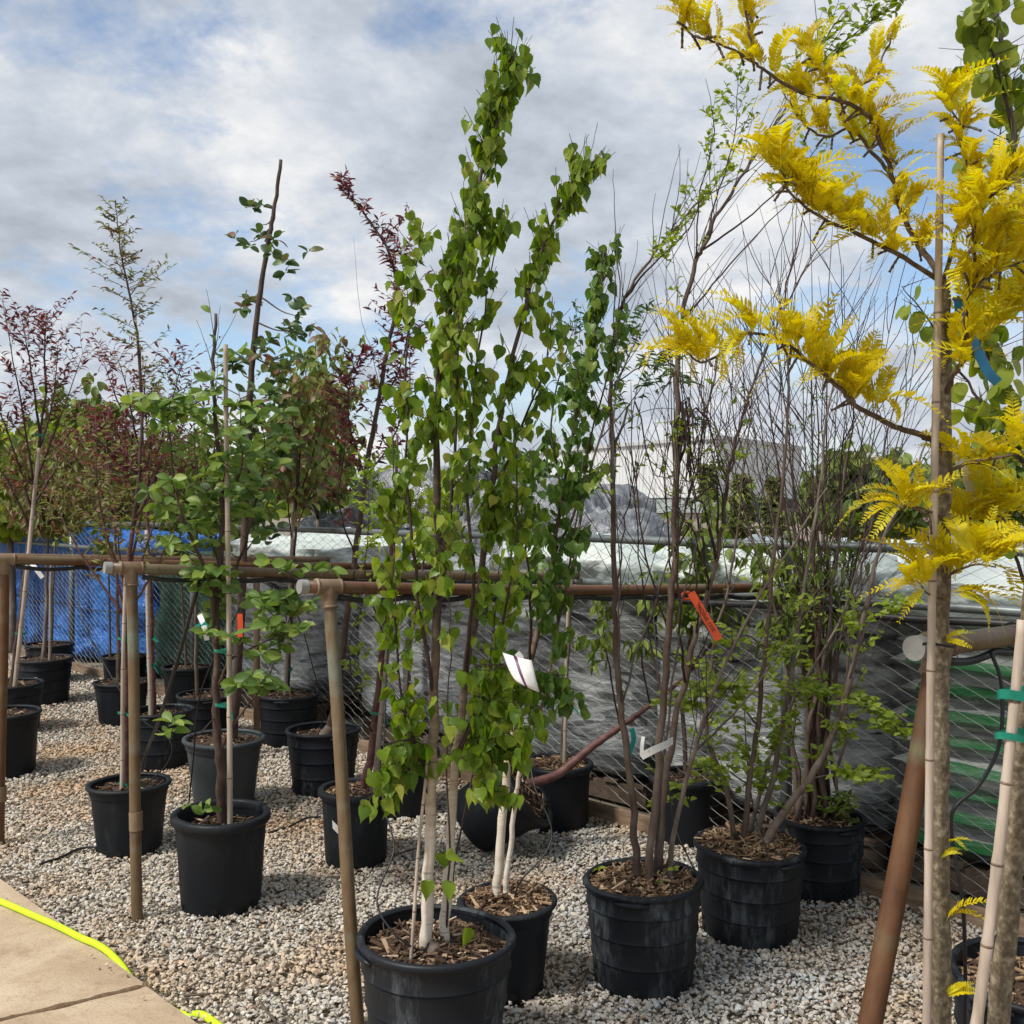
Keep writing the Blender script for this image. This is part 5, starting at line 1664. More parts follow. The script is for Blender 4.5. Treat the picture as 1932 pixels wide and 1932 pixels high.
def tree_j():
    Y = 6.9
    base = P(544, 952, Y); base.z = 0
    t = Tree('potted_tree', 'bronze and green leaved tree with slim stake in a wide banded pot by the fence', 'tree', base, GP, 10, 'oval', M['leaf_brown'])
    pot(t.root, t.org, base, 0.195, 0.33, 'ribbed', M['pot_clean'], 0.02, 'chips', 10, 180, 0.92)
    a = t.stem(px(Y, (540, 1330), (545, 1230), (552, 1100), (560, 950), (570, 820), (585, 720)), 0.016, 0.004, M['bark_dark'], 'trunk')
    bs = [t.stem(px(Y, (555, 1050), (540, 930, d), (520, 830, d), (505, 760, d)), 0.006, 0.001, M['twig'], 'branch') for d in (-.2,)]
    bs.append(t.stem(px(Y, (556, 1000), (600, 900, .1), (640, 800, .1), (655, 740, .1)), 0.006, 0.001, M['twig'], 'branch'))
    bs.append(t.stem(px(Y, (560, 950), (600, 830, -.2), (625, 730, -.2), (635, 650, -.2)), 0.006, 0.001, M['twig'], 'branch'))
    bs.append(t.stem(px(Y, (558, 980), (560, 850, -.3), (545, 750, -.3), (560, 690, -.3)), 0.006, 0.001, M['twig'], 'branch'))
    for b in bs: t.twigs(b, 0.15, 1.0, 24, (0.1, 0.36), 0.8, 0.4, 0.0016, (4, 7), (0.05, 0.085), 'droop')
    t.twigs(a, 0.6, 1.0, 22, (0.1, 0.4), 0.8, 0.4, 0.0016, (5, 9), (0.05, 0.085), 'droop')
    t.stake(P(537, 1332, Y - .06), P(556, 900, Y - .06), 0.013, 'bamboo_dark', 6)
    t.tie(P(543, 1262, Y - .03), 0.03)
    t.finish()


def tree_k():
    Y = 4.1
    base = P(416, 952, Y); base.z = 0
    t = Tree('potted_tree', 'bright green leaved apple tree with knobbly trunk and pale stake in a black pot', 'tree', base, GP, 11, 'oval', M['leaf_apple'])
    pot(t.root, t.org, base, 0.178, 0.37, 'smooth', M['pot_clean'], 0.075, 'chips', 11, 160, 0.87)
    bk = M['bark_dark']
    a = t.stem(px(Y, (417, 1580), (416, 1500), (413, 1420), (406, 1340), (408, 1250), (407, 1144), (416, 1078), (420, 958), (412, 840), (402, 720), (408, 592)), 0.020, 0.006, bk, 'trunk', 6, 0.004, 10)
    k2 = t.stem(px(Y, (404, 1190), (397, 1106, -.05), (372, 1040, -.08), (350, 990, -.1), (333, 934, -.1), (322, 842, -.1), (316, 770, -.1)), 0.010, 0.002, bk)
    k3 = t.stem(px(Y, (411, 1300), (433, 1247, -.04), (480, 1220, -.08), (540, 1180, -.1), (565, 1080, -.1)), 0.006, 0.001, bk)
    k4 = t.stem(px(Y, (413, 1420), (440, 1368, -.05), (481, 1313, -.08), (500, 1290, -.08), (535, 1197, -.08), (545, 1120, -.08)), 0.006, 0.001, bk)
    k5 = t.stem(px(Y, (407, 1144), (450, 1060, .1), (480, 960, .12), (500, 860, .12), (490, 780, .1)), 0.007, 0.001, bk)
    k6 = t.stem(px(Y, (416, 1078), (390, 980, .1), (370, 880, .12), (365, 790, .12)), 0.006, 0.001, bk)
    k7 = t.stem(px(Y, (420, 958), (455, 880, -.1), (455, 800, -.12), (450, 730, -.1)), 0.006, 0.001, bk)
    k8 = t.stem(px(Y, (407, 1350), (370, 1390, -.1), (345, 1375, -.14), (325, 1365, -.16)), 0.0025, 0.001, M['twig'])
    def clusters(i, f0, f1, n, ln=(0.02, 0.16), sz=(0.042, 0.068), m=(5, 8)):
        for _ in range(n):
            p, T, r = t.at(i, t.rg.uniform(f0, f1))
            d = (t.hdir() + T * 0.4 + Vector((0, 0, .2))).normalized()
            q = p + d * t.rg.uniform(*ln)
            t.tw.tube([p, (p + q) / 2 + Vector((0, 0, -.004)), q], [0.0022, 0.0018, 0.0014], 4, False)
            t.rosette(q, t.rg.randint(*m), sz, (d + Vector((0, 0, 0.6))).normalized())
    clusters(a, 0.35, 0.92, 30)
    for k, n in ((k2, 26), (k5, 18), (k6, 18), (k7, 13)): clusters(k, 0.15, 1.0, n)
    clusters(k3, 0.3, 1.0, 20); clusters(k4, 0.4, 1.0, 18)
    t.rosette(P(325, 1365, Y - .16), 7, (0.05, 0.07)); t.rosette(P(322, 1380, Y - .17), 5, (0.05, 0.07), Vector((0, -.3, .3)))
    for (u, v) in ((357, 1520), (380, 1530), (395, 1522)):
        t.rosette(P(u, v, Y - .08), 3, (0.04, 0.055))
    t.twigs(a, 0.6, 1.0, 10, (0.1, 0.25), 0.4, 0.8, 0.0016, (0, 1), mode='out')
    t.stake(P(434, 1585, Y - .05), P(427, 650, Y - .08), 0.0112, 'bamboo', 8)
    t.tie(P(421, 1330, Y - .03), 0.034); t.tie(P(418, 1228, Y - .03), 0.03)
    t.finish()


def tree_l():
    Y = 5.42
    base = P(422, 952, Y); base.z = 0
    t = Tree('potted_tree', 'tree with tall dark pruned leader and leaf tufts in a faded grey pot', 'tree', base, GP, 12, 'oval', M['leaf_apple_dark'])
    pot(t.root, t.org, base, 0.20, 0.37, 'taper', M['pot_grey'], 0.03, 'chips', 12, 160, 0.76)
    a = t.stem(px(Y, (436, 1420), (446, 1300), (455, 1150), (462, 1000), (468, 850), (474, 720), (486, 600), (505, 470), (518, 400), (531, 303)), 0.026, 0.009, M['bark_dark'], 'trunk', 6, 0.003, 10)
    def tuft(u, v, f, n, dy=-0.1, m=9, sp=0.10):
        p, T, r = t.at(a, f)
        q = P(u, v, Y + dy)
        mid = (p + q) / 2 + Vector((0, 0, -.02))
        t.stem([p, mid, q], 0.005, 0.0015, M['bark_dark'], 'branch', 4)
        for _ in range(n):
            x = mid.lerp(q, t.rg.uniform(0.2, 1.15)) + Vector((t.rg.gauss(0, 1), t.rg.gauss(0, 1), t.rg.gauss(0, 1))) * sp * 0.5
            t.rosette(x, t.rg.randint(4, 7), (0.05, 0.075))
    for (u, v, f, n) in ((485, 375, .90, 2), (470, 458, .84, 3), (548, 492, .80, 4), (497, 425, .88, 1), (560, 625, .66, 5), (572, 600, .7, 3), (470, 565, .7, 3), (505, 650, .62, 4), (535, 690, .6, 5), (450, 690, .56, 8), (520, 760, .52, 10), (440, 800, .45, 10), (510, 860, .42, 10), (545, 820, .42, 8), (430, 900, .38, 8), (510, 960, .3, 8)):
        tuft(u, v, f, n, t.rg.uniform(-.2, .2))
    t.finish()


def crown_generic(t, Y, org_uv, cen, rad, nb, nt_, Lf, sz, mode='out', depth=0.35, lv=(5, 8), mat=None, dr=0.0):
    """spreading crown: limbs from org to points inside an ellipse (sight-line units) with real depth"""
    rg = t.rg
    for k in range(nb):
        a = 2 * math.pi * (k + rg.random()) / nb
        f = rg.uniform(0.55, 1.0)
        u = cen[0] + rad[0] * math.cos(a) * f; v = cen[1] + rad[1] * math.sin(a) * f
        d = rg.uniform(-depth, depth)
        o = org_uv
        m1 = (o[0] * .62 + u * .38, o[1] * .55 + v * .45 )
        i = t.stem(px(Y, (o[0], o[1]), (m1[0] + rg.uniform(-8, 8), m1[1], d * .5), ((m1[0] + u) / 2 + rg.uniform(-6, 6), (m1[1] + v) / 2, d * .8), (u, v, d)), 0.008 * Y / 5, 0.0015, mat or t.tm, 'branch', 4, 0.006, 6)
        t.twigs(i, 0.2, 1.0, nt_, Lf, 0.75, 0.45, 0.0016, lv, sz, mode, droop=dr)


def tree_m():
    Y = 4.75
    base = P(243, 952, Y); base.z = 0
    t = Tree('potted_tree', 'bronze leaved crabapple with straight maroon trunk tied to a cane in a plain black pot', 'tree', base, GP, 13, 'lance', M['leaf_brown'])
    pot(t.root, t.org, base, 0.165, 0.315, 'taper', M['pot_clean'], 0.04, 'chips', 13, 140, 0.86)
    a = t.stem(px(Y, (238, 1515), (237, 1400), (237, 1290), (236, 1200), (236, 1150), (240, 1080), (250, 1000)), 0.0185, 0.010, M['bark_red'], 'trunk', 6, 0.003, 10)
    i = t.stem(px(Y, (250, 1000), (262, 900), (268, 780, .02), (262, 650, .02), (245, 550), (229, 470), (220, 395)), 0.010, 0.002, M['bark_dark'])
    t.twigs(i, 0.40, 0.8, 34, (0.08, 0.3), 0.9, 0.35, 0.0014, (8, 13), (0.022, 0.038), 'out')
    t.twigs(i, 0.7, 1.0, 34, (0.04, 0.14), 0.9, 0.4, 0.0014, (6, 10), (0.022, 0.038), 'out')
    for (p0, p1, p2) in (((236, 1165), (150, 1040), (100, 940)), ((236, 1160), (205, 1030), (160, 900)), ((238, 1150), (220, 1000), (200, 830)), ((240, 1130), (290, 990), (330, 850)), ((238, 1160), (300, 1060), (345, 960)), ((245, 1080), (280, 900), (300, 720)), ((240, 1120), (190, 960), (180, 780)), ((250, 1000), (310, 850), (355, 720))):
        d = t.rg.uniform(-.3, .3)
        b = t.stem(px(Y, p0, (*p1, d * .6), (*p2, d)), 0.007, 0.0015, M['bark_red'])
        t.twigs(b, 0.25, 1.0, 19, (0.06, 0.24), 0.75, 0.4, 0.0013, (5, 8), (0.025, 0.045), 'out')
    t.stake(P(227, 1520, Y - .05), P(236, 1090, Y - .06), 0.010, 'bamboo', 5)
    for v in (1478, 1345, 1205): t.tie(P(233, v, Y - .03), 0.028, tail=0.03)
    t.finish()
    # upper purple crown belongs to the tree standing behind it


def tree_n():
    Y = 6.3
    base = P(301, 952, Y); base.z = 0
    t = Tree('potted_tree', 'purple leaved tree with pale cane in a wide pot behind the tan pipe post', 'tree', base, GP, 14, 'lance', M['leaf_plum'])
    pot(t.root, t.org, base, 0.18, 0.34, 'ribbed', M['pot'], 0.05, 'chips', 14, 140, 0.94)
    a = t.stem(px(Y, (290, 1360), (287, 1250), (284, 1120), (278, 1000), (272, 880), (268, 760), (265, 650)), 0.018, 0.005, M['bark_red'], 'trunk')
    crown_generic(t, Y, (276, 960), (275, 760), (110, 150), 11, 22, (0.1, 0.34), (0.03, 0.055), 'out', 0.4)
    t.stake(P(283, 1362, Y - .06), P(276, 1000, Y - .06), 0.013, 'bamboo', 6)
    t.tie(P(285, 1255, Y - .03), 0.03); t.tie(P(284, 1205, Y - .03), 0.03)
    t.finish()


def tree_o():
    Y = 7.55
    base = P(229, 952, Y); base.z = 0
    t = Tree('potted_tree', 'slim tree with peeling tan trunk in a low black pot before the blue tarp', 'tree', base, GP, 15, 'lance', M['leaf_brown'])
    pot(t.root, t.org, base, 0.18, 0.30, 'taper', M['pot_clean'], 0.02, 'chips', 15, 140, 0.88)
    t.stem(px(Y, (222, 1300), (222, 1200), (220, 1080), (215, 950), (210, 850)), 0.018, 0.006, M['bark_mix'], 'trunk')
    crown_generic(t, Y, (216, 980), (200, 880), (120, 110), 9, 20, (0.1, 0.36), (0.045, 0.075), 'droop', 0.5)
    t.finish()


def tree_p():
    Y = 7.05
    base = P(392, 952, Y); base.z = 0
    t = Tree('potted_tree', 'thin bare lower trunk rising from a shaded pot beside the green netting', 'tree', base, GP, 16, 'lance', M['leaf_mid'])
    pot(t.root, t.org, base, 0.205, 0.30, 'ribbed', M['pot_clean'], 0.03, 'chips', 16, 120, 0.92)
    t.stem(px(Y, (372, 1330), (370, 1250), (369, 1150), (372, 1000), (380, 870)), 0.016, 0.006, M['bark_mix'], 'trunk')
    crown_generic(t, Y, (374, 1000), (410, 890), (130, 105), 10, 28, (0.1, 0.3), (0.05, 0.08), 'droop', 0.5)
    t.finish()


def tree_r():
    Y = 7.25
    base = P(22, 952, Y); base.z = 0
    t = Tree('potted_tree', 'wine red leaved plum with leaning trunk tied to a long pale cane', 'tree', base, GP, 17, 'lance', M['leaf_plum'])
    pot(t.root, t.org, base, 0.195, 0.34, 'ribbed', M['pot_clean'], 0.03, 'chips', 17, 160, 0.9)
    a = t.stem(px(Y, (18, 1312), (30, 1220), (45, 1100), (56, 1000), (64, 920), (76, 820), (88, 740)), 0.020, 0.008, M['bark_dark'], 'trunk')
    for (p0, p1, p2) in (((64, 920), (40, 760), (5, 560)), ((60, 960), (20, 830), (-30, 700)), ((76, 820), (60, 700), (40, 590)), ((70, 860), (100, 760), (112, 640)), ((64, 920), (110, 800), (160, 660)), ((88, 740), (85, 660), (88, 610)), ((56, 1000), (10, 900), (-60, 820)), ((60, 960), (110, 880), (170, 820))):
        d = t.rg.uniform(-.4, .4)
        b = t.stem(px(Y, p0, (*p1, d * .6), (*p2, d)), 0.010, 0.0015, M['bark_dark'])
        t.twigs(b, 0.25, 1.0, 24, (0.1, 0.34), 0.6, 0.6, 0.0016, (5, 9), (0.035, 0.06), 'out')
    t.stake(P(25, 1318, Y - .07), P(75, 845, Y - .07), 0.016, 'bamboo', 7)
    for v, u in ((1195, 38), (960, 62), (820, 76)): t.tie(P(u, v, Y - .03), 0.036, tail=0.04)
    t.finish()


def tree_s():
    Y = 8.3
    base = P(83, 952, Y); base.z = 0
    t = Tree('potted_tree', 'bronze leaved tree in a large pot with white label before the blue tarp', 'tree', base, GP, 18, 'lance', M['leaf_brown'])
    pot(t.root, t.org, base, 0.205, 0.36, 'ribbed', M['pot_clean'], 0.02, 'chips', 18, 120, 0.88)
    t.stem(px(Y, (80, 1262), (86, 1180), (88, 1080), (92, 950)), 0.022, 0.008, M['bark_grey'], 'trunk')
    crown_generic(t, Y, (90, 1010), (85, 900), (120, 100), 9, 26, (0.1, 0.34), (0.06, 0.10), 'droop', 0.6)
    t.stake(P(93, 1262, Y - .07), P(97, 1060, Y - .07), 0.014, 'bamboo_dark', 4)
    g = Geo()
    for k in range(5):
        az = 0.05 + 0.03 * k
        for z in (0.20, 0.235):
            r = 0.205 * (0.88 + 0.12 * z / .36) + 0.012
            g.v.append(Vector((base.x + math.sin(az) * r, base.y - math.cos(az) * r, z)))
    for k in range(4): g.f.append((2 * k, 2 * k + 2, 2 * k + 3, 2 * k + 1))
    g.build('label', M['tag_white'], t.root, True, t.org)
    t.finish()


def plain_pots():
    def one(u, Y, Rr, h, st, lab, sd, mat='pot_clean', stem=None, lm='leaf_mid'):
        base = P(u, 952, Y); base.z = 0
        t = Tree('potted_sapling', lab, 'tree', base, GP, sd, 'oval', M[lm])
        pot(t.root, t.org, base, Rr, h, st, M[mat], 0.03, 'chips', sd, 100, 0.86)
        if stem:
            i = t.stem(px(Y, *stem), 0.012, 0.003, M['bark_mix'], 'trunk')
            t.twigs(i, 0.5, 1.0, 40, (0.1, 0.3), 0.8, 0.4, 0.0016, (4, 7), (0.05, 0.08), 'droop')
        t.finish()
    one(10, 6.1, 0.185, 0.37, 'taper', 'tapered black pot at the foot of the rust brown post', 31, stem=[(-15, 1350), (-30, 1150), (-50, 900), (-60, 700)])
    one(92, 9.3, 0.2, 0.34, 'ribbed', 'black pot wedged behind a larger pot against the blue tarp fence', 32, stem=[(98, 1230), (100, 1100), (110, 950), (120, 820)], lm='leaf_lime')
    one(234, 8.7, 0.18, 0.32, 'taper', 'dark pot close to the fence where blue tarp meets green netting', 33, stem=[(207, 1270), (206, 1150), (205, 1000), (215, 880)])
    one(352, 8.0, 0.18, 0.34, 'taper', 'small shaded pot close to the green netting fence', 34, stem=[(352, 1300), (345, 1150), (340, 1000), (330, 860)])
    one(765, 5.35, 0.17, 0.32, 'smooth', 'shaded pot half hidden behind the big birch leaves', 35, stem=[(765, 1400), (770, 1250), (800, 1050), (830, 900)], lm='leaf_lime')
    one(1296, 4.9, 0.16, 0.31, 'smooth', 'black pot tucked close to the fence behind two shrubs', 36, stem=[(1296, 1480), (1290, 1300), (1320, 1100), (1350, 950)], lm='leaf_mid')


def locust():
    Y = 2.15
    base = P(1786, 952, Y); base.z = 0
    t = Tree('golden_locust', 'golden yellow feathery locust tree with speckled trunk tied to a pale bamboo cane', 'tree', base, None, 20, 'frond', M['leaf_yellow'], M['bark_locust_twig'], 300)
    pot(t.root, t.org, base, 0.185, 0.34, 'ribbed', M['pot'], 0.03, 'chips', 20, 160, 0.9)
    a = t.stem(px(Y, (1786, 2100), (1780, 1932), (1777, 1700), (1776, 1500), (1776, 1250), (1779, 1000), (1781, 800), (1781, 640), (1780, 530)), 0.0215, 0.0125, M['bark_locust'], 'trunk', 6, 0.002, 12)
    bt = M['bark_locust_twig']
    S = {}
    def br(k, pts, r0, r1=0.0022, dz=None):
        S[k] = t.stem(px(Y, *pts), r0 * 0.74, r1 * 0.7, bt, 'branch', 5, 0.003, 8)
    br('b1', [(1784, 540), (1705, 487, -.05), (1604, 435, -.1), (1549, 413, -.13), (1489, 364, -.16), (1470, 316, -.17)], 0.0075)
    br('b2', [(1780, 560), (1757, 498, .02), (1727, 457, .04), (1697, 390, .05), (1682, 335, .05), (1660, 271, .04), (1638, 223, .02), (1586, 193, -.02), (1511, 178, -.06), (1444, 137, -.1), (1418, 119, -.11), (1355, 85, -.14), (1307, 71, -.15), (1285, 48, -.15)], 0.0095)
    br('b3', [(1682, 335, .05), (1645, 290, .1), (1605, 245, .12), (1560, 260, .14), (1522, 242, .15), (1496, 208, .15), (1474, 175, .15)], 0.006)
    br('b4', [(1640, 225, .02), (1623, 167, .05), (1645, 149, .06), (1675, 85, .08), (1692, 37, .09)], 0.005)
    br('b5', [(1418, 119, -.11), (1411, 56, -.12), (1396, -10, -.12)], 0.004)
    br('b6', [(1586, 193, -.02), (1571, 167), (1541, 126, .03), (1519, 104, .05)], 0.004)
    br('b7', [(1778, 530), (1809, 427, -.05), (1831, 383, -.07), (1824, 316, -.08), (1809, 260, -.08), (1812, 238, -.08), (1783, 201, -.07)], 0.0065)
    br('b8', [(1779, 545), (1846, 457, .08), (1902, 431, .12), (1945, 416, .14), (2010, 390, .16)], 0.007)
    br('b9', [(1782, 750), (1800, 706, -.05), (1818, 665, -.08), (1824, 558, -.1), (1846, 535, -.1), (1890, 509, -.1), (1940, 491, -.1), (2000, 480, -.1)], 0.009)
    br('b9b', [(1842, 537, -.1), (1838, 465, -.14), (1842, 409, -.16), (1880, 360, -.18), (1940, 290, -.2)], 0.005)
    br('b10', [(1778, 850), (1760, 832, -.02), (1721, 815, -.04), (1690, 806, -.05), (1662, 791, -.06), (1623, 772, -.08), (1604, 753, -.09), (1566, 717, -.1), (1520, 680, -.12), (1485, 647, -.13), (1407, 628, -.15), (1374, 658, -.15), (1325, 684, -.16), (1303, 669, -.16), (1273, 643, -.16)], 0.0095)
    br('b11', [(1782, 895), (1800, 884, -.02), (1841, 870, -.06), (1920, 856, -.12), (1990, 830, -.15)], 0.006)
    br('b12', [(1779, 1130), (1757, 1125, -.05), (1738, 1105, -.08)], 0.004)
    br('b13', [(1779, 980), (1755, 965, -.06), (1720, 955, -.1), (1695, 962, -.12)], 0.004)
    br('b14', [(1779, 1100), (1800, 1080, -.06), (1840, 1065, -.1), (1880, 1070, -.12)], 0.005)
    br('b15', [(1779, 1000), (1820, 980, .05), (1870, 975, .08), (1940, 970, .1)], 0.005)
    br('b16', [(1812, 690, -.06), (1850, 640, .05), (1900, 590, .1), (1960, 570, .12)], 0.005)
    rg = t.rg
    def fan(p, n, size, face, spread=1.0, upb=0.45):
        face = face.normalized()
        for k in range(n):
            d = (face * 0.8 + Vector((rg.gauss(0, .55), rg.gauss(0, .55), rg.gauss(0, .45) + upb)) * spread).normalized()
            t.leaf(p, d, Vector((rg.gauss(0, .35), -0.4 + rg.gauss(0, .4), 1)), rg.uniform(*size) * rg.choice((0.62, 0.85, 0.95, 1.05)))
    def along(k, f0, f1, n, num=(2, 4), size=(0.06, 0.11), back=0.3):
        for j in range(n):
            f = f0 + (f1 - f0) * (j + rg.random() * .7) / n
            p, T, r = t.at(S[k], min(f, .999))
            side = Vector((rg.gauss(0, .5), rg.gauss(0, .5), 0.25))
            fan(p, max(1, rg.randint(*num) - rg.choice((0, 1, 1))), (size[0] * 1.08, size[1] * 1.12), T * 0.6 + side, 1.0, 0.4)
            if rg.random() < 0.45:
                # dark flower spike
                d = (T * rg.uniform(-.3, .8) + Vector((rg.gauss(0, .5), rg.gauss(0, .5), rg.uniform(-.9, .1)))).normalized()
                l = rg.uniform(0.018, 0.045)
                m = 7
                t.tw.tube([p + d * l * q / m + Vector((0, 0, -.006 * (q / m) ** 2)) for q in range(m + 1)], [0.0012 if q == 0 else (0.0032 if q % 2 else 0.0022) for q in range(m + 1)], 5, True)
    along('b1', 0.2, 1.0, 18, (3, 5), (0.08, 0.135)); fan(t.at(S['b1'], .99)[0], 7, (0.08, 0.13), Vector((-.4, -.1, .8)))
    along('b2', 0.12, 1.0, 38, (2, 4), (0.06, 0.11)); fan(t.at(S['b2'], .99)[0], 4, (0.06, 0.09), Vector((-.2, 0, .9)))
    along('b3', 0.1, 1.0, 14, (2, 4), (0.06, 0.11))
    along('b4', 0.1, 0.8, 9, (2, 4), (0.05, 0.09))
    along('b5', 0.2, 1.0, 8, (2, 4), (0.06, 0.09))
    along('b6', 0.1, 1.0, 9, (2, 4), (0.06, 0.10))
    along('b7', 0.1, 1.0, 16, (2, 4), (0.07, 0.12)); fan(t.at(S['b7'], .99)[0], 5, (0.06, 0.11), Vector((-.3, -.1, .8)))
    along('b8', 0.2, 0.9, 15, (3, 5), (0.08, 0.13))
    along('b9', 0.2, 0.9, 20, (3, 5), (0.08, 0.13)); along('b9b', 0.1, 0.9, 14, (3, 5), (0.08, 0.12))
    along('b10', 0.40, 1.0, 28, (3, 4), (0.07, 0.125))
    for (u, v, n, s0, s1, fx) in ((1740, 470, 6, .08, .12, (.3, -.1, .8)), (1700, 400, 6, .08, .12, (.6, -.1, .6)), (1690, 350, 5, .08, .12, (.6, 0, .5)), (1830, 400, 6, .08, .13, (.5, -.2, .6)), (1870, 470, 6, .09, .14, (.6, -.2, .5)), (1612, 742, 9, .10, .155, (.5, -.2, .75)), (1560, 712, 9, .11, .165, (.35, -.1, .9)), (1500, 655, 5, .08, .12, (.1, 0, .9)), (1640, 770, 5, .09, .13, (.7, 0, .5)), (1690, 805, 2, .05, .08, (.1, 0, .9)),
                                 (1480, 340, 7, .09, .14, (-.3, -.2, .8)), (1500, 370, 7, .09, .14, (.5, -.1, .7)), (1600, 420, 6, .08, .12, (.2, 0, .9)), (1660, 450, 6, .08, .12, (.5, 0, .6)), (1730, 1040, 0, .1, .1, (0, 0, 1))):
        if n: fan(P(u, v, Y - .1), n, (s0, s1), Vector(fx), 0.8)
    along('b11', 0.2, 0.9, 7, (3, 5), (0.08, 0.13))
    p = t.at(S['b12'], .95)[0]; fan(p, 6, (0.10, 0.15), Vector((-.9, -.2, .3)), 0.7, 0.3)
    fan(p, 3, (0.10, 0.14), Vector((.2, -.4, .7)), 0.7)
    p = t.at(S['b13'], .9)[0]; fan(p, 6, (0.09, 0.14), Vector((-.8, -.2, .2)), 0.8, 0.2); fan(p, 4, (0.09, 0.14), Vector((.5, -.2, .8)), 0.6)
    along('b13', 0.2, 0.9, 3, (2, 4), (0.08, 0.12))
    along('b14', 0.2, 1.0, 8, (4, 6), (0.11, 0.16)); along('b15', 0.2, 0.9, 11, (3, 5), (0.10, 0.15)); along('b16', 0.2, 0.9, 12, (3, 5), (0.10, 0.14))
    fan(P(1800, 1120, Y - .1), 5, (0.12, 0.17), Vector((.9, -.2, -.2)), 0.6, 0.0)
    # sprouts low on the trunk
    for (u, v, n, s0) in ((1788, 1735, 3, 0.10), (1790, 1880, 4, 0.08), (1776, 1620, 2, 0.04), (1795, 1590, 2, 0.06), (1785, 1210, 3, 0.07), (1770, 940, 3, 0.06)):
        fan(P(u, v, Y - .025), n, (s0 * .8, s0 * 1.15), Vector((.8, -.4, .35)), 0.5, 0.3)
    t.stake(P(1748, 2110, Y - .055), P(1771, 255, Y - .045), 0.0092, 'bamboo', 11)
    t.tie(P(1773, 1215, Y - .02), 0.034, 'rubber', 0.02, 0.006)
    t.finish()


def round_tree():
    Y = 2.78
    base = P(1958, 952, Y); base.z = 0
    t = Tree('potted_tree', 'tree with round heart shaped green leaves behind the golden locust', 'tree', base, GP, 21, 'round', M['leaf_round'])
    pot(t.root, t.org, base, 0.215, 0.33, 'ribbed', M['pot'], 0.05, 'chips_fresh', 21, 420, 0.88)
    a = t.stem(px(Y, (1965, 1850), (1958, 1500), (1950, 1150), (1945, 850), (1935, 600), (1922, 420), (1908, 250), (1890, 110), (1872, -20), (1860, -120)), 0.018, 0.004, M['bark_grey'], 'trunk')
    bs = [t.stem(px(Y, (1945, 850), (1890, 720, -.1), (1850, 640, -.1), (1830, 560, -.1)), 0.006, 0.001, M['twig']),
          t.stem(px(Y, (1946, 900), (1880, 800, .1), (1810, 700, .15), (1740, 590, .15), (1700, 540, .15)), 0.006, 0.001, M['twig']),
          t.stem(px(Y, (1950, 1150), (1900, 1000, -.05), (1860, 850, -.05), (1850, 740, -.05)), 0.006, 0.001, M['twig']),
          t.stem(px(Y, (1935, 600), (1900, 480, .1), (1880, 330, .1), (1895, 180, .1)), 0.006, 0.001, M['twig']),
          t.stem(px(Y, (1908, 250), (1880, 130, -.05), (1850, 50, -.05), (1830, -20, -.05)), 0.005, 0.001, M['twig'])]
    for b, n in zip(bs, (24, 10, 26, 10, 22)): t.twigs(b, 0.25, 1.0, n, (0.05, 0.15), 0.8, 0.2, 0.0015, (1, 3), (0.036, 0.054), 'hang')
    t.twigs(a, 0.5, 0.98, 40, (0.05, 0.18), 0.8, 0.3, 0.0015, (2, 3), (0.036, 0.054), 'hang')
    t.finish()


def leaning_v():
    Y = 1.75
    base = Vector(((1780 - 966) / FOC * Y, Y, 0))
    t = Tree('potted_tree', 'smooth grey brown trunk tied with green tape to a split bamboo cane beside the locust', 'tree', base, None, 22, 'round', M['leaf_round'])
    pot(t.root, t.org, base, 0.16, 0.33, 'smooth', M['pot_clean'], 0.03, 'chips', 22, 120, 0.9)
    t.stem(px(Y, (1835, 2400), (1885, 1932), (1912, 1640), (1930, 1400), (1945, 1150), (1960, 800), (1985, 300)), 0.019, 0.012, M['bark_locust'], 'trunk', 6, 0.002, 12)
    t.stake(P(1795, 2400, Y - .04), P(1932, 1170, Y - .04), 0.0105, 'bamboo', 8)
    t.tie(P(1918, 1310, Y - .03), 0.030, tail=0.05, h=0.016); t.tie(P(1914, 1388, Y - .03), 0.030, tail=0.05)
    t.finish()


birch_a(); birch_b(); shrub_c(); shrub_d(); shrub_e(); tipped_f(); pot_g(); tree_h(); tree_i(); tree_j()
tree_k(); tree_l(); tree_m(); tree_n(); tree_o(); tree_p(); tree_r(); tree_s(); plain_pots(); locust(); round_tree(); leaning_v()

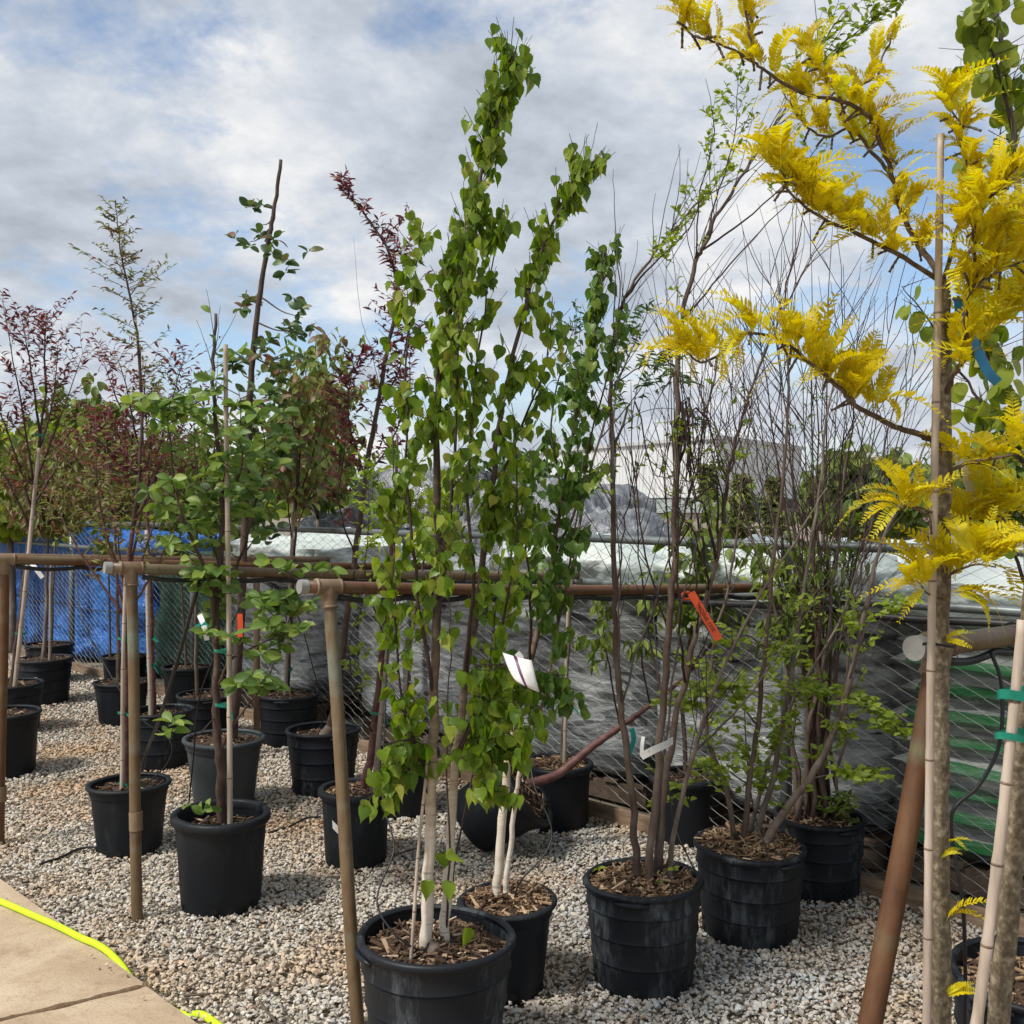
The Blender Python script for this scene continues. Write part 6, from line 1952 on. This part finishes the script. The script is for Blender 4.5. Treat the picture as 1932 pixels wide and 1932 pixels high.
# ------------------------------------------------------------------ trees beyond the fence
def far_trees():
    G = 'trees beyond the fence'
    def one(name, lab, u, Y, vtop, vlow, w, lk, lm, sd, nb=11, nt_=34, sz=(0.10, 0.17), dep=1.0):
        base = P(u, 952, Y); base.z = 0
        t = Tree(name, lab, 'tree', base, G, sd, lk, M[lm], M['twig_grey'], 60)
        vg = 952 + FOC * EYE / Y
        t.stem(px(Y, (u, vg + 4), (u + 4, (vg + vlow) / 2), (u, vlow), (u + 3, (vlow + vtop) / 2)), 0.05, 0.012, M['bark_grey'], 'trunk')
        crown_generic(t, Y, (u, vlow), (u, (vlow + vtop) / 2), (w, (vlow - vtop) / 2), nb, nt_, (0.15, 0.5), sz, 'droop', dep, (5, 9))
        t.finish()
    one('maple_tree', 'yellow green maple beyond the fence behind the wine red plum', 20, 11, 800, 1010, 130, 'oval', 'leaf_lime', 61)
    one('maple_tree', 'soft green maple beyond the blue tarp, tallest of its row', 150, 12, 690, 1000, 80, 'oval', 'leaf_mid', 62)
    one('maple_tree', 'broad yellow green maple beyond the fence behind the crabapple', 260, 12.5, 830, 1020, 110, 'oval', 'leaf_lime', 63)
    one('maple_tree', 'mid green tree beyond the green netting', 400, 12, 850, 1020, 120, 'oval', 'leaf_mid', 64)
    one('maple_tree', 'pale green tree with drooping tips beyond the grey wrapped pallet', 600, 10, 650, 980, 85, 'lance', 'leaf_mid', 65, 9, 30)
    one('maple_tree', 'dull green tree beyond the black plastic covered stack', 980, 17, 850, 960, 80, 'oval', 'leaf_dark', 66)
    one('maple_tree', 'bushy green tree beyond the fence behind the twiggy shrub', 1640, 11, 860, 1000, 120, 'oval', 'leaf_mid', 67, 12, 40)
    one('blossom_tree', 'pink flowering shrub beyond the fence near the golden locust', 1690, 13, 950, 1050, 70, 'small', 'blossom', 68, 10, 40, (0.05, 0.09))
    one('maple_tree', 'leafy tree beyond the fence at the end of the pallets', 1880, 13, 800, 1000, 120, 'oval', 'leaf_mid', 69)
    # conifers
    for k, (u, Y, vt, w, lab) in enumerate(((1335, 22, 872, 32, 'narrow conifer beyond the shed, dark green'), (1400, 20, 895, 40, 'bushy olive conifer right beside the narrow dark one'), (1460, 24, 900, 35, 'small conifer in front of the warehouse side wall'))):
        base = P(u, 952, Y); base.z = 0
        t = Tree('conifer', lab, 'tree', base, 'conifers beyond the fence', 80 + k, 'lance', M['leaf_conifer'], M['twig_grey'], 40)
        vg = 952 + FOC * EYE / Y
        i = t.stem(px(Y, (u, vg), (u, (vg + vt) / 2), (u, vt + 4)), 0.07, 0.01, M['bark_dark'], 'trunk', 8)
        n = 230
        for q in range(n):
            f = t.rg.random() ** 0.8
            p, T, r = t.at(i, min(.999, 0.08 + 0.92 * f))
            L = w / FOC * Y * (1.05 - f) * t.rg.uniform(0.5, 1.05) + 0.04
            h = t.hdir(); e = p + h * L + Vector((0, 0, L * 0.25))
            t.tw.tube([p, (p + e) / 2 + Vector((0, 0, -.02)), e], [0.008, 0.006, 0.003], 4, False)
            for w_ in range(7):
                x = p.lerp(e, t.rg.uniform(0.35, 1.05))
                t.put(x, h, t.rg.uniform(0.10, 0.22), 'out')
        t.finish()
    # wooded skyline: reads as one mass
    rg = random.Random(77)
    items = []
    for q in range(5200):
        x = rg.uniform(-75, 75); y = 120 + rg.uniform(0, 20) + abs(x) * .1
        top = 3.2 + 1.6 * mnoise.noise(Vector((x * 0.08, 3, 0))) + 0.7 * mnoise.noise(Vector((x * .5, 1, 0)))
        z = rg.uniform(0.0, max(1.0, top))
        d = Vector((rg.gauss(0, 1), rg.gauss(0, 1), rg.gauss(0, 1))).normalized()
        items.append((Vector((x, y, z)), rot_from(d, Vector((rg.gauss(0, 1), -1, rg.gauss(0, 1)))), rg.uniform(0.9, 2.0)))
    o = joined_leaves('distant_woodland', 'oval', items, M['leaf_mid'], None, Vector((0, 0, 0)), 5)
    tag(o, 'far off band of green woodland along the skyline', 'woodland', kind='stuff')


far_trees()

# ------------------------------------------------------------------ pipe frames
def pipe_frame(A, B, post_base, mat_r, mat_p, label, back_base=None, coupling=None, r=0.021):
    """A near end of rail, B end at fence"""
    org = Vector((post_base.x, post_base.y, 0))
    root = empty('pipe_frame', org, label, 'pipe frame', 'irrigation pipe frames')
    d = (B - A).normalized()
    n = 14
    pts = [A.lerp(B, i / n) + Vector((0, 0, -0.012 * math.sin(math.pi * i / n))) for i in range(n + 1)]
    Geo().tube(pts, r, 16).build('rail', mat_r, root, True, org)
    cap = Geo().tube([A - d * 0.005, A + d * 0.022], r * 1.10, 18)
    sharp(cap.build('end_cap', M['pipe_cap'], root, True, org), 40)
    tp = A + d * 0.095
    sharp(Geo().tube([tp - d * 0.042, tp + d * 0.042], r * 1.22, 18).build('tee_fitting', M['pipe_tee'], root, True, org), 40)
    pd = (post_base - tp).normalized()
    tee2 = Geo().tube([tp, tp + pd * 0.068], r * 1.22, 18)
    sharp(tee2.build('tee_fitting', M['pipe_tee'], root, True, org), 40)
    for q in (tp - d * 0.040, tp + d * 0.040):
        Geo().tube([q - d * 0.004, q + d * 0.004], r * 1.30, 18).build('collar', M['pipe_tee'], root, True, org)
    q = tp + pd * 0.066
    Geo().tube([q - pd * 0.004, q + pd * 0.004], r * 1.30, 18).build('collar', M['pipe_tee'], root, True, org)
    low = post_base + (post_base - tp).normalized() * 0.05
    m = 20
    rg = random.Random(int(abs(A.x) * 100))
    Geo().tube([tp.lerp(low, i / m) + Vector((math.sin(i * .3) * .003, 0, 0)) for i in range(m + 1)], r, 16).build('post', mat_p, root, True, org)
    if coupling:
        q = tp.lerp(post_base, coupling)
        sharp(Geo().tube([q - pd * 0.035, q + pd * 0.035], r * 1.2, 18).build('coupling', M['pipe_tee'], root, True, org), 40)
    if back_base is not None:
        f = 0.80
        tq = A.lerp(B, f)
        sharp(Geo().tube([tq - d * 0.042, tq + d * 0.042], r * 1.22, 16).build('tee_fitting', M['pipe_tee'], root, True, org), 40)
        Geo().tube([tq, Vector((tq.x, tq.y, -0.04))], r, 14).build('post', mat_p, root, True, org)
    # black irrigation line strapped below the rail
    tube = []
    for i in range(41):
        f = 0.06 + 0.93 * i / 40
        p = A.lerp(B, f)
        tube.append(p + Vector((0.0, -0.004, -r - 0.013 - 0.012 * abs(math.sin(i * 0.62)))))
    Geo().tube(tube, 0.0095, 8).build('irrigation_line', M['rubber'], root, True, org)
    for f in (0.22, 0.45, 0.7, 0.9):
        p = A.lerp(B, f)
        g = Geo(); k = 16
        up = Vector((0, 0, 1)); sd_ = d.cross(up).normalized()
        g.tube([p + (up * (math.cos(2 * math.pi * i / k) * (r + .006) - 0.008) + sd_ * (math.sin(2 * math.pi * i / k) * (r + 0.003))) + d * 0.004 * math.sin(i) for i in range(k + 1)], 0.0022, 5, False)
        g.build('cable_tie', M['rubber'], root, True, org)
    return root


def on_ground(u, Y):
    p = P(u, 952, Y); p.z = 0
    return p


def build_frames():
    zf = 1.205
    def fence_pt(A, az=55):
        dx, dy = math.sin(R(az)), math.cos(R(az))
        s = ((FN - 0.055) * math.sqrt(2) - A.x - A.y) / (dx + dy)
        return Vector((A.x + dx * s, A.y + dy * s, zf + 0.03))
    A = P(567, 1107, 3.26); pipe_frame(A, fence_pt(A), on_ground(676, 3.10), M['pipe_red'], M['pipe_tan'], 'brown pipe rail with tan leaning post touching the big birch pot')
    A = P(199, 1071, 3.95); pipe_frame(A, fence_pt(A), on_ground(258, 3.93), M['pipe_tan'], M['pipe_tan'], 'tan pipe rail whose coupled post stands beside the maroon trunked pot', coupling=0.72)
    A = P(-35, 1054, 4.7); pipe_frame(A, fence_pt(A), on_ground(-2, 4.82), M['pipe_red'], M['pipe_red'], 'rust brown pipe rail and post at the edge of the red plum row', coupling=0.82)
    A = P(-210, 1045, 5.4); pipe_frame(A, fence_pt(A), on_ground(-180, 5.5), M['pipe_tan'], M['pipe_tan'], 'far olive pipe rail running in front of the blue tarp', back_base=1)
    A = P(1727, 1223, 2.2); B = Vector((A.x + 0.8 * 1.86, A.y + 0.6 * 1.86, 1.31))
    pipe_frame(A, B, Vector((0.625, 2.06, 0)), M['pipe_tan'], M['pipe_red'], 'nearest pipe frame with round grey end cap and leaning rust brown post', r=0.0245)


build_frames()

# ------------------------------------------------------------------ small things
def tubing(name, pts, r, label, cat, mat='rubber', group=None, per=6):
    c = curve([Vector(p) for p in pts], per)
    org = c[0].copy() if c[0].z < c[-1].z else c[-1].copy()
    o = Geo().tube(c, r, 7).build(name, M[mat], None, True, org)
    o.location = org
    return tag(o, label, cat, group)


def strip(name, pts, w, mat, label, cat, wdir=None, thick=0.0012, group=None, twist=0.0):
    """ribbon along pts"""
    c = curve([Vector(p) for p in pts], 5)
    org = c[0].copy()
    g = Geo()
    n = len(c)
    for i, p in enumerate(c):
        T = (c[min(i + 1, n - 1)] - c[max(i - 1, 0)]).normalized()
        wd = Vector(wdir) if wdir else Vector((0, 0, 1))
        a = twist * i / n
        wd = (wd - T * wd.dot(T)).normalized()
        wd = Quaternion(T, a) @ wd
        nn = T.cross(wd).normalized()
        for (sw, sn) in ((-1, -1), (1, -1), (1, 1), (-1, 1)):
            g.v.append(p + wd * sw * w / 2 + nn * sn * thick / 2)
    for i in range(n - 1):
        for k in range(4):
            k2 = (k + 1) % 4
            g.f.append((4 * i + k, 4 * i + k2, 4 * i + 4 + k2, 4 * i + 4 + k))
    g.f.append((3, 2, 1, 0)); g.f.append(tuple(4 * (n - 1) + k for k in range(4)))
    o = g.build(name, mat, None, True, org)
    o.location = org
    sharp(o, 50)
    return tag(o, label, cat, group), c


def text_on(parent, txt, origin, xdir, ydir, size, mat, name='lettering'):
    cu = bpy.data.curves.new(name, 'FONT')
    cu.body = txt; cu.size = size; cu.align_x = 'CENTER'; cu.align_y = 'CENTER'; cu.extrude = 0.0002
    ob = bpy.data.objects.new(name, cu); COL.objects.link(ob)
    dg = bpy.context.evaluated_depsgraph_get()
    me = bpy.data.meshes.new_from_object(ob.evaluated_get(dg))
    bpy.data.objects.remove(ob)
    o = bpy.data.objects.new(name, me); COL.objects.link(o)
    me.materials.clear(); me.materials.append(mat)
    x = xdir.normalized(); y = (ydir - x * ydir.dot(x)).normalized(); z = x.cross(y)
    m = Matrix((x, y, z)).transposed().to_4x4(); m.translation = origin - (parent.location if parent else Vector())
    if parent: o.parent = parent
    o.matrix_local = m
    return o


def small_things():
    # garden hose along the slab edge
    hz = 0.043
    def gp(u, v, z=hz):
        Y = FOC * (EYE - z) / (v - 952)
        p = P(u, v, Y); return Vector((p.x, p.y, z))
    def ep(u, dn, z):
        k = (u - 966) / FOC; n = 1.515 + dn
        return NT(n, n * (k - 1) / (k + 1), z)
    tubing('garden_hose', [gp(-330, 1590), gp(-150, 1640), gp(0, 1703), gp(60, 1729), gp(110, 1751), ep(150, -.012, .043), ep(178, .004, .043), ep(200, .014, .036), ep(224, .016, .022), ep(248, .016, -.004), ep(290, .016, -.010), ep(330, .022, -.010), ep(356, .04, -.006), ep(376, .055, .006), ep(400, .06, .006), ep(480, .05, .006)], 0.0125, 'neon yellow green garden hose lying along the concrete edge', 'hose', 'hose')
    tubing('irrigation_main', [NT(FN - 0.075, -6.2 + k * 0.25, 1.155 + 0.006 * math.sin(k * 1.7)) for k in range(29)], 0.0165, 'thick black irrigation pipe strapped under the fence middle rail', 'pipe', per=2)
    G = 'drip tubes feeding the pots'
    tubing('drip_tube', [P(735, 1140, 3.33), P(728, 1300, 3.25), P(722, 1500, 3.1), P(735, 1560, 3.0), P(742, 1610, 2.95), P(710, 1700, 2.85), P(745, 1765, 2.8), P(795, 1795, 2.82), P(812, 1775, 2.86)], 0.0028, 'thin black drip tube looping into the big birch pot', 'tube', group=G)
    tubing('drip_tube', [P(1005, 1120, 4.0), P(1000, 1350, 3.7), P(1005, 1470, 3.5), P(1040, 1560, 3.4), P(1030, 1610, 3.35), P(985, 1660, 3.33), P(972, 1690, 3.33), P(970, 1712, 3.33)], 0.0028, 'thin black drip tube bent into the slim birch pot', 'tube', group=G)
    tubing('drip_tube', [P(1230, 1130, 4.3), P(1250, 1350, 3.9), P(1270, 1540, 3.55), P(1300, 1620, 3.45), P(1318, 1655, 3.42), P(1316, 1680, 3.4)], 0.0028, 'thin black drip tube hanging into the bare branched shrub pot', 'tube', group=G)
    tubing('drip_tube', [P(1400, 1140, 4.5), P(1408, 1400, 4.0), P(1425, 1540, 3.75), P(1446, 1600, 3.66), P(1452, 1660, 3.62), P(1430, 1730, 3.61), P(1395, 1770, 3.62)], 0.0026, 'thin black drip tube draped over the chip filled pot', 'tube', group=G)
    tubing('drip_tube', [P(1870, 1230, 2.35), P(1890, 1290, 2.32), P(1888, 1400, 2.28), P(1850, 1480, 2.26), P(1800, 1530, 2.25), P(1800, 1600, 2.25), P(1818, 1700, 2.25), P(1824, 1850, 2.3), P(1822, 2020, 2.3)], 0.0045, 'thick black tube curving behind the golden locust trunk', 'tube', group=G)
    tubing('drip_tube', [P(375, 1100, 4.05), P(330, 1260, 4.6), P(295, 1370, 5.2), P(275, 1420, 5.6), P(262, 1478, 5.65)], 0.0085, 'straight black sprinkler tube slanting down from the tan rail', 'tube', group=G)
    tubing('drip_tube', [P(510, 1120, 4.7), P(560, 1160, 5.0), P(590, 1260, 5.3), P(610, 1340, 5.6), P(600, 1386, 5.66)], 0.003, 'thin black drip tube reaching the purple plum pot', 'tube', group=G)
    tubing('drip_tube', [P(140, 1070, 5.2), P(160, 1180, 5.0), P(250, 1340, 4.8), P(318, 1395, 4.75), P(315, 1440, 4.74), P(270, 1485, 4.74), P(250, 1508, 4.74)], 0.003, 'thin black drip tube ending in the maroon trunked pot', 'tube', group=G)
    tubing('drip_tube', [P(460, 1130, 4.6), P(380, 1300, 5.0), P(364, 1430, 5.1), P(354, 1530, 5.18), P(352, 1562, 5.2)], 0.004, 'black drip tube hanging in front of the faded grey pot', 'tube', group=G)
    # ground line between pots
    tubing('ground_tube', [gp(72, 1632, .016), gp(110, 1620, .016), gp(150, 1602, .018), gp(200, 1600, .016)], 0.006, 'short black tube end lying on the gravel by the maroon trunked pot', 'tube')
    tubing('ground_tube', [gp(505, 1572, .016), gp(545, 1560, .018), gp(575, 1545, .018), gp(605, 1542, .018)], 0.005, 'short black tube crossing the gravel beside the sticker pot', 'tube')
    # orange ribbon with printed words
    a = P(1300, 1120, 3.40)
    pts = [P(1304, 1118, 3.39), P(1321, 1147, 3.385), P(1339, 1177, 3.38), P(1357, 1207, 3.375)]
    o, c = strip('ribbon', pts, 0.027, M['rib_orange'], 'bright orange printed ribbon hanging from the bare branched shrub', 'ribbon', wdir=(1, 0.2, 0.6))
    T = (pts[3] - pts[1]).normalized()
    mid = pts[1].lerp(pts[3], 0.30)
    wd = Vector((1, 0.2, 0.6)); wd = (wd - T * wd.dot(T)).normalized()
    nn = T.cross(wd).normalized()
    if nn.y > 0: nn = -nn
    x = -T; y = nn.cross(x)
    text_on(o, '2022 SPECIAL', mid + nn * 0.0022, x, y, 0.0185, M['ink'])
    g = Geo()
    g.tube([P(1296 + 9 * math.cos(q * .7), 1124 + 7 * math.sin(q * .7), 3.40 + 0.012 * math.sin(q * .9)) for q in range(10)], 0.005, 6)
    kn = g.build('ribbon_knot', M['rib_orange'], o, True, o.location.copy())
    # small orange ribbon
    strip('ribbon', [P(452, 1158, 4.6), P(453, 1180, 4.6), P(452, 1202, 4.6)], 0.024, M['rib_orange'], 'short orange ribbon hanging behind the apple tree stake', 'ribbon', wdir=(1, 0, 0))
    # blue ribbon
    strip('ribbon', [P(1806, 560, 2.12), P(1815, 610, 2.10), P(1838, 650, 2.09), P(1862, 700, 2.09), P(1882, 722, 2.1)], 0.020, M['rib_blue'], 'blue ribbon hanging from the golden locust branch', 'ribbon', wdir=(1, 0.1, 0.3), twist=0.3)
    # white strap tag behind the locust
    strip('plant_tag', [P(1790, 838, 2.25), P(1815, 880, 2.25), P(1830, 920, 2.26), P(1845, 950, 2.26)], 0.020, M['tag_white'], 'long white strap tag hanging from the golden locust trunk', 'tag', wdir=(1, 0.1, 0.3))
    # teal ribbon
    strip('ribbon', [P(1192, 1375, 3.6), P(1196, 1395, 3.6), P(1188, 1422, 3.6), P(1186, 1445, 3.6)], 0.018, M['tie_teal'], 'teal ribbon hanging from the tipped reddish trunk', 'ribbon', wdir=(1, 0.2, 0))
    strip('ribbon', [P(372, 1178, 4.0), P(378, 1186, 4.0), P(390, 1176, 4.0)], 0.022, M['tie_teal'], 'teal ribbon knotted on the apple tree', 'ribbon', wdir=(0.2, 0, 1))
    strip('plant_tag', [P(376, 1160, 4.02), P(384, 1180, 4.0), P(390, 1208, 4.0)], 0.020, M['tag_white'], 'white strap tag hanging on the apple tree', 'tag', wdir=(1, 0, 0.2))
    strip('plant_tag', [P(59, 1062, 6.9), P(68, 1074, 6.88), P(80, 1090, 6.88)], 0.03, M['tag_white'], 'white strap tag on the leaning cane of the red plum', 'tag', wdir=(1, 0, 0.5))
    # white loop tag with barcode
    o, c = strip('plant_tag', [P(1210, 1428, 3.36), P(1235, 1415, 3.34), P(1258, 1405, 3.36), P(1270, 1398, 3.40)], 0.024, M['tag_white'], 'white looped barcode tag around the bare branched shrub stems', 'tag', wdir=(0, 0, 1))
    T = (c[8] - c[2]).normalized()
    base = c[3]
    up = Vector((0, 0, 1)); up = (up - T * up.dot(T)).normalized(); nn = T.cross(up)
    if nn.y > 0: nn = -nn
    rg = random.Random(8)
    g = Geo(); s = 0.0
    for k in range(9):
        w = rg.uniform(0.0008, 0.0022)
        p = base + T * s + nn * 0.0012
        g.v += [p - up * .006, p + T * w - up * .006, p + T * w + up * .006, p + up * .006]
        b = 4 * k; g.f.append((b, b + 1, b + 2, b + 3)); s += w + rg.uniform(0.0008, 0.0018)
    g.build('barcode', M['ink'], o, False, o.location.copy())
    strip('plant_tag', [P(1214, 1390, 3.45), P(1212, 1405, 3.43), P(1211, 1428, 3.42)], 0.012, M['tag_white'], 'narrow white strap dangling above the barcode tag', 'tag', wdir=(1, 0, 0))
    # curled white card on the slim birch with purple stripe
    g = Geo(); org = P(958, 1238, 2.76)
    n = 8; m = 6
    A_ = P(948, 1231, 2.79); B_ = P(1003, 1246, 2.75); C_ = P(1018, 1307, 2.74); D_ = P(974, 1286, 2.73)
    for i in range(n + 1):
        for j in range(m + 1):
            a, b = i / n, j / m
            p = A_.lerp(B_, a).lerp(D_.lerp(C_, a), b)
            p += Vector((0, -0.016 * math.sin(math.pi * a) * 0.6 - 0.012 * math.sin(math.pi * b), -0.008 * math.sin(math.pi * b) * (1 - a)))
            g.v.append(p)
    for i in range(n):
        for j in range(m):
            q = i * (m + 1) + j
            g.f.append((q, q + 1, q + m + 2, q + m + 1))
    o = g.build('plant_tag', M['tag_white'], None, True, org); o.location = org
    so = o.modifiers.new('thick', 'SOLIDIFY'); so.thickness = 0.001
    tag(o, 'large curled white plant card with purple stripe hanging in the slim birch', 'tag')
    o.data.materials.append(M['tag_purple'])
    for poly in o.data.polygons:
        i = poly.index // m
        if i in (3,): poly.material_index = 1
    strip('plant_tag', [P(975, 1232, 2.79), P(982, 1240, 2.79), P(983, 1250, 2.79)], 0.016, M['tag_white'], 'small white tag above the curled plant card', 'tag', wdir=(1, 0, 0))
    # sticks and dead leaves on the gravel
    G = 'dry sticks lying on the gravel'
    for (u0, v0, u1, v1, lab) in ((340, 1880, 395, 1878, 'dry twig on the gravel at the corner of the joint'), (445, 1820, 468, 1790, 'pale dry stick on the gravel near the slab'), (0, 1655, 40, 1665, 'dark dry twig at the slab edge by the hose'), (740, 1615, 790, 1600, 'dry twig on the gravel behind the big birch'), (488, 1890, 520, 1932, 'reddish dry stalk on the gravel left of the tan post'), (1080, 1880, 1110, 1830, 'dry grass stalk between the slim birch pot and the bare shrub pot')):
        a = gp(u0, v0, .018); b = gp(u1, v1, .022)
        r = random.Random(u0)
        mid = (a + b) / 2 + Vector((r.uniform(-.02, .02), r.uniform(-.02, .02), .006))
        tubing('dry_stick', [a, mid, b], 0.004, lab, 'stick', 'pallet', G)


small_things()
print('objects', len(bpy.data.objects))
